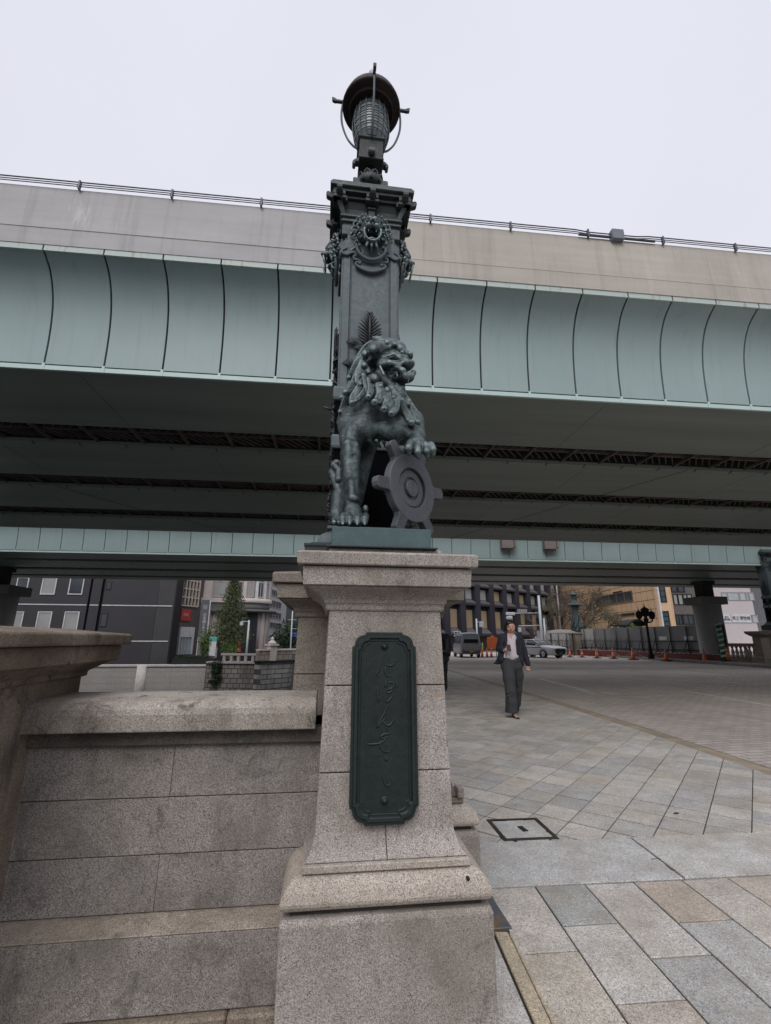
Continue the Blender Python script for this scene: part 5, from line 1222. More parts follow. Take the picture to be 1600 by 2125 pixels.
# --- dark building far behind the street trees
m = MB(); a = at(600, 1240, 85); m.box(a.x-3.2, a.x+9, 85, 95, -1.2, a.z+3); tag(m.build('tower_block', plain('dark_block', (.05, .055, .06), .5, var=.25, scale=.3)), 'dark glassy block at the end of the left-bank street', 'building')

t = empty('office_building', (1.5, 78, 0), 0, 'plain grey mid-rise at the end of the street, hidden behind the pedestal', 'building')
m = MB(); m.box(0, 17, 0, 10, -1.2, 16); m.build('wall', plain('grey_render', (.22, .22, .225), .8, var=.06), t)
for i in range(7):
    for j in range(4): m = MB(); m.box(1+i*2.3, 2.5+i*2.3, -.05, .05, 1.2+j*3.6, 3.2+j*3.6); m.build('window', GLS, t)
# --- black grid building on the right bank
NAV = plain('navy_fin', (.022, .024, .036), .5, var=.15, scale=.5, spec=.5); SLP = plain('sill_grey', (.085, .082, .09), .6, var=.08); TANW = plain('tan_blind', (.30, .235, .15), .5, var=.12, scale=.4, spec=.5)
f = Facade(926, 60, 1215, 82); r = f.root('office_building', 'black office building with deep vertical fins, sloping sills and tan blinds behind the van', 'building')
W = f.w; m = MB(); m.box(-.5, W, .55, 14, 0, 14); m.build('wall', BLACK, r)
n = 12; pitch = (f.loc(1036, 1280)[0]-f.loc(945, 1280)[0])/3.0; u0 = f.loc(961, 1280)[0]-pitch
zs = [f.loc(985, y)[1] for y in (1313, 1303, 1266, 1250, 1243, 1222, 1213, 1200)]
for i in range(-1, n+3):
    u_ = u0+i*pitch
    if u_ > W: break
    m = MB(); m.box(u_-pitch*.17, u_+pitch*.17, -.1, .6, zs[0]-.2, 14); m.prism([(u_-pitch*.17, zs[0]-.2), (u_+pitch*.17, zs[0]-.2), (u_+pitch*.30, zs[3]), (u_+pitch*.17, zs[1]+.8), (u_+pitch*.17, zs[3]+.2), (u_-pitch*.17, zs[3]+.2), (u_-pitch*.17, zs[1]+.8), (u_-pitch*.3, zs[3])][:2]+[(u_+pitch*.17, zs[1]), (u_-pitch*.17, zs[1])], 'y', -.12, 0)
    m.build('fin', NAV, r)
    for (za, zb_, zt) in ((zs[0], zs[1], zs[2]), (zs[3], zs[4], zs[5]), (zs[6], zs[6]+.5, zs[7]+1.5)):
        m = MB(); ua, ub = u_+pitch*.17, u_+pitch*.83
        m.add([(ua, -.15, za), (ub, -.15, za), (ub-.18, .5, zb_), (ua+.18, .5, zb_), (ua, -.15, za-.2), (ub, -.15, za-.2), (ub, 1.15, za-.2), (ua, 1.15, za-.2)], [(0, 1, 2, 3), (4, 5, 1, 0), (3, 2, 6, 7), (4, 0, 3, 7), (1, 5, 6, 2), (4, 7, 6, 5)], False)
        m.build('sill', SLP, r)
        m = MB(); m.box(ua+.16, ub-.16, .46, .56, zb_, zt); m.build('window', TANW if (za == zs[0] or i in (0, 5, 3)) else GLB, r)
m = MB(); m.box(-.5, W, -.2, .8, zs[0]-.45, zs[0]-.21); m.box(-.5, W, -.12, 1.2, zs[3]-.45, zs[3]-.21); m.box(-.5, W, -.12, 1.2, zs[6]-.35, zs[6]-.21); m.build('band', NAV, r)
m = MB(); m.box(-.5, W, .4, .54, 0, zs[0]-.45); m.build('ground_floor', plain('dark_shop', (.02, .022, .028), .3, spec=.6), r)
u_, z = f.loc(946, 1315); txt('STA', 1.0, (u_+.1, -.24, z-.05), (R_(90), 0, 0), WHP, 'sign_lettering', r)
# --- orange tiled building
ORG = plain('orange_tile', (.60, .40, .24), .7, var=.07, scale=.5, bump=.1); GRT = plain('tile_joint', (.17, .10, .055), .9)
f = Facade(1222, 70, 1368, 52); r = f.root('tiled_building', 'orange tiled building with a dark ribbon window and white downpipe behind the bare tree', 'building')
W = f.w; m = MB(); m.box(-12, W+.15, 0, 2, 0, 13); m.build('wall', ORG, r)
m = MB(); z = .6
while z < 12.5: m.box(-12, W, -.012, .0, z, z+.06); z += 1.12
k = 0; u_ = -11
while u_ < W: m.box(u_, u_+.03, -.010, .0, .2, 12.9); u_ += 1.25
m.build('tile_joint', GRT, r)
window(f, r, rect(f, 1236, 1232, 1314, 1253), GLS, GRT, .12, mullion=4); window(f, r, rect(f, 1272, 1227, 1292, 1231.5), GLS, GRT, .06); window(f, r, rect(f, 1235, 1231, 1250, 1235), GLS, GRT, .06); window(f, r, rect(f, 1288, 1272, 1318, 1279), GLS, GRT, .08)
u_ = f.loc(1371, 1256)[0]; m = MB(); m.box(u_-.09, u_+.09, -.2, .0, 0, 12.8); m.build('downpipe', WHP, r)
BLW = plain('blue_glass', (.06, .09, .11), .15, var=.3, scale=.6, spec=.8)
f = Facade(1372, 52, 1402, 51); r = f.root('tiled_building', 'narrow sand-coloured building with tall blue-grey windows right of the white downpipe', 'building')
m = MB(); m.box(.05, f.w-.1, 0, 2, 0, 13); m.build('wall', plain('sand_tile', (.66, .45, .28), .7, var=.06), r)
window(f, r, rect(f, 1369, 1214, 1382, 1250), BLW, BLACK, .12, muntin=2); window(f, r, rect(f, 1374, 1268, 1390, 1300), BLW, BLACK, .12, muntin=2)
f = Facade(1404, 53, 1448, 53); r = f.root('office_building', 'brown building with white-blinded windows left of the right-hand river pier', 'building')
m = MB(); m.box(-.8, f.w+3, 0, 10, 0, 13); m.build('wall', plain('brown_clad', (.12, .105, .10), .7, var=.12), r)
for (a, b2) in ((1397, 1406), (1407, 1417), (1418, 1426), (1426, 1436)): window(f, r, rect(f, a, 1233, b2, 1255), GLB, BLACK, .07)
for (a, b2) in ((1402, 1416), (1417, 1440)): window(f, r, rect(f, a, 1275, b2, 1296), GLS, BLACK, .1, mullion=1)
for (a, b2) in ((1392, 1405), (1406, 1420)): window(f, r, rect(f, a, 1214, b2, 1229), GLS, BLACK, .1)
# --- grey museum building
MUS = plain('mauve_panel', (.52, .47, .48), .75, var=.04, scale=.4)
f = Facade(1484, 54, 1568, 54); r = f.root('museum_building', 'plain mauve-grey building with two strips of pale windows, the lower one carrying signs', 'building')
W = f.w; m = MB(); m.box(-4.5, f.loc(1566, 1270)[0], 0, 10, 0, 12.5); m.build('wall', MUS, r)
m = MB(); m.box(f.loc(1566, 1270)[0]+.01, W+6, .3, 10, 0, 12); m.build('side_wall', plain('grey_side', (.13, .13, .14), .8), r)
PGL = plain('pale_window', (.40, .46, .48), .3, var=.12, scale=.5)
for k, (a, b2) in enumerate(((1497, 1509), (1510, 1533), (1534, 1547), (1548, 1553), (1554, 1564))): window(f, r, rect(f, a, 1229, b2, 1246), PGL, STD, .06)
for k, (a, b2) in enumerate(((1493, 1498), (1553, 1560), (1561, 1572))): window(f, r, rect(f, a, 1276, b2, 1292), PGL, STD, .06)
for (a, b2, w1, t_) in ((1499, 1515, .33, '凧の\n博物館'), (1517, 1557, .62, '凧之博物館')):
    ua, ub, z0, z1 = rect(f, a, 1275, b2, 1292); m = MB(); m.box(ua, ub, -.10, .02, z0, z1); sg = m.build('sign_board', WHP, r)
    txt(t_, (ub-ua)/5.2 if len(t_) == 5 else .30, ((ua+ub)/2, -.12, (z0+z1)/2), (R_(90), 0, 0), BLACK, 'lettering', sg)
# ================================================================== LEFT BANK WALL AND PLANTING
PNL = plain('beige_panel', (.56, .52, .49), .8, var=.05, scale=.6)
f = Facade(150, 47.4, 436, 47.4); r = f.root('river_wall', 'smooth beige panelled river wall below the charcoal building', 'river wall')
zt = f.loc(300, 1383)[1]; m = MB(); m.box(-25, f.w, 0, .5, -5, zt); m.build('panelling', PNL, r)
m = MB(); m.box(-25, f.w, -.12, .55, zt, zt+.16); m.build('coping', plain('pale_coping', (.6, .57, .55), .8), r)
m = MB()
for k in range(5): m.box(-25, f.w, -.012, 0, zt-.45-k*.5, zt-.43-k*.5)
for px in (354, 90): m.box(f.loc(px, 1400)[0], f.loc(px, 1400)[0]+.04, -.012, 0, -5, zt)
m.build('seam', STD, r)
m = MB(); u_ = f.loc(293, 1400)[0]; m.lathe((u_, 0, 0), [(.42, -5), (.42, zt+.1)], 20); m.build('round_post', plain('pale_post', (.58, .54, .51), .8), r)
def masonry(name, c1, c2, mo, bw=.9, rh=.42):
    m_, n_, b_, tc_ = _new(name); br = n_.nodes.new('ShaderNodeTexBrick'); mp = n_.nodes.new('ShaderNodeMapping'); mp.inputs['Rotation'].default_value = (R_(90), 0, 0)
    n_.links.new(tc_.outputs['Object'], mp.inputs['Vector']); n_.links.new(mp.outputs[0], br.inputs['Vector'])
    br.inputs['Scale'].default_value = 1.0; br.inputs['Brick Width'].default_value = bw; br.inputs['Row Height'].default_value = rh; br.inputs['Mortar Size'].default_value = .035
    br.inputs['Color1'].default_value = (*c1, 1); br.inputs['Color2'].default_value = (*c2, 1); br.inputs['Mortar'].default_value = (*mo, 1)
    st = _noise(n_, tc_.outputs['Object'], .9, 6, .7, stretch=(1.6, 1, .3))
    n_.links.new(_mixc(n_, _ramp(n_, st, [(.45, 0.0), (.7, .8)]), br.outputs['Color'], (.09, .08, .07)), b_.inputs['Base Color']); b_.inputs['Roughness'].default_value = .9
    return m_
MAS = masonry('stone_masonry', (.32, .29, .27), (.19, .172, .16), (.05, .045, .04), .62, .42); MAS2 = masonry('pale_masonry', (.40, .39, .38), (.29, .285, .28), (.06, .055, .05), 1.6, .42)
f = Facade(437, 47, 546, 45.5); r = f.root('quay_wall', 'stained stone masonry quay wall with a short balustrade on top', 'quay wall')
zt = f.loc(490, 1377)[1]; m = MB(); m.box(0, f.w, 0, 1, -5, zt); m.build('masonry', MAS, r); m = MB(); m.box(0, f.w+.1, -.15, 1, zt, zt+.16); m.build('coping', STD, r)
z1 = f.loc(500, 1356)[1]; m = MB(); ua = f.loc(458, 1365)[0]; m.box(ua, f.w, -.02, .3, z1-.18, z1); m.build('rail', STD, r)
for k in range(6):
    u_ = ua+.3+(f.w-ua-.4)*k/5; m = MB(); m.box(u_-.12, u_+.12, .02, .25, zt+.16, z1-.18); m.build('baluster', STD, r)
f = Facade(548, 44.5, 612, 47); r = f.root('quay_wall', 'paler streaked stone quay wall beside the pedestal, below a parapet with a capped post', 'quay wall')
zt = f.loc(575, 1374)[1]; m = MB(); m.box(0, f.w+3, 0, 1, -5, zt); m.build('masonry', MAS2, r); m = MB(); m.box(-.1, f.w+3, -.15, 1, zt, zt+.14); m.build('coping', BLACK, r)
z1 = f.loc(575, 1350)[1]; m = MB(); m.box(-.3, f.w+3, .1, .5, zt+.14, z1); m.build('parapet', masonry('parapet_stone', (.33, .29, .24), (.26, .22, .18), (.10, .09, .07), .7, .5), r); m = MB(); m.box(-.3, f.w+3, .02, .58, z1, z1+.14); m.build('parapet_coping', STN, r)
u_ = f.loc(568, 1350)[0]; z2 = f.loc(568, 1341)[1]; m = MB(); m.stack(u_, .3, [(.34, .34, zt+.14), (.34, .34, z2), (.46, .46, z2+.05), (.46, .46, z2+.2)]); m.lathe((u_, .3, z2+.2), [(.42, 0), (.38, .15), (.2, .28), (.12, .34), (.17, .42), (.15, .52), (.02, .62)], 14); m.build('capped_post', STN, r)
m = MB(); f = Facade(366, 47.6, 452, 47.6); zt = f.loc(410, 1366)[1]; m.box(0, f.w, 0, .8, -1.15, zt); o = m.build('planter', BLACK); o.location = f.p; o.rotation_euler.z = f.rz; tag(o, 'long black planter box on the quay under a low hedge', 'planter')
PLANTER = (f, zt)
# ================================================================== TREES AND SHRUBS
LEAF = plain('leaf_green', (.06, .10, .03), .6, var=.35, scale=1.5); LEAFD = plain('leaf_dark', (.022, .042, .020), .6, var=.35, scale=2); LEAFB = plain('leaf_bright', (.075, .13, .03), .6, var=.3, scale=2)
LEAFO = plain('leaf_olive', (.068, .085, .032), .6, var=.4, scale=3); BARK = plain('bark', (.055, .042, .035), .9, var=.3, scale=4); TWIG = plain('twig', (.085, .062, .058), .8, var=.25, scale=3)
def leaves(mm, c, R3, n, size, rng, flat=0.0):
    for _ in range(n):
        while True:
            p = Vector((rng.uniform(-1, 1), rng.uniform(-1, 1), rng.uniform(-1, 1)))
            if .25 < p.length < 1: break
        p = Vector((p.x*R3[0], p.y*R3[1], p.z*R3[2]))+Vector(c)
        d = Vector((rng.gauss(0, 1), rng.gauss(0, 1), rng.gauss(0, .7))).normalized(); e = d.orthogonal().normalized(); e.rotate(Matrix.Rotation(rng.uniform(0, 6.28), 3, d)); g_ = d.cross(e)
        s_ = size*rng.uniform(.6, 1.4)
        mm.add([p-e*s_, p+g_*s_*.5, p+e*s_, p-g_*s_*.5], [(0, 1, 2, 3)], False)
def conifer(px, pyt, pyb, Y, wpx, label, rng, mats=LEAFO, z0=-1.15):
    top = at(px, pyt, Y); x = at(px, (pyt+pyb)/2, Y).x; H_ = top.z-z0; R0_ = wpx/FPX*Y/2
    t = empty('conifer_tree', (x, Y, z0), 0, label, 'tree')
    m = MB(); m.tube([(0, 0, 0), (.05, 0, H_*.5), (0, 0, H_)], [.2, .13, .03], 8); m.build('trunk', BARK, t)
    m = MB(); zl = at(px, pyb, Y).z-z0; n = 150
    for i in range(n):
        f_ = (i/n)**1.15; z = zl+(H_-zl)*f_; rad = R0_*1.38*(1-f_)**.8*(rng.uniform(.75, 1.1))*(1 if f_ > .12 else .6+f_*3.3)
        a = i*2.4; tip = Vector((rad*math.cos(a), rad*math.sin(a), z-.12*rad)); 
        m.tube([(0, 0, z+.1), tip], [.02, .006], 4)
        for q in (.35, .6, .85, 1.0): leaves(m, (tip.x*q, tip.y*q, z-.1*rad*q), (.38, .38, .24), 22, .08, rng)
    m.build('crown', mats, t)
    return t
def shrub(c, R3, n, size, name, label, cat, mat_, rng, lumps=7, stems=True):
    t = empty(name, c, 0, label, cat); m = MB()
    for i in range(lumps):
        a = rng.uniform(0, 6.28); q = rng.uniform(.1, .62); l_ = rng.uniform(.45, .62)
        leaves(m, (R3[0]*q*math.cos(a), R3[1]*q*math.sin(a), R3[2]*(1+rng.uniform(-.45, .5))), (R3[0]*l_, R3[1]*l_, R3[2]*l_), n//lumps, size, rng)
    m.build('foliage', mat_, t)
    if stems:
        m = MB()
        for i in range(4): m.tube([(0, 0, 0), (R3[0]*.3*math.cos(i*1.6), R3[1]*.3*math.sin(i*1.6), R3[2])], [.05, .02], 5)
        m.build('stem', BARK, t)
    return t
rg = random.Random(3)
conifer(481, 1196, 1340, 50.5, 64, 'tall olive-green conifer before the corner building', rg)
a = at(476, 1362, 49); shrub((a.x, 49, -1.15), (.95, .9, 1.15), 2600, .07, 'round_shrub', 'round clipped green shrub at the foot of the tall conifer', 'shrub', LEAFB, rg)
a = at(424, 1355, 49); shrub((a.x, 49, -1.1), (.6, .6, 1.75), 1500, .09, 'bamboo_clump', 'feathery yellow-green bamboo beside the grey sign pillar', 'plant', LEAFB, rg)
a = at(592, 1345, 58); shrub((a.x, 58, -.9), (2.2, 1.8, 2.3), 4200, .12, 'street_tree', 'dense dark green street tree behind the capped stone post', 'tree', LEAFD, rg, 9)
m = MB(); f, zt = PLANTER; leaves(m, (f.w/2, .4, zt+.12), (f.w/2, .35, .14), 1800, .05, rg); o = m.build('hedge', LEAFD); o.location = f.p; o.rotation_euler.z = f.rz; tag(o, 'low dark hedge along the black planter', 'hedge')
a = at(453, 1372, 46.6); t = empty('ivy', (a.x, 46.4, -3.2), 0, 'bunch of ivy hanging over the stained quay wall', 'climbing plant'); m = MB()
for i in range(12): leaves(m, (rg.uniform(-.45, .5), 0, 2.5-i*.17), (.55-.028*i, .22, .22), 150, .07, rg)
m.build('foliage', LEAFD, t)
def bare_tree(loc, H_, spread, label, rng, depth=6, mat_=TWIG, buds=None):
    t = empty('bare_tree', loc, 0, label, 'tree'); m = MB(); b_ = MB(); tr = MB()
    def br(p, d, L_, r_, k):
        q = p+d*L_; mid = (p+q)/2+Vector((rng.gauss(0, 1), rng.gauss(0, 1), rng.gauss(0, 1)))*L_*.07
        (tr if k == 0 else m).tube([p, mid, q], [r_, r_*.85, r_*.7], 6 if k < 2 else 4, cap=False)
        if k >= depth:
            if buds: leaves(b_, q, (.25, .25, .25), buds, .045, rng)
            return
        for j in range(3 if k < 5 else 2):
            dd = (d+Vector((rng.gauss(0, spread), rng.gauss(0, spread), rng.gauss(.05, spread*.6)))).normalized()
            br(q if j else mid+(q-mid)*rng.uniform(.5, 1), dd, L_*rng.uniform(.62, .85), max(r_*.64, .014), k+1)
    br(Vector((0, 0, 0)), Vector((0, 0, 1)), H_*.28, H_*.026, 0)
    tr.build('trunk', BARK, t); m.build('branches', mat_, t)
    if buds: b_.build('buds', LEAFO, t)
    return t
a = at(1165, 1345, 53); bare_tree((a.x, 53, 0), 8.5, .62, 'leafless reddish-twigged tree in front of the black office building', random.Random(5), 7)
a = at(1218, 1345, 50); bare_tree((a.x, 50, 0), 8.5, .6, 'budding tree with thin brown twigs in front of the orange building', random.Random(9), 7, plain('twig_brown', (.12, .085, .055), .8), buds=3)
a = at(1262, 1345, 47); bare_tree((a.x, 47.5, 0), 5.5, .7, 'low spreading grey-twigged tree beside the green bush', random.Random(12), 7, plain('twig_grey', (.13, .11, .08), .8), buds=2)
a = at(1306, 1345, 46); shrub((a.x, 46, .8), (1.7, 1.2, 1.25), 3600, .08, 'garden_bush', 'bright green rounded bush above the hoarding', 'bush', LEAFB, rg, 8)
a = at(1360, 1345, 46); shrub((a.x, 46, .8), (1.0, 1.0, .8), 1200, .08, 'garden_bush', 'small green bush behind the three-lantern lamp post', 'bush', LEAFB, rg, 5)

# ================================================================== HOARDING, CONES, LAMPS, STREET FURNITURE
HOA = plain('hoarding_sheet', (.17, .17, .165), .6, var=.22, scale=.7, stretch=(1, 1, .5)); HOL = plain('hoarding_pale', (.33, .32, .305), .6, var=.12, scale=.7); PIPE = plain('scaffold_pipe', (.05, .048, .045), .5, metal=.4); REDB = plain('red_skirting', (.16, .035, .028), .7, var=.15, scale=1.5)
h0 = Vector((26.2, 28.3, .0)); h1 = Vector((24.4, 52.5, 0)); dv = (h1-h0); LH = dv.length
r = empty('construction_hoarding', tuple(h0), math.atan2(dv.y, dv.x), 'long grey construction hoarding with scaffold pipes and a dark red foot along the far pavement', 'hoarding')
NP = 16
for k in range(NP):
    x0, x1 = LH*k/NP, LH*(k+1)/NP; m = MB(); m.box(x0+.01, x1-.01, -.03, .0, .15, 2.45); m.build('sheet_panel', HOA if k < 9 else HOL, r)
for k in range(NP+1):
    x = LH*k/NP; m = MB(); m.tube([(x, .09, .0), (x, .09, 2.4)], .045, 6); m.tube([(x, .1, 1.55), (x+.1, .75, .03)], .035, 6); m.build('post', PIPE, r)
for z in (.75, 1.35):
    m = MB(); m.tube([(0, .16, z), (LH, .16, z)], .035, 6); m.build('rail', PIPE, r)
for k in range(22):
    x = 9+k*.68; m = MB(); m.tube([(x, .42, .15), (x, .42, 1.55)], .022, 5); m.tube([(x-.25, .42, .5+.5*(k % 2)), (x+.3, .42, .5+.5*(k % 2))], .02, 5); m.build('lattice_bar', PIPE, r)
m = MB(); m.box(0, LH, .62, .68, .0, .52); m.build('skirting', REDB, r)
m = MB()
for k in range(60): m.box(k*.4, k*.4+.22, .60, .70, .52, .56)
m.build('tape', plain('tape_white', (.5, .47, .42), .7), r)
for x in (2.6, 5.0): m = MB(); m.box(x, x+.8, .005, .02, 1.42, 1.7); m.build('notice', WHP, r)
# striped pole
p = at(1500, 1350, 27.2); sp = empty('striped_pole', (p.x, 27.2, .15), 0, 'green pole with pale spiral stripes at the near end of the hoarding', 'pole')
GRNP = plain('pole_green', (.03, .14, .075), .5); 
m = MB(); m.tube([(0, 0, 0), (-.02, 0, 2.35)], .13, 12); m.build('pole', GRNP, sp)
m = MB()
for k in range(7):
    vs = []; n = 16
    for i in range(n+1):
        a_ = 2*math.pi*i/n; z = .15+k*.32+.22*i/n; vs += [(.150*math.cos(a_), .150*math.sin(a_), z), (.150*math.cos(a_), .150*math.sin(a_), z+.11)]
    m.add(vs, [(2*i, 2*i+2, 2*i+3, 2*i+1) for i in range(n)], True)
m.build('stripe', plain('stripe_pale', (.40, .52, .42), .5), sp, fixn=False)
# cones
CONE = plain('cone_red', (.95, .20, .06), .5, var=.05); CONEW = plain('cone_band', (.62, .50, .46), .5); RUB = plain('rubber', (.02, .02, .02), .8)
def make_cone():
    t = empty('traffic_cone', (0, 0, 0), 0, 'x', 'traffic cone', 'traffic cones along the hoarding')
    m = MB(); m.stack(0, 0, [(.21, .21, 0), (.21, .21, .03), (.19, .19, .045)]); m.build('base', RUB, t, .01)
    def R(z): return .14-.112*z/.7
    m = MB(); m.lathe((0, 0, 0), [(R(z), z) for z in (.045, .35)], 16); m.lathe((0, 0, 0), [(R(.44), .44), (R(.56), .56)], 16); m.lathe((0, 0, 0), [(R(.62), .62), (R(.70), .70), (.012, .71)], 16); m.build('body', CONE, t)
    for za, zb_ in ((.35, .44), (.56, .62)):
        m = MB(); m.lathe((0, 0, 0), [(R(za)+.001, za), (R(zb_)+.001, zb_)], 16); m.build('reflective_band', CONEW, t)
    return t
cone0 = make_cone(); first = True
CL = [(1239, 1363, 36.5, 'cone at the left end of the row, right of the white car', .95), (1273, 1363, 35.5, 'second cone from the left, before the red skirting', .95), (1314, 1366, 33.5, 'cone below the green bush with a drooping rope', 1.02), (1383, 1367, 31.0, 'cone under the tiled building, right of the three-lantern lamp', 1.02),
      (1463, 1369, 29.2, 'cone below the river pier', 1.02), (1511, 1362, 27.6, 'cone at the foot of the green striped pole, on a black base', 1.0), (1553, 1363, 26.6, 'rightmost cone, below the stone balusters', 1.02), (1183, 1361, 39.0, 'small half-hidden cone by the bonnet of the white car', .8), (1208, 1361, 38.4, 'small dim cone against the red skirting', .8)]
cps = []
for px, py, Y, lab, s_ in CL:
    c = cone0 if first else copy_tree(cone0); first = False
    p = at(px, py, Y); c.location = (p.x, Y, .16 if 1500 < px < 1600 else .005); c.scale = (s_*1.25, s_*1.25, s_*1.2); c['label'] = 'orange and white '+lab; c.rotation_euler.z = .2*s_; cps.append(Vector(c.location))
for (i, j) in ((2, 3), (1, 2)):
    a, b2 = cps[i]+Vector((0, 0, .62)), cps[j]+Vector((0, 0, .62)); m = MB(); m.tube([a.lerp(b2, t/12)-Vector((0, 0, .42*math.sin(math.pi*t/12))) for t in range(13)], .014, 5)
    tag(m.build('rope', plain('rope', (.35, .30, .22), .9)), 'slack pale rope between cones, %s' % ('under the orange building' if i == 2 else 'left of the lamp post'), 'rope')
for k, (px, lab) in enumerate(((1001, 'left of three red and white cones behind the van'), (1011, 'middle of three red and white cones behind the van'), (1020, 'red and white cone nearest the walking woman'))):
    c = copy_tree(cone0); p = at(px, 1363, 38.5); c.location = (p.x, 38.5, .005); c['label'] = lab; c['group'] = 'small cones behind the van'; c.scale = (.85, .85, 1.15)
# orange barricade board held on a post
p = at(1026, 1330, 39); t = empty('barricade', (p.x, 39.2, 0), 0, 'bright orange plastic barricade board partly hidden by the woman', 'barricade')
m = MB(); m.prism([(-.52, .62), (.30, .62), (.40, 1.2), (.52, 1.55), (.15, 1.62), (-.1, 1.78), (-.22, 1.62), (-.55, 1.6), (-.6, 1.2)], 'y', -.04, .04); m.build('board', plain('barrier_orange', (.72, .17, .06), .5, var=.06), t, .02)
m = MB(); m.tube([(-.3, 0, 0), (-.3, 0, .7)], .03, 6); m.tube([(.2, 0, 0), (.2, 0, .7)], .03, 6); m.box(-.5, .4, -.25, .25, 0, .05); m.build('stand', RUB, t)
p = at(997, 1355, 38.9); m = MB(); m.tube([(0, 0, 0), (0, 0, 1.15)], .06, 8); o = m.build('delineator', plain('lime', (.45, .6, .1), .5)); o.location = (p.x+.2, 38.9, 0); tag(o, 'thin lime-green delineator post beside the van', 'post')
# three-lantern lamp post
def lamppost(loc, H_, label, s_=1.0):
    t = empty('lamp_post', loc, 0, label, 'street lamp')
    m = MB(); m.lathe((0, 0, 0), [(.20, 0), (.20, .25), (.13, .35), (.11, .9), (.09, 1.1), (.075, H_-1.3), (.12, H_-1.25), (.17, H_-1.05), (.10, H_-.85)], 12); m.build('post', BLACK, t)
    m = MB()
    for s1 in (-1, 1): m.tube([tuple(q) for q in smooth_pts([(0, 0, H_-1.1), (s1*.22, 0, H_-1.22), (s1*.46, 0, H_-1.12), (s1*.50, 0, H_-.95)], 4)], .05, 6)
    m.build('arm', BLACK, t)
    for x, z, k in ((0, H_-.85, 1.15), (-.5, H_-1.0, .95), (.5, H_-1.0, .95)):
        m = MB(); m.lathe((x, 0, z), [(.06*k, 0), (.17*k, .08*k), (.24*k, .25*k), (.22*k, .42*k), (.27*k, .45*k), (.14*k, .58*k), (.05*k, .62*k), (.02*k, .75*k), (.01, .92*k)], 10); m.build('lantern', BLACK, t)
    return t
p = at(1349, 1345, 31.5); lamppost((p.x, 31.5, .15), at(1347, 1256, 31.5).z-.15, 'black three-lantern lamp post standing out against the orange building')
# distant bronze column, pale domed canopy, arched roof
KIR = plain('kirin_bronze', (.035, .055, .058), .6, var=.3, scale=3)
p = at(1198, 1312, 44.5); zt = at(1197, 1228, 44.5).z; z0 = at(1198, 1312, 44.5).z; t = empty('bronze_column', (p.x, 44.5, 0), 0, 'distant green bronze lamp column with a small lantern, rising over the hoarding', 'lamp column'); Hh = zt-z0
m = MB(); m.stack(0, 0, [(.62, .62, 0), (.6, .6, z0-.2), (.7, .7, z0-.15), (.7, .7, z0)]); m.build('pedestal', GRD, t)
m = MB(); m.lathe((0, 0, z0), [(.6, 0), (.5, .3), (.4, .5), (.34, .6), (.28, Hh*.5), (.34, Hh*.58), (.42, Hh*.62), (.3, Hh*.66)], 8); m.build('shaft', KIR, t)
for k in range(7):
    a_ = k*.9; m = MB(); m.tube([(.4*math.cos(a_), .4*math.sin(a_), z0+.1), (.5*math.cos(a_+.4), .5*math.sin(a_+.4), z0+.6), (.36*math.cos(a_+.9), .36*math.sin(a_+.9), z0+1.1), (.4*math.cos(a_+1.2), .4*math.sin(a_+1.2), z0+1.8)], [.13, .15, .08, .03], 6); m.build('figure', KIR, t)
m = MB(); m.lathe((0, 0, z0), [(.15, Hh*.64), (.72, Hh*.655), (.66, Hh*.68), (.25, Hh*.74), (.15, Hh*.78), (.22, Hh*.82), (.28, Hh*.88), (.2, Hh*.91), (.5, Hh*.915), (.42, Hh*.94), (.15, Hh*.97), (.04, Hh)], 14); m.build('lantern', KIR, t)
p = at(1165, 1312, 43.5); t = empty('canopy', (p.x, 43.5, 0), 0, 'low pale stone-coloured shelter roof at the foot of the distant bronze column', 'canopy')
m = MB(); z_ = p.z; m.lathe((0, 0, 0), [(1.45, z_-.1), (1.35, z_), (.7, z_+.22), (.2, z_+.26)], 12, smooth=False); m.build('roof', plain('canopy_pale', (.20, .18, .165), .8), t)
m = MB(); [m.tube([(x, 0, 0), (x, 0, z_)], .05, 6) for x in (-1.1, 1.1)]; m.build('post', PIPE, t)
p = at(1315, 1300, 42); t = empty('canopy', (p.x, 42, 0), 0, 'dark arched canopy roof just over the hoarding beside the green bush', 'canopy')
m = MB(); z_ = p.z; pts = [(-1.1+2.0*i/10, z_+.05+.62*math.sin(math.pi*(i/10)*.9+.1)) for i in range(11)]; m.prism(pts+[(x, z-.14) for x, z in pts[::-1]], 'y', -.8, .8); m.box(-2.0, -.9, -.7, .7, z_+.02, z_+.12); m.build('roof', BLACK, t)
m = MB(); [m.tube([(x, 0, 0), (x, 0, z_+.15)], .05, 6) for x in (-1.8, -1.0, .8)]; m.build('post', PIPE, t)
# poles and signals
POL = plain('pole_pale', (.42, .46, .48), .5, metal=.1); 
def pole(px, pyt, pyb, Y, r_, label, z0=0.0, name='utility_pole', cat='pole', mt=None):
    b_ = at(px, pyb, Y); tp = at(px, pyt, Y); x = at(px, (pyt+pyb)/2, Y).x
    t = empty(name, (x, Y, z0), 0, label, cat); m = MB(); m.tube([(0, 0, 0), (0, 0, tp.z-z0)], [r_, r_*.8], 8); m.build('shaft', mt or POL, t); return t, x, tp.z-z0
t, x0, h_ = pole(1122, 1236, 1345, 44, .15, 'pale signal pole with long arms over the road, left of the bare tree', name='signal_pole', cat='signal pole')
for (ya, pa, pb) in ((1273, 1052, 1119), (1299, 1075, 1122)):
    a, b2 = at(pa, ya, 44), at(pb, ya-1, 44); m = MB(); m.tube([(a.x-x0, -.1, a.z), (b2.x-x0, 0, b2.z)], .045, 6); m.build('arm', POL, t)
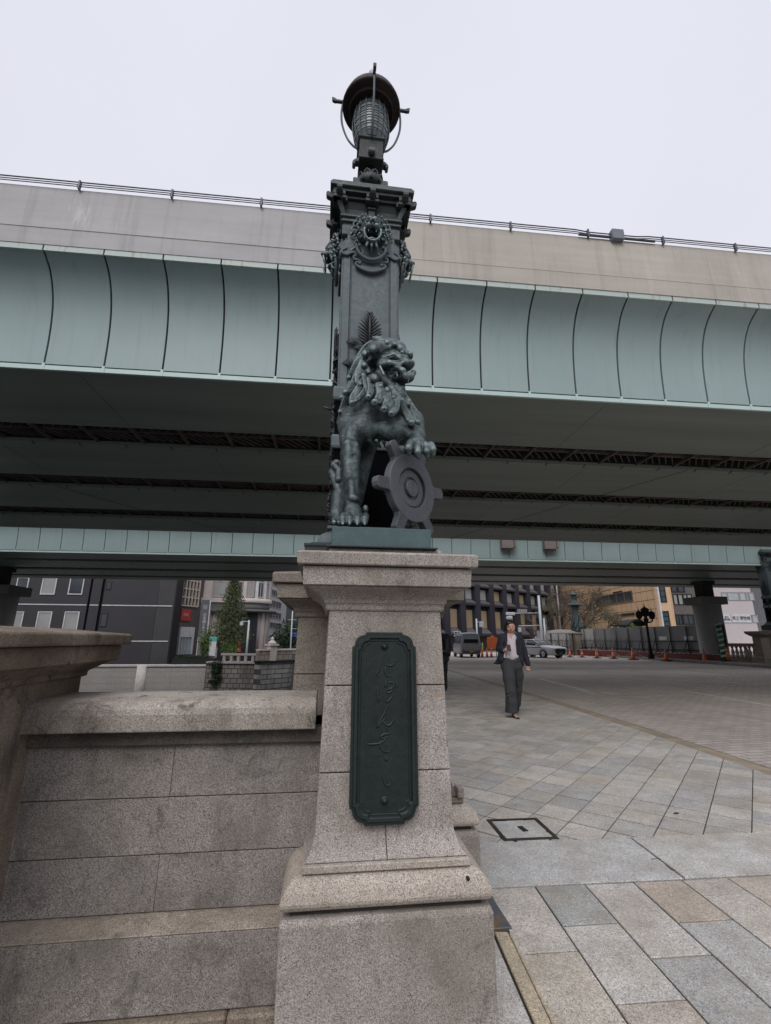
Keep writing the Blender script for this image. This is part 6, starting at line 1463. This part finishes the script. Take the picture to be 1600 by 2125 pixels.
m = MB(); a = at(1058, 1274, 44); m.box(a.x-x0-.45, a.x-x0+.45, -.25, -.05, a.z-.13, a.z+.15); m.build('signal_head', POL, t, .05)
m = MB(); a = at(1056, 1281, 44); m.box(a.x-x0-.3, a.x-x0+.25, -.3, 0, a.z-.18, a.z+.1); m.build('camera_box', POL, t, .05)
m = MB(); a = at(1083, 1268, 44); m.box(a.x-x0-.48, a.x-x0+.48, -.12, -.06, a.z-.17, a.z+.17); m.build('sign_plate', plain('plate_grey', (.28, .28, .29), .5), t)
for i in range(5): m = MB(); m.box(a.x-x0-.40+i*.18, a.x-x0-.36+i*.18, -.13, -.12, a.z-.15, a.z+.15); m.build('slat', PIPE, t)
m = MB(); a = at(1078, 1307, 44); m.box(a.x-x0-.12, a.x-x0+.12, -.2, .1, a.z-.22, a.z+.22); m.build('pedestrian_signal', POL, t, .03)
t, x0, h_ = pole(1131, 1283, 1345, 44.5, .11, 'shorter pale pole just right of the signal pole')
t, x0, h_ = pole(1160, 1195, 1345, 50, .09, 'thin tall pale pole among the bare branches', mt=plain('pole_thin', (.30, .28, .26), .6))
t, x0, h_ = pole(990, 1284, 1345, 43, .10, 'short pale pole with a camera bracket behind the van', name='camera_pole')
m = MB(); m.tube([(0, 0, h_-.3), (.75, 0, h_-.3)], .03, 6); m.box(.28, .62, -.15, .15, h_-.75, h_-.25); m.build('camera', POL, t, .04)
t, x0, h_ = pole(514, 1287, 1360, 48.5, .11, 'pale lamp pole with a short arm right of the conifer', z0=-1.15)
m = MB(); m.tube([(0, 0, h_-.15), (-.75, 0, h_-.1)], .035, 6); m.box(-.85, -.55, -.1, .1, h_-.5, h_-.15); m.build('lamp_arm', POL, t)
t, x0, h_ = pole(605, 1268, 1345, 56, .09, 'slim white pole with crossbars in front of the dark block', z0=-.9)
m = MB(); m.tube([(-.5, 0, h_-1.0), (.5, 0, h_-1.0)], .03, 5); m.tube([(-.1, 0, h_-2.0), (.6, 0, h_-2.0)], .03, 5); m.build('crossbar', POL, t)
m = MB(); a = at(610, 1318, 57); m.box(-.35, .45, -.05, .05, 0, .55); o = m.build('road_sign', plain('sign_blue', (.05, .12, .45), .5)); o.location = (a.x, 57, a.z-.2); tag(o, 'small blue road sign left of the pedestal', 'road sign')
m = MB(); a = at(441, 1345, 48.8); m.prism([(-.25, .9), (.3, .9), (.32, 2.3), (-.3, 2.3)], 'y', -.02, .02); t = empty('banner', (a.x, 48.8, -1.15), 0, 'small teal, white and red banner standing by the round shrub', 'banner'); m.build('cloth', WHP, t)
m = MB(); m.box(-.30, .32, -.03, .03, 2.3, 2.75); m.build('top_strip', plain('teal', (.10, .35, .33), .6), t); m = MB(); m.box(-.27, .3, -.03, .03, .5, .9); m.build('bottom_strip', RED, t); m = MB(); m.tube([(-.33, 0, 0), (-.33, 0, 2.8)], .02, 5); m.build('staff', POL, t)
# balustrade and post at the right edge
f = Facade(1506, 27.4, 1572, 25.6); r = f.root('balustrade', 'old stone balustrade with turned balusters between the striped pole and the right post', 'balustrade'); W = f.w
m = MB(); m.box(0, W, -.2, .2, .15, .45); m.build('base', GRD, r); m = MB(); m.box(0, W, -.2, .2, 1.05, 1.25); m.build('rail', GRD, r)
for k in range(7):
    m = MB(); m.lathe((W*(k+.6)/7.4, 0, .45), [(.08, 0), (.08, .05), (.06, .1), (.11, .25), (.06, .42), (.05, .5), (.08, .55), (.08, .6)], 10); m.build('baluster', GR, r)
p = at(1581, 1340, 25.4); t = empty('stone_post', (p.x, 25.4, .1), 0, 'stone end post with a wide flat cap at the right edge', 'stone post')
m = MB(); m.stack(0, 0, [(.42, .42, 0), (.40, .40, .35), (.28, .28, .4), (.27, .27, 1.55)]); m.build('shaft', GRD, t); m = MB(); m.stack(0, 0, [(.30, .30, 1.55), (.5, .5, 1.72), (.52, .52, 1.85)]); m.build('cap', GRD, t)
# the matching column across the road, cut by the right edge
c2 = copy_tree(col); S2 = 1.28
p = at(1591, 1240, 22.5); c2.location = (p.x+.31, 22.5, 1.95); c2.scale = (S2, S2, S2*1.02); c2['label'] = 'dark green bronze lamp column across the road, cut off by the right edge'
c2['group'] = 'lion lamp columns at the bridge ends'; col['group'] = 'lion lamp columns at the bridge ends'
t = empty('granite_pier', (p.x+.31, 22.5, 0), 0, 'granite pedestal under the far bronze column, at the right edge', 'stone pedestal')
m = MB(); m.stack(0, 0, [(.30, .4, .1), (.30, .4, 1.6)]); m.build('shaft', GRD, t); m = MB(); m.stack(0, 0, [(.3, .4, 1.6), (.5, .5, 1.75), (.52, .52, 1.94)]); m.build('cap', GRD, t)
# ================================================================== PEOPLE
SKIN = plain('skin', (.42, .245, .18), .5, var=.04, scale=8); HAIR = plain('hair_black', (.012, .009, .010), .45, var=.3, scale=30, stretch=(1, 1, .1)); NAVY = plain('cloth_navy', (.012, .014, .022), .85, var=.12, scale=6, bump=.15)
TROU = plain('cloth_charcoal', (.035, .037, .040), .85, var=.10, scale=5, bump=.15, stretch=(1, 1, .3)); BLOU = plain('cloth_white', (.50, .46, .48), .7, var=.04, scale=6); SHOE = plain('shoe_black', (.008, .008, .008), .3); LIP = plain('lip', (.35, .11, .10), .5)
WY = 8.9
def Wp(cx, cy, dy=0.0): return at(980+cx/8.175, 1260+cy/8.175, WY+dy)
q_ = (Wp(650, 1000)-Vector((0, 0, EYE))).dot(_f)/FPX/8.175
foot = Wp(730, 1905, -.18); woman = empty('person', (foot.x-.03, WY-.1, 0), 0, 'woman in an open navy blazer, white blouse and wide grey trousers, walking with a phone', 'person')
WO = Vector(woman.location)
def sc(h=.006, lo=None, hi=None):
    c = Wp(650, 1000); return Sculpt(lo or (c.x-.5, WY-.42, -.02), hi or (c.x+.5, WY+.42, 1.78), h)
def fin(S, name, mat_, par=woman, org=None):
    o = S.mesh(name, mat_, par); o.data.transform(Matrix.Translation(-(org or WO))); return o
def C1(S, a, b, ra, rb, k=.012, sub=False): S.cap(Wp(*a), Wp(*b), ra*q_, rb*q_, k, sub)
def E1(S, c, rx, ry, rz, k=.012, sub=False, M=None): S.ell(Wp(*c), (rx*q_, ry*q_, rz*q_), k, M, sub)
S = sc(.0052)
E1(S, (650, 335, .0), 76, 88, 92, .01); E1(S, (650, 385, -.012), 60, 66, 62, .02); E1(S, (655, 425, -.02), 26, 24, 20, .012)       # skull, jaw, chin
C1(S, (655, 330, -.092), (657, 366, -.106), 7, 10, .008); E1(S, (657, 370, -.098), 17, 10, 8, .006)                               # nose
for s_ in (-1, 1):
    dd = .014 if s_ < 0 else 0.0
    E1(S, (654+s_*30, 335, -.104+dd), 15, 8, 8, .004, True); E1(S, (654+s_*30, 337, -.088+dd), 13, 10, 8, .002); C1(S, (654+s_*18, 312, -.090+dd), (654+s_*46, 314, -.080+dd), 6, 5, .006)
    E1(S, (654+s_*38, 375, -.062+dd), 22, 20, 22, .02); E1(S, (652+s_*76, 350, .0), 10, 16, 22, .004)
C1(S, (640, 402, -.096), (672, 402, -.096), 6, 6, .004)
C1(S, (650, 430, .01), (648, 500, .02), 44, 46, .015); C1(S, (560, 500, .03), (740, 500, .03), 40, 40, .03)
C1(S, (650, 520, .03), (645, 860, .02), 88, 80, .04); C1(S, (620, 920, .02), (690, 920, .02), 66, 66, .03)
C1(S, (520, 510, .03), (455, 700, .06), 42, 36); C1(S, (455, 700, .06), (545, 735, -.13), 34, 26)                                   # arm holding the phone
C1(S, (780, 510, .03), (880, 760, .06), 42, 36); C1(S, (880, 760, .06), (950, 985, .02), 34, 24)
C1(S, (610, 950, .0), (640, 1350, -.08), 70, 56); C1(S, (640, 1350, -.08), (705, 1760, -.10), 58, 34); C1(S, (700, 950, .03), (765, 1330, .11), 62, 46); C1(S, (765, 1330, .11), (768, 1650, .24), 44, 30)
# hands
E1(S, (575, 718, -.175), 30, 20, 32, .01); C1(S, (545, 735, -.13), (570, 725, -.17), 25, 26, .01)
for i, (x, y) in enumerate(((600, 690), (612, 706), (618, 722), (612, 738))): S.chain([Wp(585, 705+i*10, -.19), Wp(x+8, y, -.215), Wp(x+38, y+4, -.215), Wp(x+44, y+6, -.195)], [.0095, .009, .0085, .0075], .003)
S.chain([Wp(570, 700, -.18), Wp(578, 672, -.20), Wp(592, 655, -.212)], [.011, .010, .008], .003)
E1(S, (955, 1020, .01), 24, 16, 36, .01)
for i, (dx, l_) in enumerate(((-18, 52), (-6, 62), (8, 64), (20, 52))): S.chain([Wp(952+dx, 1035, .01), Wp(952+dx*1.1, 1035+l_*.55, .0), Wp(950+dx*1.0, 1035+l_, .02)], [.0095, .009, .007], .002)
S.chain([Wp(935, 1005, -.0), Wp(918, 1035, -.02), Wp(918, 1062, -.02)], [.011, .0095, .008], .003)
# foot
C1(S, (705, 1760, -.10), (722, 1820, -.12), 32, 30); C1(S, (722, 1830, -.12), (765, 1880, -.22), 30, 26)
fin(S, 'body', SKIN)
m = MB()
for s_ in (-1, 1):
    p = Wp(654+s_*30, 337, -.1015+(.014 if s_ < 0 else 0)); m.ball(p-WO, (.010, .004, .0042), 8, 6)
m.build('eye', plain('eye_dark', (.015, .01, .01), .2), woman)
m = MB(); 
for s_ in (-1, 1): m.tube([Wp(654+s_*16, 315, -.096+(.012 if s_ < 0 else 0))-WO, Wp(654+s_*34, 308, -.094+(.012 if s_ < 0 else 0))-WO, Wp(654+s_*50, 315, -.082+(.012 if s_ < 0 else 0))-WO], [.003, .0035, .002], 5)
m.build('eyebrow', HAIR, woman)
m = MB(); m.tube([Wp(636, 402, -.103)-WO, Wp(655, 399, -.110)-WO, Wp(674, 402, -.103)-WO], [.003, .006, .003], 6); m.build('mouth', LIP, woman)
S = sc(.006, tuple(Wp(480, 520)-Vector((0, .3, 0))), tuple(Wp(820, 180)+Vector((0, .3, 0))))
E1(S, (645, 312, .030), 94, 100, 100, .01); E1(S, (625, 268, -.03), 62, 50, 40, .02); E1(S, (575, 340, .03), 34, 56, 62, .02); E1(S, (715, 325, .03), 34, 56, 56, .02); E1(S, (640, 370, .07), 76, 56, 62, .02)
E1(S, (658, 362, -.115), 72, 84, 92, .008, True); C1(S, (668, 215, -.11), (672, 290, -.12), 5, 10, .01, True)
fin(S, 'hair', HAIR)
# blouse
S = sc(.006); C1(S, (650, 540, .02), (645, 820, .0), 108, 112, .03); C1(S, (565, 835, -.01), (720, 835, -.01), 70, 70, .03); C1(S, (600, 500, .0), (650, 600, -.065), 30, 20, .012); C1(S, (705, 500, .0), (655, 600, -.065), 30, 20, .012)
for i in range(5): C1(S, (560+i*42, 700, -.105), (545+i*50, 850, -.10), 10, 12, .02)
C1(S, (640, 450, -.06), (655, 560, -.10), 40, 16, .006, True); E1(S, (650, 455, 0), 52, 80, 60, .005, True)
fin(S, 'blouse', BLOU)
# trousers
S = sc(.006); C1(S, (585, 905, .0), (720, 905, .0), 92, 92, .02); E1(S, (650, 790, .0), 260, 260, 58, .006, True); C1(S, (575, 990, .01), (745, 990, .02), 92, 96, .03)
S.chain([Wp(600, 980, -.0), Wp(625, 1200, -.07), Wp(650, 1420, -.11), Wp(665, 1600, -.10), Wp(668, 1800, -.07)], [x*q_ for x in (108, 98, 86, 92, 106)], .03)
S.chain([Wp(735, 1000, .03), Wp(770, 1150, .08), Wp(765, 1400, .14), Wp(758, 1640, .24)], [x*q_ for x in (104, 98, 76, 66)], .03)
C1(S, (585, 1450, -.175), (700, 1390, -.178), 10, 8, .035); C1(S, (580, 1520, -.175), (690, 1470, -.18), 10, 8, .035); C1(S, (630, 1000, -.09), (665, 1340, -.165), 9, 9, .03); C1(S, (640, 1560, -.185), (650, 1780, -.165), 10, 12, .035); C1(S, (560, 1060, -.07), (600, 1300, -.12), 10, 8, .03); C1(S, (760, 1050, -.04), (775, 1330, .03), 10, 8, .03)
E1(S, (650, 1880, -.05), 300, 300, 95, .004, True)
fin(S, 'trousers', TROU)
# blazer, open at the front
S = sc(.006)
C1(S, (505, 530, .03), (795, 525, .03), 60, 58, .03); C1(S, (600, 480, .03), (500, 520, .03), 38, 50, .02); C1(S, (700, 478, .03), (800, 515, .03), 38, 50, .02); C1(S, (600, 560, .06), (600, 860, .07), 120, 130, .04); C1(S, (720, 560, .06), (720, 880, .07), 110, 125, .04)
C1(S, (500, 515, .03), (455, 700, .06), 62, 56, .02); C1(S, (455, 700, .06), (530, 735, -.10), 54, 40, .02)
C1(S, (795, 510, .03), (875, 740, .06), 62, 56, .02); C1(S, (875, 740, .06), (945, 965, .02), 54, 44, .02)
C1(S, (510, 600, .0), (500, 880, .0), 60, 70, .03); C1(S, (495, 860, .02), (440, 925, .05), 62, 44, .03); C1(S, (440, 925, .05), (380, 952, .06), 36, 14, .02); E1(S, (430, 1080, .03), 200, 200, 92, .006, True)
C1(S, (790, 600, .0), (815, 900, .0), 46, 56, .03); C1(S, (815, 900, .0), (840, 970, .02), 56, 40, .03)
C1(S, (592, 470, -.0), (565, 600, -.085), 22, 24, .012); C1(S, (565, 600, -.085), (560, 760, -.09), 24, 26, .012); C1(S, (712, 470, .0), (745, 600, -.075), 22, 24, .012); C1(S, (745, 600, -.075), (772, 780, -.08), 24, 26, .012); C1(S, (560, 560, -.095), (540, 600, -.10), 18, 12, .006); C1(S, (748, 560, -.085), (772, 600, -.085), 18, 12, .006)
for (a, b2, r0, r1) in (((650, 430, -.10), (650, 620, -.13), 62, 62), ((650, 600, -.13), (650, 900, -.16), 70, 108)): C1(S, a, b2, r0, r1, .006, True)
E1(S, (650, 460, .0), 62, 90, 70, .006, True); C1(S, (650, 960, .03), (650, 1100, .03), 120, 150, .01, True)
fin(S, 'blazer', NAVY)
S = sc(.005, tuple(Wp(600, 1960, -.4)), tuple(Wp(900, 1700, .1)+Vector((0, .1, 0))))
C1(S, (705, 1835, -.06), (735, 1882, -.16), 36, 36, .01); C1(S, (735, 1882, -.16), (785, 1893, -.26), 36, 20, .01); C1(S, (705, 1840, -.05), (700, 1885, -.045), 14, 9, .006); E1(S, (738, 1838, -.13), 30, 60, 26, .006, True)
fin(S, 'shoe', SHOE)
S = sc(.006, tuple(Wp(680, 1800, .05)), tuple(Wp(860, 1560, .55)))
C1(S, (762, 1660, .26), (768, 1735, .22), 32, 30, .01); C1(S, (768, 1735, .22), (775, 1760, .16), 28, 18, .01); fin(S, 'shoe', SHOE)
p = Wp(622, 692, -.228); ph = MB(); ph.box(-.038, .038, -.005, .005, -.062, .062, Tm((0, 0, 0), .1, -.2)); o = ph.build('mobile_phone', plain('phone_case', (.05, .022, .025), .4), None, .004, 2); o.location = p
tag(o, 'dark phone held up in the walking woman\'s hand', 'phone')

# man in a black suit walking off behind the pedestal
mo = at(917, 1432, 13.4); man = empty('person', (mo.x, 13.4, 0), R_(-8), 'person in a black suit seen from behind, half hidden by the stone pedestal', 'person')
def msc(h=.010): return Sculpt((-.42, -.36, -.02), (.42, .36, 1.95), h)
H_ = 1.86
S = msc(.009); S.ell((0, .02, 1.745), (.075, .095, .115), .01); S.cap((0, 0, 1.50), (0, .01, 1.66), .06, .055, .02); S.cap((-.16, 0, 1.48), (.16, 0, 1.48), .05, .05, .03); S.cap((0, 0, 1.4), (0, 0, 1.0), .12, .12, .03)
for s_ in (-1, 1):
    S.cap((s_*.19, 0, 1.47), (s_*.24, .02, 1.18), .045, .04); S.cap((s_*.24, .02, 1.18), (s_*.24, .08*s_+.05, .93), .038, .028); S.ell((s_*.24, .08*s_+.06, .87), (.022, .035, .05), .01)
    for i in range(4): S.cap((s_*.24, .08*s_+.035+i*.017, .85), (s_*.235, .08*s_+.04+i*.016, .775+.006*abs(i-1.5)), .0095, .008, .002)
    S.cap((s_*.24, .08*s_+.09, .88), (s_*.235, .08*s_+.115, .82), .011, .009, .003)
    S.cap((s_*.09, 0, .95), (s_*.10, s_*.12, .52), .08, .06); S.cap((s_*.10, s_*.12, .52), (s_*.10, s_*.16-.05, .09), .055, .04); S.ell((s_*.075, .02, 1.74), (.012, .02, .03), .004)
S.mesh('body', SKIN, man)
S = msc(.010); S.cap((-.17, 0, 1.47), (.17, 0, 1.47), .075, .075, .03); S.cap((0, .0, 1.4), (0, 0, .95), .165, .175, .04); S.cap((-.09, 0, .95), (.09, 0, .86), .13, .13, .03)
for s_ in (-1, 1): S.cap((s_*.20, 0, 1.46), (s_*.25, .02, 1.18), .07, .062, .02); S.cap((s_*.25, .02, 1.18), (s_*.245, .08*s_+.05, .95), .058, .045, .02)
S.mesh('suit_jacket', NAVY, man)
S = msc(.010)
for s_ in (-1, 1): S.cap((s_*.09, 0, .95), (s_*.10, s_*.12, .52), .11, .085, .03); S.cap((s_*.10, s_*.12, .52), (s_*.10, s_*.16-.05, .10), .08, .072, .02)
S.mesh('suit_trousers', NAVY, man)
S = msc(.009); S.ell((0, .0, 1.775), (.088, .105, .105), .01); S.ell((0, -.04, 1.73), (.08, .07, .09), .02); S.ell((0, .11, 1.72), (.07, .07, .09), .01, sub=True); S.mesh('hair', HAIR, man)
for s_ in (-1, 1):
    S = Sculpt((s_*.10-.08, -.3, -.02), (s_*.10+.08, .36, .16), .008); y = s_*.16-.05; S.cap((s_*.10, y-.04, .05), (s_*.10, y+.18, .035), .045, .038, .01); S.mesh('shoe', SHOE, man)
S = Sculpt((-.25, -.2, -.35), (.25, .2, .35), .008); S.cap((-.10, 0, -.18), (-.10, 0, .16), .075, .07, .03); S.cap((.10, 0, -.18), (.10, 0, .16), .075, .07, .03); S.cap((-.06, -.05, -.15), (.06, -.05, -.15), .05, .05, .03)
o = S.mesh('backpack', plain('bag_black', (.014, .014, .018), .6)); o.location = (mo.x+.02, 13.4-.235, 1.22); o.rotation_euler.z = R_(-8); tag(o, 'black backpack worn by the half-hidden person in the black suit', 'backpack')

# ================================================================== VEHICLES
TYRE = plain('tyre', (.018, .018, .018), .8); RIM = plain('rim', (.35, .35, .36), .3, metal=.7); CARG = plain('car_glass', (.012, .014, .016), .08, var=.1, spec=.8); LMP = plain('headlight', (.55, .57, .6), .15, spec=.8); TLR = plain('tail_light', (.55, .03, .03), .3)
def sections(mm, st, flat=False):
    """loft: st = [(x, [(y, z), ...half profile bottom to top centre])]"""
    n = len(st[0][1]); vs = []
    for x, pr in st:
        full = [(y, z) for y, z in pr]+[(-y, z) for y, z in pr[::-1] if abs(y) > 1e-6]; vs += [(x, y, z) for y, z in full]
    k = len(vs)//len(st); fs_ = []
    for i in range(len(st)-1):
        for j in range(k-1): fs_.append((i*k+j, i*k+j+1, (i+1)*k+j+1, (i+1)*k+j))
        fs_.append((i*k+k-1, i*k, (i+1)*k, (i+1)*k+k-1))
    fs_.append(tuple(range(k))[::-1]); fs_.append(tuple((len(st)-1)*k+j for j in range(k)))
    mm.add(vs, fs_, True)
def wheel(par, x, y, r, w=.2):
    m = MB(); s_ = 1 if y > 0 else -1; M_ = Matrix.Rotation(R_(-90)*s_, 4, 'X')
    m.lathe((x, y, r), [(r*.62, -w*.5), (r*.95, -w*.5), (r, -w*.35), (r, w*.35), (r*.95, w*.5), (r*.62, w*.5)], 24, M=M_, cap=False); wl_ = m.build('wheel', TYRE, par)
    m = MB(); m.lathe((x, y, r), [(.01, w*.30), (r*.15, w*.34), (r*.18, w*.28), (r*.58, w*.36), (r*.64, w*.46), (r*.64, -w*.4)], 20, M=M_)
    m.build('rim', RIM, wl_)
# --- grey van seen from the rear left
vp = at(980, 1364, 37.6); VS = .97
van = empty('parked_van', (vp.x-.05, 37.6, 0), R_(87), 'grey compact van seen from behind with lit tail lights and a yellow number plate', 'van')
VG = plain('van_grey', (.27, .295, .31), .35, metal=.3, var=.03); L_ = 3.4; hw = .80
def vs_(x, w, z0, zb, zr, wr): return (x, [(w*.9, z0), (w, z0+.12), (w, zb), (wr, zr-.12), (wr*.93, zr-.03), (wr*.6, zr), (0, zr+.01)])
m = MB(); sections(m, [vs_(.0, hw*.95, .34, 1.02, 1.88, hw*.82), vs_(.06, hw, .28, 1.04, 1.93, hw*.88), vs_(.6, hw, .25, 1.05, 1.96, hw*.9), vs_(2.3, hw, .25, 1.05, 1.95, hw*.9), vs_(2.75, hw, .25, 1.03, 1.80, hw*.86), vs_(3.15, hw*.98, .28, 1.0, 1.12, hw*.85), vs_(3.38, hw*.9, .34, .85, .92, hw*.75)])
m.build('body', VG, van, .03, 2)
m = MB(); m.add([(-.035, -.62, 1.12), (-.035, .62, 1.12), (.03, .55, 1.72), (.03, -.55, 1.72), (.1, -.62, 1.12), (.1, .62, 1.12), (.1, .55, 1.72), (.1, -.55, 1.72)], [(0, 3, 2, 1), (4, 5, 6, 7), (0, 1, 5, 4), (2, 3, 7, 6), (0, 4, 7, 3), (1, 2, 6, 5)], False); m.build('rear_window', CARG, van, .03, 2)
for s_ in (1, -1):
    for (xa, xb) in ((.22, .85), (.95, 1.75), (1.85, 2.6)):
        m = MB(); y0, y1 = s_*(hw-.015), s_*(hw*.905+.0); m.add([(xa, y0+s_*.025, 1.12), (xb, y0+s_*.025, 1.12), (xb-.06, y1+s_*.025, 1.70), (xa+.03, y1+s_*.025, 1.70), (xa, y0-s_*.05, 1.12), (xb, y0-s_*.05, 1.12), (xb-.06, y1-s_*.05, 1.70), (xa+.03, y1-s_*.05, 1.70)], [(0, 1, 2, 3), (4, 7, 6, 5), (0, 4, 5, 1), (2, 6, 7, 3), (0, 3, 7, 4), (1, 5, 6, 2)], False); m.build('side_window', CARG, van)
    m = MB(); m.cbox((-.005, s_*.66, .62), (.08, .24, .12)); m.build('tail_light', TLR, van, .015)
    for x in (.55, 2.75): wheel(van, x, s_*(hw-.09), .30, .17)
m = MB(); m.box(-.07, .06, -.76, .76, .34, .55); m.build('bumper', plain('bumper_grey', (.07, .078, .085), .5), van, .03, 2)
m = MB(); m.cbox((-.075, 0, .50), (.02, .33, .165)); m.build('number_plate', plain('plate_yellow', (.55, .36, .02), .5), van)
m = MB(); m.cbox((-.045, 0, .93), (.02, .9, .03)); m.build('door_handle', plain('chrome', (.4, .4, .42), .25, metal=.8), van)
# --- white sedan facing right
cp_ = at(1127, 1364, 37.3); car = empty('parked_car', (cp_.x+.15, 38.6, 0), R_(90-158.8), 'white saloon car with a dark blue side stripe, its large black grille facing right', 'car')
WHC = plain('car_white', (.55, .55, .56), .25, metal=.1, var=.02); L_ = 4.9; hw = .9
def cs(x, w, z0, zb, zt): return (x, [(w*.88, z0), (w, z0+.14), (w, zb-.14), (w*.97, zb), (w*.80, zt-.015), (w*.5, zt), (0, zt+.01)])
m = MB(); sections(m, [cs(-2.42, hw*.80, .38, .82, .90), cs(-2.3, hw*.92, .26, .90, .97), cs(-1.6, hw, .22, .95, 1.0), cs(-.4, hw, .2, .95, .98), cs(.8, hw, .2, .93, .97), cs(1.5, hw, .22, .92, .985), cs(2.1, hw*.96, .24, .84, .90), cs(2.36, hw*.92, .26, .80, .85), cs(2.45, hw*.84, .30, .72, .77)])
m.build('body', WHC, car, .02, 2)
def ch(x, wb, zb, wt, zt): return (x, [(wb, zb), ((wb+wt)/2+.01, (zb+zt)/2), (wt, zt-.03), (wt*.6, zt), (0, zt+.008)])
m = MB(); sections(m, [ch(-1.95, .74, .93, .70, .98), ch(-1.15, .80, .93, .62, 1.36), ch(-.3, .81, .93, .63, 1.44), ch(.25, .81, .93, .62, 1.42), ch(1.12, .76, .93, .72, .98)]); m.build('greenhouse', CARG, car)
m = MB(); sections(m, [(-1.25, [(.60, 1.345), (.58, 1.37), (.3, 1.385), (0, 1.39)]), (-.9, [(.64, 1.38), (.60, 1.42), (.3, 1.435), (0, 1.44)]), (-.2, [(.65, 1.41), (.61, 1.455), (.3, 1.47), (0, 1.475)]), (.3, [(.63, 1.39), (.59, 1.42), (.3, 1.44), (0, 1.445)])]); m.build('roof', WHC, car)
for s_ in (1, -1):
    m = MB(); m.tube([(.26, s_*.635, 1.40), (.72, s_*.71, 1.19), (1.14, s_*.77, .97)], .03, 6); m.tube([(-.45, s_*.66, 1.41), (-.45, s_*.81, .94)], .035, 6); m.tube([(-1.2, s_*.62, 1.36), (-1.95, s_*.73, .97)], .05, 6); m.build('pillar', WHC, car)
    m = MB(); m.box(-2.2, 1.3, s_*hw-.012, s_*hw+.012, .80, .86); m.build('side_stripe', plain('stripe_blue', (.02, .03, .07), .4), car)
    m = MB(); m.add([(1.95, s_*.885, .64), (2.42, s_*.76, .62), (2.40, s_*.75, .73), (1.9, s_*.885, .78), (1.8, s_*.5, .60), (2.2, s_*.5, .58), (2.2, s_*.5, .68), (1.8, s_*.5, .74)], [(0, 1, 2, 3), (4, 7, 6, 5), (0, 4, 5, 1), (2, 6, 7, 3), (0, 3, 7, 4), (1, 5, 6, 2)], False)
    m.build('headlight', LMP, car, .01); 
    m = MB(); m.cbox((.95, s_*1.0, .98), (.12, .2, .13)); m.build('wing_mirror', WHC, car, .03, 2)
    for x in (1.45, -1.4):
        wheel(car, x, s_*(hw-.10), .33, .21)
        m = MB(); m.lathe((x, s_*(hw-.02), .33), [(.36, -.03), (.40, -.03), (.40, .03), (.36, .03)], 24, M=Matrix.Rotation(R_(90), 4, 'X'), cap=False); m.build('wheel_arch', BLACK, car)
m = MB(); m.prism([(-.42, .28), (.42, .28), (.60, .56), (.52, .72), (-.52, .72), (-.60, .56)], 'x', 2.38, 2.482); m.build('grille', BLACK, car, .01)
m = MB(); m.cbox((2.485, 0, .42), (.02, .33, .16)); m.build('number_plate', plain('plate_dim', (.06, .11, .10), .5), car)
m = MB(); m.box(-.1, .1, -.3, .3, 1.475, 1.53); m.prism([(-.13, 1.53), (.13, 1.53), (.08, 1.68), (-.08, 1.68)], 'x', -.06, .06); m.build('roof_lamp', plain('roof_lamp', (.5, .52, .55), .4), car, .02)
